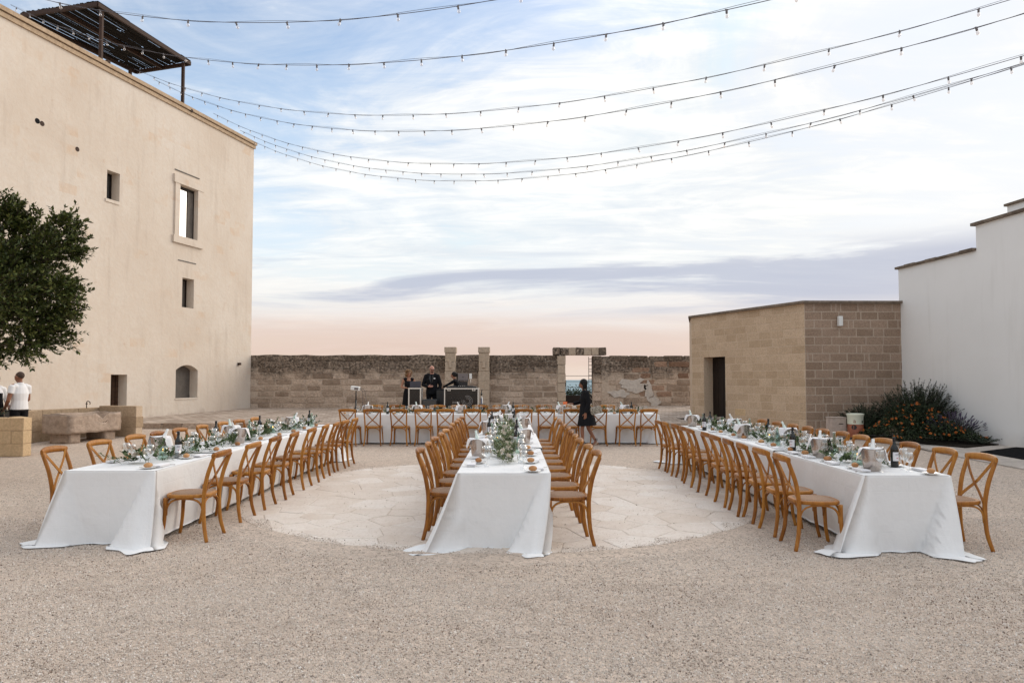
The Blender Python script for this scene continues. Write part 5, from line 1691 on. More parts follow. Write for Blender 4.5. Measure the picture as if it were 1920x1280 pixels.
def head_shape(b, c, f, up, k=1.0):
    """skull, jaw, nose, brow, ears; f = facing direction"""
    f = Vector(f).normalized(); up = Vector(up); up = (up-f*up.dot(f)).normalized(); r_ = f.cross(up)
    Mx = Matrix((r_, f, up)).transposed()
    c = Vector(c)
    def E(o, r, n=14, m=10): b.ball(c+Mx @ (Vector(o)*k), tuple(q*k for q in r), n, m, 0, Mx)
    E((0, -.012, .030), (.074, .094, .088)); E((0, .022, -.030), (.058, .068, .082)); E((0, .040, -.072), (.036, .042, .036))
    E((0, .082, .022), (.052, .016, .014)); E((.034, .060, -.022), (.026, .026, .026)); E((-.034, .060, -.022), (.026, .026, .026))
    b.tube([c+Mx @ (Vector(v)*k) for v in ((0, .082, .020), (0, .100, -.006), (0, .112, -.026), (0, .092, -.036))], [.007*k, .010*k, .015*k, .008*k], 8)
    E((0, .082, -.056), (.024, .014, .011), 8, 6)
    for s in (-1, 1): E((s*.076, -.012, -.006), (.010, .020, .032), 8, 6)
    return Mx
def face_bits(par, c, Mx, k=1.0, eyes=True):
    c = Vector(c)
    if eyes:
        for s in (-1, 1):
            b = MB(); b.ball(c+Mx @ (Vector((s*.031, .083, .004))*k), (.013*k, .008*k, .0075*k), 8, 6, 0, Mx); b.build('eye', M_HAIRD, par)
            b = MB(); b.tube([c+Mx @ (Vector(v)*k) for v in ((s*.014, .097, .024), (s*.034, .092, .030), (s*.052, .078, .024))], .0045*k, 5); b.build('eyebrow', M_HAIRD, par)
    b = MB(); b.ball(c+Mx @ (Vector((0, .0935, -.057))*k), (.021*k, .007*k, .005*k), 8, 6, 0, Mx); b.build('mouth', M_LIPS, par)
M_LIPS = mat('lips', None, col=(0.27, 0.085, 0.07), rough=.5)
def person(label, loc, rz, H, skin, J, f=(0, 1, 0), fem=False, group=None):
    """J: joints in metres for this person (local, facing +Y). Returns root, body joints"""
    t = thing('person', label, 'person', loc, rz)
    b = MB(); k = H/1.75
    g = lambda n: Vector(J[n])
    hw = .84 if fem else 1.0
    # trunk
    tr_ = [g('pelvis')-Vector((0, 0, .07)), g('pelvis'), g('pelvis').lerp(g('chest'), .45), g('chest'), g('chest').lerp(g('neck'), .6), g('neck')]
    b.tube(tr_, [(.13*k, .10*k), (.165*k*(1.06 if fem else 1), .115*k), (.135*k*hw, .098*k), (.165*k*hw, .115*k), (.13*k*hw, .085*k), (.058*k, .058*k)], 14, side=J.get('side', (1, 0, 0)))
    b.tube([g('neck')-Vector((0, 0, .05)), g('neck').lerp(g('head'), .35), g('head')], [.062*k, .053*k, .052*k], 10)
    for s in ('L', 'R'):
        sh, el, wr = g('sh'+s), g('el'+s), g('wr'+s)
        b.tube([g('chest').lerp(g('neck'), .55), sh.lerp(g('neck'), .3), sh], [.07*k*hw, .062*k*hw, .056*k*hw], 10)
        b.tube([sh, sh.lerp(el, .35), el, el.lerp(wr, .25), el.lerp(wr, .7), wr], [.055*k*hw, .050*k*hw, .040*k*hw, .042*k*hw, .032*k*hw, .027*k*hw], 10)
        hd = Vector(J.get('hd'+s, wr-el)); hn = Vector(J.get('hn'+s, (0, 1, 0)))
        hand(b, wr, hd, hn, mirror=1 if s == 'R' else -1, curl=J.get('curl'+s, .5))
        hp_, kn, an, to = g('hip'+s), g('kn'+s), g('an'+s), g('to'+s)
        b.tube([hp_+Vector((0, 0, .03)), hp_.lerp(kn, .25), kn.lerp(hp_, .12), kn, kn.lerp(an, .28), kn.lerp(an, .75), an], [.095*k*hw, .088*k*hw, .062*k*hw, .056*k*hw, .058*k*hw, .042*k*hw, .038*k*hw], 12)
        b.tube([an+Vector((0, 0, .01)), an.lerp(to, .4)-Vector((0, 0, .01)), to], [(.036*k, .04*k), (.042*k, .032*k), (.032*k, .016*k)], 8, side=(1, 0, 0))
        heel = an+(an-to)*.25; heel.z = an.z-.045
        b.ball(heel, (.032*k, .036*k, .036*k))
    up = Vector(J.get('headup', (0, 0, 1)))
    Mx = head_shape(b, g('head'), f, up, k)
    blob(b, 'body', skin, t, .0085, 3)
    return t, Mx, k
def stand(H, **o):
    k = H/1.75
    J = dict(pelvis=(0, 0, .97), chest=(0, -.005, 1.28), neck=(0, -.01, 1.475), head=(0, .02, 1.63))
    for s, q in (('L', -1), ('R', 1)):
        J.update({'sh'+s: (q*.175, -.01, 1.425), 'el'+s: (q*.225, -.03, 1.14), 'wr'+s: (q*.235, .05, .90), 'hip'+s: (q*.09, 0, .93), 'kn'+s: (q*.10, .015, .50), 'an'+s: (q*.105, -.02, .085), 'to'+s: (q*.125, .13, .025)})
    J = {n: Vector(v)*k for n, v in J.items()}
    for n, v in o.items(): J[n] = Vector(v) if hasattr(v, '__len__') else v
    return J
def sleeve(b, J, s, r0, r1, frac=1.0, k=1.0):
    sh, el, wr = Vector(J['sh'+s]), Vector(J['el'+s]), Vector(J['wr'+s])
    nk = Vector(J['neck']); ch = Vector(J['chest'])
    P = [ch.lerp(nk, .5), sh.lerp(nk, .25), sh, sh.lerp(el, .5)]
    Rr = [.08*k, .075*k, r0*1.08, r0]
    if frac > .55: P += [el, el.lerp(wr, .5), wr]; Rr += [(r0+r1)/2, (r0+2*r1)/3, r1]
    b.tube(P, Rr, 12)
def trousers(t, J, m, k, r=.105):
    b = MB(); pv = Vector(J['pelvis'])
    b.tube([pv+Vector((0, 0, .10*k)), pv, pv-Vector((0, 0, .10*k))], [(.158*k, .122*k), (.178*k, .132*k), (.15*k, .12*k)], 14, side=(1, 0, 0))
    for s in 'LR':
        hp_, kn, an = Vector(J['hip'+s]), Vector(J['kn'+s]), Vector(J['an'+s])
        b.tube([hp_, hp_.lerp(kn, .4), kn, kn.lerp(an, .5), an-Vector((0, 0, .02))], [r*k, .092*k, .075*k, .070*k, .066*k], 12)
    blob(b, 'trousers', m, t, .011, 3)
def shoes(t, J, m, k):
    for s in 'LR':
        an, to = Vector(J['an'+s]), Vector(J['to'+s])
        b = MB(); d = (to-an); d.z = 0; d.normalize()
        heel = Vector((an.x, an.y, 0))-d*.06
        z0 = min(an.z-.085, 0)
        b.tube([heel+Vector((0, 0, .04)), heel+d*.08+Vector((0, 0, .042)), heel+d*.19+Vector((0, 0, .034)), heel+d*.275+Vector((0, 0, .024))], [(.034, .036), (.042, .04), (.048, .032), (.028, .018)], 10, side=d.cross(Vector((0, 0, 1))))
        blob(b, 'shoe', m, t, .009, 1)
def hair_cap(t, c, Mx, k, m, drop=.0, puff=.010, front=.055):
    b = MB(); c = Vector(c)
    b.ball(c+Mx @ (Vector((0, -.020, .036))*k), tuple(q*k for q in (.076+puff, .092+puff, .088+puff)), 16, 12, 0, Mx)
    if drop:
        b.tube([c+Mx @ (Vector(v)*k) for v in ((0, -.045, .03), (0, -.055, -.04), (0, -.052, -drop))], [(.080*k, .062*k), (.082*k, .055*k), (.070*k, .046*k)], 12, side=Mx @ Vector((1, 0, 0)))
        for s in (-1, 1):
            b.tube([c+Mx @ (Vector(v)*k) for v in ((s*.066, -.005, .05), (s*.078, .004, -.02), (s*.070, .004, -drop))], [.022*k, .024*k, .018*k], 8)
    return b
# --- man in white polo, seen from behind his left side
H = 1.80; k = H/1.75
J = stand(H, elL=(-.265, -.02, 1.16), wrL=(-.20, .17, .98), hdL=(.1, .6, -.5), elR=(.25, .06, 1.16), wrR=(.12, .26, 1.05), headup=(0, 0, 1))
MAN1 = (-11.2, 15.55, .02)
t, Mx, _ = person('man in a white polo shirt and black trousers talking behind the block planter', MAN1, R(72), H, M_SKIND, J, f=(-.10, 1, -.06))
face_bits(t, J['head'], Mx, k)
b = MB(); nk = J['neck']; pv = J['pelvis']; ch = J['chest']
b.tube([pv-Vector((0, 0, .05)), pv+Vector((0, 0, .05)), pv.lerp(ch, .5), ch, ch.lerp(nk, .65), nk+Vector((0, 0, .02))], [(.188*k, .142*k), (.178*k, .136*k), (.165*k, .126*k), (.184*k, .136*k), (.145*k, .105*k), (.068*k, .068*k)], 16, side=(1, 0, 0))
for s in 'LR': sleeve(b, J, s, .066*k, .066*k, .5, k*.92)
blob(b, 'polo_shirt', M_SHIRT, t, .010, 2)
b = MB(); b.tube([nk+Vector((0, -.005, -.005)), nk+Vector((0, .0, .04))], [.074*k, .068*k], 14, caps=False); b.build('collar', M_SHIRT, t)
trousers(t, J, M_BLACK, k); shoes(t, J, M_BLACKPL, k)
b = hair_cap(t, J['head'], Mx, k, None, 0, -.001); 
M_STUB = mat('cropped_hair', None, col=(.06, .034, .024), rough=.8)
b.v = [v+Mx @ Vector((0, -.006, .006)) for v in b.v]; b.build('cropped_hair', M_STUB, t)
# --- waiter with black apron facing him
H = 1.74; k = H/1.75
J = stand(H, elL=(-.24, .02, 1.15), wrL=(-.16, .22, 1.03), elR=(.24, .02, 1.15), wrR=(.16, .22, 1.03))
t, Mx, _ = person('waiter in white shirt and black apron, cut off by the photo edge', (-11.72, 15.5, .02), R(-112), H, M_SKIND, J, f=(.15, 1, -.05))
face_bits(t, J['head'], Mx, k)
b = MB(); nk = J['neck']; pv = J['pelvis']; ch = J['chest']
b.tube([pv-Vector((0, 0, .02)), pv.lerp(ch, .5), ch, ch.lerp(nk, .65), nk+Vector((0, 0, .02))], [(.172*k, .13*k), (.158*k, .12*k), (.18*k, .13*k), (.15*k, .10*k), (.068*k, .068*k)], 16, side=(1, 0, 0))
for s in 'LR': sleeve(b, J, s, .064*k, .042*k, 1, k)
blob(b, 'shirt', M_SHIRT, t, .010, 2)
b = MB(); b.tube([pv-Vector((0, -.01, .42)), pv, pv.lerp(ch, .5), ch+Vector((0, .004, .05))], [(.19*k, .15*k), (.185*k, .142*k), (.165*k, .130*k), (.150*k, .146*k)], 16, side=(1, 0, 0)); blob(b, 'apron', M_BLACK, t, .011, 2)
trousers(t, J, M_BLACK, k); shoes(t, J, M_BLACKPL, k)
hair_cap(t, J['head'], Mx, k, None, 0, .006).build('hair', M_HAIRD, t)
# --- woman with blond curls at the lectern
gz = th(-3.5, 23.55)
H = 1.68; k = H/1.75
J = stand(H, elR=(.25, .03, 1.10), wrR=(.10, .24, 1.08), hdR=(-.5, .7, -.15), hnR=(0, 0, 1), elL=(-.26, .02, 1.12), wrL=(-.20, .22, 1.12), hdL=(.3, .7, .0), hnL=(0, 0, 1))
t, Mx, _ = person('woman with blond curls in a black dress looking down at a laptop', ((766.5-960)/FPX*23.55, 23.55, gz), R(180+14), H, M_SKIN, J, f=(-.20, 1, -.32), fem=True)
face_bits(t, J['head'], Mx, k)
b = MB(); nk = J['neck']; pv = J['pelvis']; ch = J['chest']
b.tube([Vector((0, 0, .06)), Vector((0, 0, .5)), pv, pv.lerp(ch, .5), ch, ch.lerp(nk, .5)], [(.27, .20), (.225, .175), (.182*k, .138*k), (.135*k, .108*k), (.158*k, .128*k), (.130*k, .088*k)], 18, side=(1, 0, 0))
for s in 'LR': b.tube([ch.lerp(nk, .5), J['sh'+s].lerp(nk, .3), J['sh'+s]+Vector((0, 0, -.01))], [.07*k, .06*k, .058*k], 10)
blob(b, 'dress', M_BLACK, t, .011, 2)
b = MB(); rn = random.Random(5); hc = Vector(J['head'])
for i in range(150):
    d = Vector((rn.gauss(0, 1), rn.gauss(0, 1)-.25, rn.gauss(0, 1)+.2)).normalized()
    if d.y > .42 and d.z < .55: continue
    p = hc+Mx @ (Vector((d.x*.118, d.y*.115-.025, d.z*.115+.015))*k)
    if d.z < -.1: p += Mx @ Vector((0, -.01, -.07*rn.random()))
    ax_ = Vector((rn.gauss(0, 1), rn.gauss(0, 1), rn.gauss(0, 1))).normalized(); o_ = ax_.orthogonal().normalized(); o2 = ax_.cross(o_)
    b.tube([p+ax_*(.014*(q-3))+(o_*math.cos(q*1.5)+o2*math.sin(q*1.5))*.013 for q in range(7)], [.004, .008, .009, .009, .009, .007, .003], 5)
hb = hair_cap(t, hc, Mx, k, None, .10, .008)
b.v += []; k0 = len(b.v); b.v += hb.v
for f_, m_, s_ in zip(hb.f, hb.m, hb.sm): b.face([k0+i for i in f_], m_, s_)
b.build('curly_hair', M_HAIRB, t)
# --- bald man in black suit and sunglasses
gz = th(-2.8, 23.5)
H = 1.84; k = H/1.75
J = stand(H, elR=(.30, .02, 1.17), wrR=(.10, .20, 1.13), hdR=(-1, .35, .0), hnR=(0, 1, 0), elL=(-.29, -.02, 1.18), wrL=(-.25, .05, .95), hdL=(0.05, .1, -1), curlR=.9)
t, Mx, _ = person('bald man in a black suit and sunglasses with a white pocket square', ((810-960)/FPX*23.5, 23.5, gz), R(180), H, M_SKINP, J, f=(-.50, 1, -.22))
face_bits(t, J['head'], Mx, k, eyes=False)
hc = Vector(J['head'])
b = MB()
for s in (-1, 1): b.ball(hc+Mx @ (Vector((s*.034, .092, .006))*k), (.030*k, .010*k, .022*k), 10, 6, 0, Mx)
b.tube([hc+Mx @ (Vector(v)*k) for v in ((-.08, -.01, .012), (-.072, .06, .012), (-.03, .103, .012), (.03, .103, .012), (.072, .06, .012), (.08, -.01, .012))], .004, 5)
b.build('sunglasses', M_BLACKPL, t)
b = MB(); nk = J['neck']; pv = J['pelvis']; ch = J['chest']
b.tube([pv-Vector((0, 0, .16)), pv, pv.lerp(ch, .5), ch, ch.lerp(nk, .62), nk-Vector((0, 0, .0))], [(.20*k, .155*k), (.19*k, .148*k), (.178*k, .138*k), (.205*k, .145*k), (.168*k, .105*k), (.078*k, .075*k)], 16, side=(1, 0, 0))
for s in 'LR': sleeve(b, J, s, .076*k, .050*k, 1, k)
blob(b, 'suit_jacket', M_BLACK, t, .011, 2)
for s in (-1, 1):
    b = MB(); b.poly([(s*.012, .156*k, 1.16*k), (s*.085, .150*k, 1.34*k), (s*.06, .115*k, 1.45*k), (s*.03, .120*k, 1.44*k)]); 
    k0 = len(b.v); b.poly([v-Vector((0, .008, 0)) for v in b.v[:4]][::-1]); b.build('lapel', M_BLACKPL, t)
b = MB(); b.box((-.105, .150*k, 1.335*k), (.055, .012, .035)); b.build('pocket_square', M_NAPKIN, t)
trousers(t, J, M_BLACK, k); shoes(t, J, M_BLACKPL, k)
b = MB(); b.ball(hc+Mx @ (Vector((0, .052, -.066))*k), (.045*k, .046*k, .040*k), 10, 8, 0, Mx); b.build('beard', M_STUB, t)
# --- woman reaching across the music desk
gz = th(-1.9, 23.72)
H = 1.66; k = H/1.75
J = stand(H, pelvis=(0, -.06, .93), chest=(0, .08, 1.20), neck=(0, .16, 1.36), head=(0, .20, 1.51), shL=(-.16, .14, 1.31), shR=(.16, .15, 1.31), elL=(-.20, .34, 1.20), wrL=(-.20, .53, 1.10), elR=(.2, .22, 1.06), wrR=(.1, .40, 1.10), hdL=(0, .8, -.35), hnL=(0, 0, 1), hdR=(0, .9, .1), hnR=(0, 0, 1))
t, Mx, _ = person('dark-haired woman in black leaning sideways over the music desk', ((862.5-960)/FPX*23.72-.02, 23.72, gz), R(86), H, M_SKIN, J, f=(-.12, 1, -.05), fem=True)
face_bits(t, J['head'], Mx, k)
b = MB(); nk = J['neck']; pv = J['pelvis']; ch = J['chest']
b.tube([pv-Vector((0, 0, .06)), pv, pv.lerp(ch, .5), ch, ch.lerp(nk, .55), nk], [(.185*k, .14*k), (.175*k, .135*k), (.14*k, .112*k), (.16*k, .128*k), (.13*k, .088*k), (.062*k, .062*k)], 16, side=(1, 0, 0))
for s in 'LR': sleeve(b, J, s, .056*k, .038*k, 1, k)
blob(b, 'top', M_BLACK, t, .010, 2)
trousers(t, J, M_BLACK, k, .10); shoes(t, J, M_BLACKPL, k)
b = hair_cap(t, J['head'], Mx, k, None, .05, .008); hc = Vector(J['head'])
b.ball(hc+Mx @ (Vector((0, -.115, .03))*k), (.045, .05, .045), 10, 8); b.tube([hc+Mx @ Vector(v) for v in ((0, -.12, .02), (0, -.15, -.08), (0, -.13, -.2))], [.03, .032, .015], 8)
blob(b, 'hair', M_HAIRD, t, .009, 2)
# --- woman in black walking past the cross table
gz = gh(1.75, 16.35)
H = 1.64; k = H/1.75
J = stand(H, chest=(0, .0, 1.20), neck=(0, .015, 1.385), head=(0, .05, 1.535), elL=(-.205, -.05, 1.08), wrL=(-.20, .02, .86), hdL=(0, .12, -1), hnL=(-1, 0, 0), elR=(.21, .08, 1.10), wrR=(.14, .27, 1.06), hdR=(-.1, 1, .08), hnR=(0, 0, 1),
          knL=(-.08, .09, .48), anL=(-.08, .07, .10), toL=(-.08, .21, .045), knR=(.08, -.09, .47), anR=(.085, -.27, .16), toR=(.085, -.16, .05))
WALK = ((1097-960)/FPX*16.35, 16.35, gz)
t, Mx, _ = person('woman in a short black dress walking past the cross table with a handbag', WALK, R(93), H, M_SKIND, J, f=(-.05, 1, -.04), fem=True)
face_bits(t, J['head'], Mx, k)
b = MB(); nk = J['neck']; pv = J['pelvis']; ch = J['chest']
b.tube([Vector((0, -.04, .55)), Vector((0, -.03, .72)), pv, pv.lerp(ch, .5), ch, ch.lerp(nk, .6), nk+Vector((0, 0, .01))], [(.225, .235), (.205, .20), (.178*k, .15*k), (.155*k, .128*k), (.172*k, .135*k), (.138*k, .095*k), (.064*k, .064*k)], 18, side=(1, 0, 0))
for s in 'LR': sleeve(b, J, s, .064*k, .048*k, 1, k)
blob(b, 'dress', M_BLACK, t, .010, 2)
b = hair_cap(t, J['head'], Mx, k, None, .15, .014); blob(b, 'bobbed_hair', M_HAIRD, t, .008, 2)
for s in 'LR':
    an, to = Vector(J['an'+s]), Vector(J['to'+s]); d = (to-an).normalized()
    b = MB(); h_ = an-Vector((0, 0, .045))-d*.035
    gz0 = 0.0
    up_ = d.orthogonal()
    b.tube([h_-d*.01, h_+d*.07, to-Vector((0, 0, .02)), to+d*.03-Vector((0, 0, .015))], [(.034, .034), (.038, .024), (.040, .014), (.022, .010)], 10, side=(1, 0, 0)); sh_ = blob(b, 'wedge_sandal', M_SUEDE, t, .008, 1)
    for dz in (.0, .035):
        b = MB(); b.tube([an+Vector((.041*math.cos(q), .041*math.sin(q), .03+dz)) for q in [2*PI*i/12 for i in range(12)]], .006, 5, closed=True); b.build('ankle_strap', M_BLACKPL, t)
# what she carries: handbag and an orange card
bag = thing('handbag', 'snakeskin patterned handbag on a long strap at the walking woman\'s hip', 'handbag', (WALK[0]+.235, WALK[1]-.20, gz+.92))
b = MB(); Mb = Matrix.Rotation(R(-14), 4, 'Y'); b.box((0, 0, 0), (.27, .09, .17), 0, Mb, .025); b.build('body', M_SNAKE, bag)
b = MB(); b.box((.0, -.05, .035), (.25, .012, .09), 0, Mb, .004); b.build('flap', M_SNAKE, bag)
b = MB(); b.tube(crom([(.08, -.01, .07), (-.04, -.01, .30), (-.22, .06, .46), (-.26, .14, .49), (-.22, .32, .44), (-.04, .33, .22), (.08, .03, .06)], 5), .007, 5); b.build('strap', M_SUEDE, bag)
cd_ = tag(MB().build('orange_card', M_ORANGEPL), 'small orange card held out in the walking woman\'s hand', 'card')
b = MB(); b.box((0, 0, 0), (.10, .07, .008), 0, Matrix.Rotation(R(60), 4, 'X')); cd_.data = b.mesh('orange_card', M_ORANGEPL); cd_.location = (WALK[0]-.47, WALK[1]+.13, gz+1.08)
# ------------------------------------------------------------------ string lights
SL = [((-15.6, 14.5, 12.2), (13, 6, 11.36), 4.49, 1.0), ((-14.36, 19.16, 12.36), (11, 4, 7.13), 2.6, .86), ((-13.21, 23.49, 12.49), (13, 6, 8.12), 2.74, 1.03),
      ((-12.97, 24.39, 12.51), (13, 4, 7.47), 3.0, .90), ((-12.17, 27.42, 12.47), (13, 6, 7.55), 2.96, .96), ((-11.73, 29.05, 12.37), (13, 8, 7.91), 2.79, .92), ((-11.55, 29.8, 12.2), (13, 8.2, 8.0), 2.78, .95)]
lab = ['topmost string of bulbs, crossing the upper edge of the sky', 'string of bulbs passing in front of the roof pergola', 'string of bulbs third from the top, above its close neighbour', 'string of bulbs fourth from the top, just under its neighbour', 'string of bulbs fifth from the top over the courtyard', 'lower string of bulbs tied nearest the tower corner', 'lowest string of bulbs, tied at the very corner of the tower']
b = MB(); b.lathe([(.016, -.005), (.019, -.012), (.019, -.055), (.014, -.06)], 8); b.box((0, 0, .0), (.05, .018, .02)); SOCK = b.mesh('socket', M_SOCKET)
b = MB(); b.lathe([(.013, -.058), (.022, -.072), (.030, -.098), (.026, -.122), (.010, -.134), (0, -.135)], 10); BULB = b.mesh('bulb', M_BULB)
for (A, B, sag, sp), lb in zip(SL, lab):
    A, B = Vector(A), Vector(B)
    t = thing('string_lights', lb, 'string lights', tuple(A), 0, 'strings of festoon bulbs over the courtyard')
    N = 120; P = []
    rn = random.Random(lb)
    for i in range(N+1):
        q = i/N; p = (B-A)*q; p.z -= 4*sag*q*(1-q); P.append(p)
    b = MB(); b.tube(P, .0055, 5)
    b.build('cable', M_CABLE, t)
    # the thin carrier wire twisting loosely round the cable
    b = MB(); b.tube([p+Vector((0, 0, .010+.022*math.sin(i*.55))) for i, p in enumerate(P)], .003, 4); b.build('carrier_wire', M_CABLE, t)
    arc = 0; nxt = .4
    for a, c in zip(P, P[1:]):
        d = (c-a).length
        while arc+d > nxt:
            p = a.lerp(c, (nxt-arc)/d)
            s = link('socket', SOCK, t, p); s.rotation_euler = (rn.uniform(-.25, .25), rn.uniform(-.3, .3), rn.uniform(0, 3))
            link('bulb', BULB, s); s.scale = (.82, .82, .82)
            nxt += sp
        arc += d

# ------------------------------------------------------------------ trough, low wall, planter
def ubox(name, par, p, q, thick, z0, z1, m, rows=None, blk=.5):
    """straight low wall from p to q built of a core and separate blocks"""
    p, q = Vector(p), Vector(q); d = (q-p); L = d.length; d.normalize(); n_ = Vector((-d.y, d.x)); a = math.atan2(d.y, d.x)
    c = (p+q)/2
    org = par.location
    b = MB(); b.box((0, 0, (z1-z0)/2), (L-.04, thick-.04, z1-z0-.02)); o = b.build('core', M_TUFOMORTARW, par, (c.x-org.x, c.y-org.y, z0-org.z)); o.rotation_euler = (0, 0, a)
    rh_ = (z1-z0)/rows
    rn = random.Random(L)
    for r_ in range(rows):
        s = -(blk/2 if r_ % 2 else 0)
        while s < L-.03:
            s0, s1 = max(s, 0), min(s+blk, L)
            if s1-s0 > .05:
                m_ = p+d*((s0+s1)/2)
                place('block', rn.choice(m), par, (m_.x-org.x, m_.y-org.y, z0-org.z+rh_*(r_+.5)), (s1-s0-.006, thick, rh_-.006), a)
            s += blk
lw = thing('low_wall', 'low U-shaped wall of buff blocks round the stone trough', 'low wall', (-11.7, 19.2, 0.03))
V_LOW = variants(mat('buff_low_wall_block', stone_fn((0.40, 0.29, 0.19), (0.52, 0.40, 0.28), None, 18.0, 0.4, 0.5), rough=.93, spec=.1), .006, 4, .025, 70)
ubox('a', lw, (-12.55, 17.45), (-11.78, 19.55), .24, .02, .86, V_LOW, 3)
ubox('b', lw, (-11.66, 19.50), (-10.42, 19.17), .26, .02, .91, V_LOW, 3, .62)
ubox('c', lw, (-13.4, 17.86), (-12.28, 17.56), .26, .02, .84, V_LOW, 3, .6)
tr = thing('stone_trough', 'old rough stone trough with a broken notch in its rim, on two supports', 'trough', (-11.0, 18.0, .02))
bm = bmesh.new()
bmesh.ops.create_grid(bm, x_segments=1, y_segments=1, size=.5); bm.free()
def rock(c, d, seed, amp=.045, cuts=5, rz=0.0, notch=None, basin=False):
    bm = bmesh.new(); bmesh.ops.create_cube(bm, size=1)
    bmesh.ops.scale(bm, vec=d, verts=bm.verts)
    if basin:
        f = max(bm.faces, key=lambda f: f.calc_center_median().z)
        r_ = bmesh.ops.inset_region(bm, faces=[f], thickness=.13)
        bmesh.ops.translate(bm, vec=(0, 0, -.22), verts=f.verts)
    bmesh.ops.subdivide_edges(bm, edges=bm.edges[:], cuts=cuts, use_grid_fill=True)
    for v in bm.verts:
        p = v.co.copy()
        if notch and p.z > d[2]*.05 and abs(p.y-notch) < .14 and p.x > 0: v.co.z -= .17*(1-abs(p.y-notch)/.14)**.6
        e = Vector((p.x*3.1+seed, p.y*3.1, p.z*3.1))
        v.co += Vector((noise.noise(e), noise.noise(e+Vector((9, 0, 0))), noise.noise(e+Vector((0, 9, 0)))))*amp*.55+Vector((noise.noise(e*4), noise.noise(e*4+Vector((5, 5, 5))), noise.noise(e*4+Vector((0, 5, 0)))))*amp*.62
        # round off the arrises
        for ax_ in (0, 1):
            pass
    me = bpy.data.meshes.new('rock'); bm.to_mesh(me); bm.free()
    for pl_ in me.polygons: pl_.use_smooth = True
    me.materials.append(M_TROUGH)
    return me
fa = math.atan2(.9663, .2574)-PI/2
o = link('basin', rock(None, (.86, 1.62, .50), 3, .035, 7, notch=.18, basin=True), tr, (-.34, .10, .50), fa)
for (sx_, sy_) in ((-.16, -.50), (.06, .52)):
    o = link('support_stone', rock(None, (.62, .34, .30), 8+sx_, .018, 3), tr, (-.32+sx_*.2+sy_*.25, .10+sy_, .14), fa)
b = MB(); b.tube(crom([(0, 0, 0), (0, 0, .16), (.04, 0, .19), (.09, 0, .16), (.09, 0, .10)], 4), .012, 6); b.tube([(-.03, 0, .12), (.03, 0, .12)], .01, 6)
sp_ = b.build('tap', M_RUST, None, (-11.75, 18.9, .86)); tag(sp_, 'small rusty bent tap on the low wall above the stone trough', 'tap')
# block planter at the left edge
pt = thing('block_planter', 'honey coloured stone block planter at the edge of the courtyard', 'planter', (-11.4, 14.7, 0))
ubox('p', pt, (-13.2, 14.80), (-10.46, 14.80), .26, .0, .83, V_PLANT, 3, .55)
ubox('p', pt, (-10.66, 14.95), (-11.12, 15.30), .22, .0, .83, V_PLANT, 3, .55)
b = MB(); b.box((-.75, .33, .40), (1.9, .40, .74)); b.build('soil', M_SOIL, pt)
bx = thing('shaded_wall_box', 'dark grey box standing in for the shaded low wall side behind the man', 'dark box', (-12.72, 17.6, .03))  # dark box added where the low wall's side lies in shade
b = MB(); b.box((0, 0, .41), (.42, .36, .80), 0, None, .015); b.build('body', M_GREY, bx)
b = MB(); b.box((0, 0, .825), (.44, .38, .028), 0, None, .006); b.build('lid', M_IRON, bx)

# ------------------------------------------------------------------ plants
def needle_bush(name, label, cat, loc, h, rad, stems, seed, m, needle=.03, lean=1.0, spikes=None, base=None, dens=1.0):
    rn = random.Random(seed)
    t = thing(name, label, cat, loc)
    b = MB(); bs_ = MB(); tips = []
    for i in range(stems):
        q = rn.uniform(0, 2*PI); rr_ = math.sqrt(rn.random())
        o = Vector((math.cos(q)*rr_*rad[0]*.45, math.sin(q)*rr_*rad[1]*.45, 0))
        out = Vector((math.cos(q)*rad[0], math.sin(q)*rad[1], 0))*rr_*rn.uniform(.5, 1.0)
        hh = h*(1-.50*rr_**2)*rn.uniform(.72, 1.05)
        P = [o+out*(k/7)**1.6*lean+Vector((0, 0, hh*(k/7)**.85))+Vector((rn.uniform(-1, 1), rn.uniform(-1, 1), 0))*.015 for k in range(8)]
        bs_.tube(P, [.006-.0006*k for k in range(8)], 3, caps=False)
        tips.append((P[-1], (P[-1]-P[-2]).normalized()))
        for k in range(1, 8):
            a, c = P[k-1], P[k]; d = (c-a).normalized()
            for j in range(int(11*dens)):
                p = a.lerp(c, rn.random())
                s = d.orthogonal().normalized(); s = Matrix.Rotation(rn.uniform(0, 2*PI), 3, d) @ s
                v = (s*.8+d*.75).normalized()*needle*rn.uniform(.7, 1.2)
                w_ = d.cross(s)*needle*.13
                b.poly([p-w_, p+v*.5-w_*.8, p+v, p+v*.5+w_*.8, p+w_])
    stuff(b.build('foliage', m, t)); bs_.build('stems', M_BARK, t)
    return t, tips
bed = tag(MB().build('flower_bed', M_SOIL), 'dark soil flower bed in the corner between tufo house and white building', 'flower bed')
c_ = [gnd(1600, 812, .1), gnd(1660, 838, .12), gnd(1820, 838, .12), gnd(1892, 832, .12)]
b = MB(); b.v = [Vector((9.55, 19.55, .16)), Vector((9.3, 18.2, .16)), Vector((9.55, 16.6, .15)), Vector((10.3, 15.6, .12)), Vector((11.5, 16.2, .13)), Vector((11.2, 19.5, .17))]
n_ = len(b.v); b.v += [v+Vector((0, 0, -.2)) for v in b.v]
b.face(range(n_)); 
for i in range(n_): b.face((i, (i+1) % n_, n_+(i+1) % n_, n_+i))
bed.data = b.mesh('flower_bed', M_SOIL)
needle_bush('rosemary_bush', 'large upright dark rosemary bush against the white building', 'bush', (10.75, 18.1, .15), 1.50, (1.05, .8), 520, 1, M_ROSEM, .052, .9, dens=1.3)
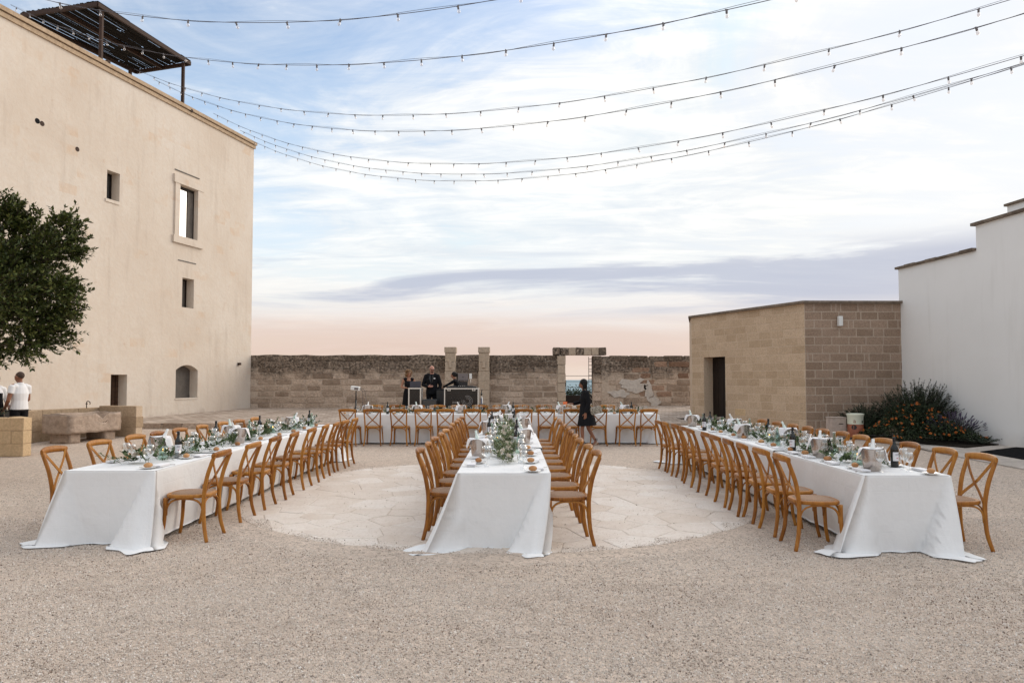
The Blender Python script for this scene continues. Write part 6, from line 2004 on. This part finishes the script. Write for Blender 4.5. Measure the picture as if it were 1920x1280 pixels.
needle_bush('low_rosemary_bush', 'low dark rosemary bush beside the terracotta jar', 'bush', (9.72, 18.7, .15), .85, (.72, .6), 300, 2, M_ROSEM, .045, 1.1, dens=1.2)
t, tips = needle_bush('lavender_plant', 'grey-green lavender with purple spikes at the foot of the white building', 'lavender', (10.95, 16.95, .13), .58, (.48, .45), 230, 3, M_LAVLEAF, .04, .8)
b = MB()
for p, d in tips:
    b.tube([p, p+d*.06, p+d*.10], .002, 3); b.tube([p+d*.10, p+d*.13, p+d*.17, p+d*.19], [.004, .009, .007, .002], 5)
stuff(b.build('flower_spikes', M_LAVFL, t))
needle_bush('lavender_tuft', 'wispy small lavender tuft at the end of the flower bed', 'lavender', (11.1, 16.25, .12), .22, (.4, .25), 60, 7, M_LAVLEAF, .03, 1.3)
needle_bush('planter_herbs', 'grey-green herbs growing in the stone block planter', 'herbs', (-11.75, 15.05, .76), .34, (.6, .14), 90, 8, M_LAVLEAF, .035, 1.0)
ln = thing('lantana_bush', 'sprawling dark bush covered in small orange flowers', 'bush', (10.05, 17.35, .14))
rn = random.Random(17); b = MB(); fc = []
b2 = MB()
for i in range(17):
    q = 2*PI*i/17; s = 0.03
def lsurf(x, y): return max(0.0, .98*math.exp(-((x-.35)**2/.75+(y-.35)**2/.55))+.34*math.exp(-((x+.45)**2/.5+(y+.35)**2/.45))+.36*math.exp(-((x-.35)**2/.9+(y+.75)**2/.35)))
for i in range(7000):
    x, y = rn.uniform(-.95, 1.25), rn.uniform(-1.25, .95)
    hsf = lsurf(x, y)
    if hsf < .10: continue
    z = hsf*rn.uniform(.35, 1.02)
    d = Vector((rn.uniform(-1, 1), rn.uniform(-1, 1), rn.uniform(-.2, 1)))
    leaf(b, Vector((x, y, z)), d, rn.uniform(.04, .07), rn.uniform(.012, .02), Vector((rn.uniform(-.5, .5), rn.uniform(-.5, .5), 1)))
    if rn.random() < .045 and z > hsf*.72 and (y < .1 or x < .1): fc.append(Vector((x, y, z+.02)))
stuff(b.build('foliage', M_LANTLEAF, ln))
fb = MB()
for i in range(9):
    q = 2*PI*i/8; r_ = .022 if i < 8 else 0
    fb.ball((r_*math.cos(q), r_*math.sin(q), .006*(i % 2)), (.011, .011, .008), 5, 4)
FLC = fb.mesh('flower_cluster', M_ORANGE)
for p in fc[:230]:
    o = link('flower_cluster', FLC, ln, p); o.rotation_euler = (rn.uniform(-.9, .9)+.5, rn.uniform(-.9, .9), 0); k = rn.uniform(.6, 1.15); o.scale = (k, k, k)

# big tree leaning into the picture on the left
tree = thing('carob_tree', 'dense dark green tree reaching in front of the plastered tower', 'tree', (-10.6, 11.0, 0))
torg = Vector((-10.6, 11.0, 0))
def tp(px, py, dy=0.0): return at(px-22, py, 11.0+dy)-torg
b = MB(); hub = Vector((.15, 0, 2.0))
b.tube(crom([(0, 0, 0), (.03, .02, .7), (-.02, -.03, 1.4), (.15, 0, 2.05)], 4), [.24, .22, .2, .19, .18, .175, .17, .165, .16, .155, .15, .15, .15], 9)
b.build('trunk', M_BARK, tree)
lobes = [(20, 480, 80, 0), (60, 525, 88, .2), (112, 475, 46, -.1), (138, 428, 24, 0), (118, 560, 46, .1), (136, 545, 28, -.3), (60, 600, 62, -.2), (115, 622, 36, .1), (0, 560, 110, .5), (0, 545, 110, -.6), (-70, 480, 120, .3), (-110, 590, 120, -.2), (5, 660, 28, 0), (-220, 520, 140, 0), (92, 640, 30, .1), (62, 650, 28, -.2), (44, 415, 34, .1), (10, 392, 32, -.1), (-150, 420, 120, .2), (70, 440, 40, .2), (133, 590, 26, 0), (-40, 640, 40, .3), (-320, 600, 130, .3), (150, 470, 20, 0), (85, 470, 45, .3)]
rn = random.Random(31)
bl, bb = MB(), MB()
UPV = Vector((0, 0, 1))
for (px, py, rp, dy) in lobes:
    c = tp(px, py, dy); r_ = rp*11/FPX*.86
    L0 = [hub+Vector((0, 0, -.1)), hub.lerp(c, .4)+Vector((0, 0, .18)), hub.lerp(c, .75)+Vector((rn.uniform(-.1, .1), rn.uniform(-.1, .1), .1)), c]
    bb.tube(crom(L0, 4), [.05*(1-.06*i)*(1 if r_ > .5 else .5) for i in range(13)], 5)
    ntw = int(22+230*r_*r_+70*r_)
    for i in range(ntw):
        d = Vector((rn.gauss(0, 1), rn.gauss(0, 1), rn.gauss(0, .9))).normalized()
        k = rn.random()**.45
        o = c+d*(r_*k*.80)
        outw = (d*.7+(c-hub).normalized()*.75+Vector((0, 0, rn.uniform(-.1, .45)))).normalized()
        Lt_ = rn.uniform(.18, .42)*(1 if r_ > .3 else .85)
        P = [o]; dd = outw.copy()
        for q in range(4):
            dd = (dd+Vector((rn.uniform(-.2, .2), rn.uniform(-.2, .2), rn.uniform(-.2, .15)))).normalized(); P.append(P[-1]+dd*(Lt_/4))
        bb.tube(P, [.006, .005, .004, .003, .002], 3, caps=False)
        for q in range(1, 5):
            seg = (P[q]-P[q-1])
            for j in range(5):
                p = P[q-1]+seg*rn.random()
                sv = seg.cross(Vector((rn.uniform(-1, 1), rn.uniform(-1, 1), rn.uniform(-1, 1))))
                if sv.length < 1e-5: continue
                dv = seg.normalized()*.7+sv.normalized()*rn.uniform(.5, 1.0)+UPV*.15
                leaf(bl, p, dv, rn.uniform(.055, .088), rn.uniform(.014, .022), Vector((rn.uniform(-.7, .7), rn.uniform(-.7, .7), 1)))
stuff(bl.build('crown', M_TREELEAF, tree)); bb.build('branches', M_BARK, tree)

# ------------------------------------------------------------------ jar, crate and mat on the right
jr = thing('painted_jar', 'terracotta jar with a cream painted collar beside the flower bed', 'jar', (9.15, 18.25, .12))
b = MB(); b.lathe([(.185, 0), (.195, .02), (.195, .345)], 28, cap=True); b.build('body', M_TERRA, jr)
b = MB(); b.lathe([(.197, .346), (.197, .54), (.206, .56), (.215, .60), (.215, .625), (.19, .625), (.18, .60), (0, .59)], 28, cap=False); b.build('collar', M_CREAMGL, jr)
b = MB(); n_ = 18
qa = -PI/2-.62
for i in range(n_):
    a = 2*PI*i/n_; q = qa+.065*math.cos(a)/.196; b.v.append(Vector((.1985*math.cos(q), .1985*math.sin(q), .27+.062*math.sin(a))))
b.face(range(n_)); b.build('hole', M_IRON, jr)
def text(name, body, size, m, parent, loc, rot, extrude=.001):
    cu = bpy.data.curves.new(name, 'FONT'); cu.body = body; cu.size = size; cu.extrude = extrude; cu.align_x = 'CENTER'; cu.materials.append(m)
    o = bpy.data.objects.new(name, cu); COL.objects.link(o); bpy.context.view_layer.update()
    me = bpy.data.meshes.new_from_object(o.evaluated_get(bpy.context.evaluated_depsgraph_get())); bpy.data.objects.remove(o)
    if not me.materials: me.materials.append(m)
    o = link(name, me, parent, loc); o.rotation_euler = rot
    return o
q = -PI/2-.55
text('lettering', 'a', .16, M_TERRA, jr, (.199*math.cos(q), .199*math.sin(q), .385), (R(90), 0, q+PI/2))
cr = thing('pale_crate', 'pale board crate standing beside the terracotta jar', 'crate', (8.78, 18.55, .10))
b = MB(); b.box((0, 0, .26), (.40, .34, .50), 0, None, .008); b.build('body', M_PALEBOX, cr)
b = MB(); b.box((0, 0, .525), (.42, .36, .026), 0, None, .005); b.build('lid', M_PALEBOX, cr)
b = MB(); b.box((.05, -.172, .36), (.12, .006, .02)); b.build('handle_slot', M_BROWNDOOR, cr)
mt = tag(MB().build('black_mat', M_MAT), 'black rectangular mat lying on the grey slabs', 'mat')
b = MB(); q_ = [gnd(1838, 848, .06), gnd(1921, 860, .06), gnd(2040, 850, .06), gnd(1905, 841.5, .06)]
for dz in (.021, .036):
    for p in q_: b.v.append(Vector((p.x, p.y, gh(p.x, p.y)+dz)))
b.face((4, 5, 6, 7))
for i in range(4): b.face((i, (i+1) % 4, 4+(i+1) % 4, 4+i))
mt.data = b.mesh('black_mat', M_MAT)

# ------------------------------------------------------------------ disc jockey corner
DY = 23.0
def dj(px, y=DY): return (px-960)/FPX*y
zt_ = th(0, DY)
dc = thing('flight_case_desk', 'wide black flight case with aluminium edges and ring logo, set as a music desk', 'flight case', (dj(866.5), DY, zt_))
cw, ch, cd = 1.15, 1.09, .6
b = MB(); b.box((0, 0, ch/2), (cw-.04, cd-.04, ch-.04)); b.build('panel', M_CASEPANEL, dc)
b = MB()
for sx_ in (-1, 1):
    for sy_ in (-1, 1): b.box((sx_*(cw/2-.0175), sy_*(cd/2-.0175), ch/2), (.035, .035, ch))
for sz in (.018, ch-.018):
    for sy_ in (-1, 1): b.box((0, sy_*(cd/2-.016), sz), (cw-.072, .032, .036))
    for sx_ in (-1, 1): b.box((sx_*(cw/2-.016), 0, sz), (.032, cd-.072, .036))
b.build('edging', M_ALU, dc)
for sx_ in (-1, 1):
    b = MB(); b.box((sx_*.41, -cd/2-.004, ch-.05), (.11, .02, .085), 0, None, .006); l_ = b.build('butterfly_latch', M_ALU, dc)
    b = MB(); b.box((sx_*.41, -cd/2-.018, ch-.05), (.05, .012, .035)); b.build('turn_key', M_GREY, l_)
yf = -cd/2+.0195-.001
for rr_ in (.085, .13, .175):
    b = MB(); P = []
    a0, a1 = R(115), R(-195)
    for i in range(41):
        a = a0+(a1-a0)*i/40; P.append((.19+rr_*math.cos(a), -cd/2+.018, .66+rr_*math.sin(a)))
    b.band(P, .011, .003, (0, -1, 0)) if False else b.tube(P, .0055, 5)
    b.build('logo_ring', M_LOGO, dc)
text('lettering', 'EVENT', .085, M_LOGO, dc, (-.17, -cd/2+.017, .585), (R(90), 0, 0), .002)
b = MB(); P = []
for i in range(60):
    q = i/59; P.append((-.36+.40*q, -cd/2+.017, .74+.045*math.sin(q*26)*(1-.3*q)))
b.tube(P, .007, 4); b.build('script_flourish', M_LOGOF, dc)
# gear on the desk
zz = zt_+ch
mx = thing('dj_controller', 'flat black mixing controller with jog wheels on the flight case desk', 'controller', (dj(866), DY-.02, zz))
b = MB(); b.box((0, 0, .03), (1.0, .40, .055), 0, None, .008); b.build('body', M_BLACKPL, mx)
for sx_ in (-.30, .30):
    b = MB(); b.lathe([(.10, .058), (.10, .072), (.085, .078), (0, .078)], 20, (sx_, 0, 0)); b.build('jog_wheel', M_GREY, mx)
for i in range(8):
    b = MB(); b.lathe([(.010, .058), (.009, .078), (0, .078)], 8, (-.10+.065*(i % 4), -.10+.14*(i//4), 0)); b.build('knob', M_ALU, mx)
def laptop(label, loc, rz, w_, h_, m, lean):
    t = thing('laptop', label, 'laptop', loc, rz, 'open laptops')
    b = MB(); b.box((0, .10, .01), (w_, .23, .018), 0, None, .004); b.build('keyboard_base', m, t)
    Mx = Matrix.Translation((0, -.02, .018)) @ Matrix.Rotation(lean, 4, 'X')
    b = MB(); b.box((0, 0, h_/2), (w_, .010, h_), 0, Mx, .003); l_ = b.build('lid', m, t)
    b = MB(); b.lathe([(.018, 0), (.018, .002), (0, .002)], 12, (0, 0, 0), 0, Matrix.Translation((0, -.0265, .018+h_/2)) @ Matrix.Rotation(R(90), 4, 'X')); b.build('emblem', M_GREY, l_)
    return t
st = thing('laptop_stand', 'black laptop stand on the flight case desk', 'laptop stand', (dj(869), DY+.02, zz+.055))
b = MB(); b.box((0, 0, .006), (.30, .24, .012)); b.box((-.13, 0, .09), (.02, .22, .17)); b.box((.13, 0, .09), (.02, .22, .17)); b.box((0, 0, .18), (.32, .25, .012)); b.build('frame', M_BLACKPL, st)
b = MB(); b.box((0, -.06, .09), (.24, .05, .14)); b.build('sound_card', M_BLACKPL, st)
laptop('open grey laptop raised on a black stand above the flight case desk', (dj(868), DY+.05, zz+.243), 0, .34, .23, M_LAPTOP, -.05)
lt = thing('desk_lamp', 'slim desk lamp with a white rectangular head on the flight case desk', 'lamp', (dj(882.5), DY-.05, zz+.055))
b = MB(); b.tube([(0, 0, 0), (0, 0, .26)], .006, 6); b.lathe([(.05, 0), (.05, .01), (0, .012)], 12); b.build('stem', M_ALU, lt)
b = MB(); b.box((0, 0, .34), (.085, .02, .18), 0, None, .008); b.build('head', M_WHITEPL, lt)
hp = thing('headphones', 'black headphones hanging from the side of the flight case desk', 'headphones', (dj(903), DY-.1, zt_+.86))
b = MB(); b.tube([(0.02*math.sin(a), .075*math.cos(a), .08+.11*math.sin(a)) for a in [PI*i/12 for i in range(13)]], .012, 6); b.build('headband', M_BLACKPL, hp)
for sy_ in (-1, 1):
    b = MB(); b.ball((0, sy_*.07, .03), (.03, .035, .055), 10, 7); b.build('ear_cup', M_BLACKPL, hp)
wbt = thing('drink_bottle', 'blue and white drink bottle beside the flight case desk', 'bottle', (dj(903.5), DY-.05, zt_+.55))
b = MB(); b.lathe([(.035, 0), (.038, .01), (.038, .20), (.015, .25), (.015, .27), (0, .27)], 14); b.build('body', M_WHITEPL, wbt)
b = MB(); n_ = 10
for j in range(n_+1):
    q = PI*.55+PI*.95*j/n_
    for z in (.01, .20): b.v.append(Vector((.0386*math.cos(q), .0386*math.sin(q), z)))
for j in range(n_): b.face((2*j, 2*j+2, 2*j+3, 2*j+1), 0, True)
b.build('wrap', M_BLUE, wbt)
sb = thing('side_box', 'black stool-height equipment box beside the flight case desk', 'equipment box', (dj(904), DY+.02, zt_))
b = MB(); b.box((0, 0, .27), (.22, .4, .54), 0, None, .01); b.build('body', M_BLACKPL, sb)
b = MB(); b.box((0, 0, .545), (.23, .41, .012)); b.build('top', M_GREY, sb)
# small laptop lectern
lc = thing('flight_case_lectern', 'narrow black flight case with aluminium edges standing before the woman with curls', 'flight case', (dj(780), DY-.05, zt_))
cw, ch, cd = .43, 1.10, .45
b = MB(); b.box((0, 0, ch/2), (cw-.05, cd-.05, ch-.05)); b.build('panel', M_CASEPANEL, lc)
b = MB()
for sx_ in (-1, 1):
    for sy_ in (-1, 1): b.box((sx_*(cw/2-.02), sy_*(cd/2-.02), ch/2), (.04, .04, ch))
for sz in (.02, ch-.02):
    for sy_ in (-1, 1): b.box((0, sy_*(cd/2-.018), sz), (cw-.082, .036, .04))
    for sx_ in (-1, 1): b.box((sx_*(cw/2-.018), 0, sz), (.036, cd-.082, .04))
b.build('edging', M_ALU, lc)
laptop('open dark grey laptop on the narrow flight case lectern', (dj(780), DY-.10, zt_+ch), 0, .37, .20, M_LAPTOPD, -.12)
spk = thing('floor_speaker', 'low black loudspeaker box between the two flight cases', 'speaker', (dj(809), DY-.3, zt_))
b = MB(); b.box((0, 0, .36), (.50, .42, .72), 0, None, .02); b.build('cabinet', M_BLACKPL, spk)
b = MB(); b.box((0, -.213, .36), (.44, .012, .64), 0, None, .004); b.build('grille', M_GREY, spk)
b = MB(); b.box((.0, 0, .735), (.08, .03, .03)); b.build('handle', M_IRON, spk)
dsp = thing('tall_speaker', 'tall matt black speaker cabinet right beside the music desk', 'speaker', (dj(826), DY+.35, zt_))
b = MB(); b.box((0, 0, .53), (.36, .34, 1.06), 0, None, .02); b.build('cabinet', M_BLACK, dsp)
b = MB(); b.box((0, -.172, .53), (.30, .010, .96), 0, None, .004); b.build('grille', M_BLACKPL, dsp)
# floodlight on a stand
fy = 21.0; fz = gh(-4.8, fy)
fls = thing('light_stand', 'black pole stand carrying a small white projector head by the old wall', 'light stand', (dj(668, fy), fy, fz))
b = MB(); b.tube([(0, 0, .02), (0, 0, .95)], .028, 8); b.tube([(0, 0, .95), (0, 0, 1.24)], .02, 8); b.build('pole', M_BLACKPL, fls)
b = MB(); b.lathe([(.036, .62), (.05, .64), (.05, .70), (.036, .72)], 10); b.tube([(0, 0, .67), (.09, 0, .67)], .012, 6); b.build('collar', M_BLACKPL, fls)
for i in range(3):
    q = 2*PI*i/3+.5; b = MB(); b.tube([(0, 0, .45), (.42*math.cos(q), .42*math.sin(q), .01)], .014, 6); b.build('leg', M_BLACKPL, fls)
b = MB(); Mx = Matrix.Translation((-.02, 0, 1.30)) @ Matrix.Rotation(.12, 4, 'Y'); b.box((0, 0, 0), (.26, .2, .13), 0, Mx, .015); h_ = b.build('projector_head', M_WHITEPL, fls)
b = MB(); b.box((.05, -.104, -.005), (.12, .01, .07), 0, Mx, .003); b.build('lens_panel', M_LAPTOP, h_)
b = MB(); b.tube(crom([(.10, .02, 1.30), (.24, .03, 1.26), (.30, .05, 1.0), (.33, .06, .5), (.30, .1, .02)], 6), .007, 5); b.tube(crom([(.10, .02, 1.28), (.2, .03, 1.18), (.2, .05, .8), (.24, .1, .02)], 6), .007, 5); b.build('cable', M_CABLE, fls)

# ------------------------------------------------------------------ loose gravel chips as real stones
def pebbles():
    rn = random.Random(77)
    V = []
    import numpy as np
    rs = np.random.RandomState(4)
    def area(n, x0, x1, y0, y1, ok):
        P = np.stack([rs.uniform(x0, x1, n), rs.uniform(y0, y1, n)], 1)
        return P[ok(P)]
    infr = lambda P: (np.abs(P[:, 0]) < P[:, 1]*.80+.4)
    pd = lambda P: np.hypot(P[:, 0]-PC.x, P[:, 1]-PC.y)
    A = [area(210000, -5.2, 5.2, 3.3, 5.6, lambda P: infr(P) & (pd(P) > PR-.05)),
         area(190000, -7.2, 7.2, 5.6, 8.2, lambda P: infr(P) & (pd(P) > PR-.12+.10*np.sin(P[:, 0]*7)+.06*np.sin(P[:, 0]*17+P[:, 1]*5))),
         area(80000, -9.5, 9.3, 8.2, 11.5, lambda P: infr(P) & (pd(P) > PR-.12)),
         area(26000, -3.9, 3.7, 6.3, 13.9, lambda P: (pd(P) < PR) & (pd(P) < PR-.4+.25*np.sin(P[:, 0]*5+P[:, 1]*3)) & (rs.uniform(0, 1, len(P)) < .14+.8*np.clip((pd(P)-PR+.75)/.75, 0, 1)**2.5))]
    A.append(area(42000, -3.95, 3.75, 6.2, 14.0, lambda P: (pd(P) < PR+.06) & (pd(P) > PR-.16-.30*(.5+.5*np.sin(P[:, 0]*3.1+1.7*np.sin(P[:, 1]*2.3)))*rs.uniform(0, 1, len(P))**1.2)))
    P = np.concatenate(A)
    me = bpy.data.meshes.new('gravel_chips')
    z = np.where(pd(P) < PR-.03, .016, .003)
    co = np.concatenate([P, z[:, None]], 1).astype(np.float32)
    me.vertices.add(len(co)); me.vertices.foreach_set('co', co.ravel())
    at_ = me.attributes.new('size', 'FLOAT', 'POINT')
    sz = np.clip(rs.lognormal(-5.75, .40, len(co)), .0016, .009).astype(np.float32)
    at_.data.foreach_set('value', sz)
    o = link('gravel_chips', me)
    ng = bpy.data.node_groups.new('scatter', 'GeometryNodeTree')
    ng.interface.new_socket('Geometry', in_out='INPUT', socket_type='NodeSocketGeometry')
    ng.interface.new_socket('Geometry', in_out='OUTPUT', socket_type='NodeSocketGeometry')
    N, Lk = ng.nodes, ng.links
    gi, go = N.new('NodeGroupInput'), N.new('NodeGroupOutput')
    mp = N.new('GeometryNodeMeshToPoints')
    ico = N.new('GeometryNodeMeshIcoSphere'); ico.inputs['Radius'].default_value = 1.0; ico.inputs['Subdivisions'].default_value = 1
    sm = N.new('GeometryNodeSetMaterial'); sm.inputs['Material'].default_value = M_PEBBLE
    ins = N.new('GeometryNodeInstanceOnPoints')
    na = N.new('GeometryNodeInputNamedAttribute'); na.data_type = 'FLOAT'; na.inputs['Name'].default_value = 'size'
    rv = N.new('FunctionNodeRandomValue'); rv.data_type = 'FLOAT_VECTOR'; rv.inputs['Min'].default_value = (0, 0, 0); rv.inputs['Max'].default_value = (6.28, 6.28, 6.28)
    rs_ = N.new('FunctionNodeRandomValue'); rs_.data_type = 'FLOAT_VECTOR'; rs_.inputs['Min'].default_value = (.75, .65, .5); rs_.inputs['Max'].default_value = (1.25, 1.1, .9); rs_.inputs['Seed'].default_value = 5
    vm = N.new('ShaderNodeVectorMath'); vm.operation = 'SCALE'
    Lk.new(gi.outputs[0], mp.inputs[0]); Lk.new(mp.outputs[0], ins.inputs['Points']); Lk.new(ico.outputs[0], sm.inputs[0]); Lk.new(sm.outputs[0], ins.inputs['Instance'])
    Lk.new(rv.outputs[0], ins.inputs['Rotation']); Lk.new(rs_.outputs[0], vm.inputs[0]); Lk.new(na.outputs[0], vm.inputs['Scale']); Lk.new(vm.outputs[0], ins.inputs['Scale'])
    Lk.new(ins.outputs[0], go.inputs[0])
    m = o.modifiers.new('scatter', 'NODES'); m.node_group = ng
    stuff(o)
pebbles()
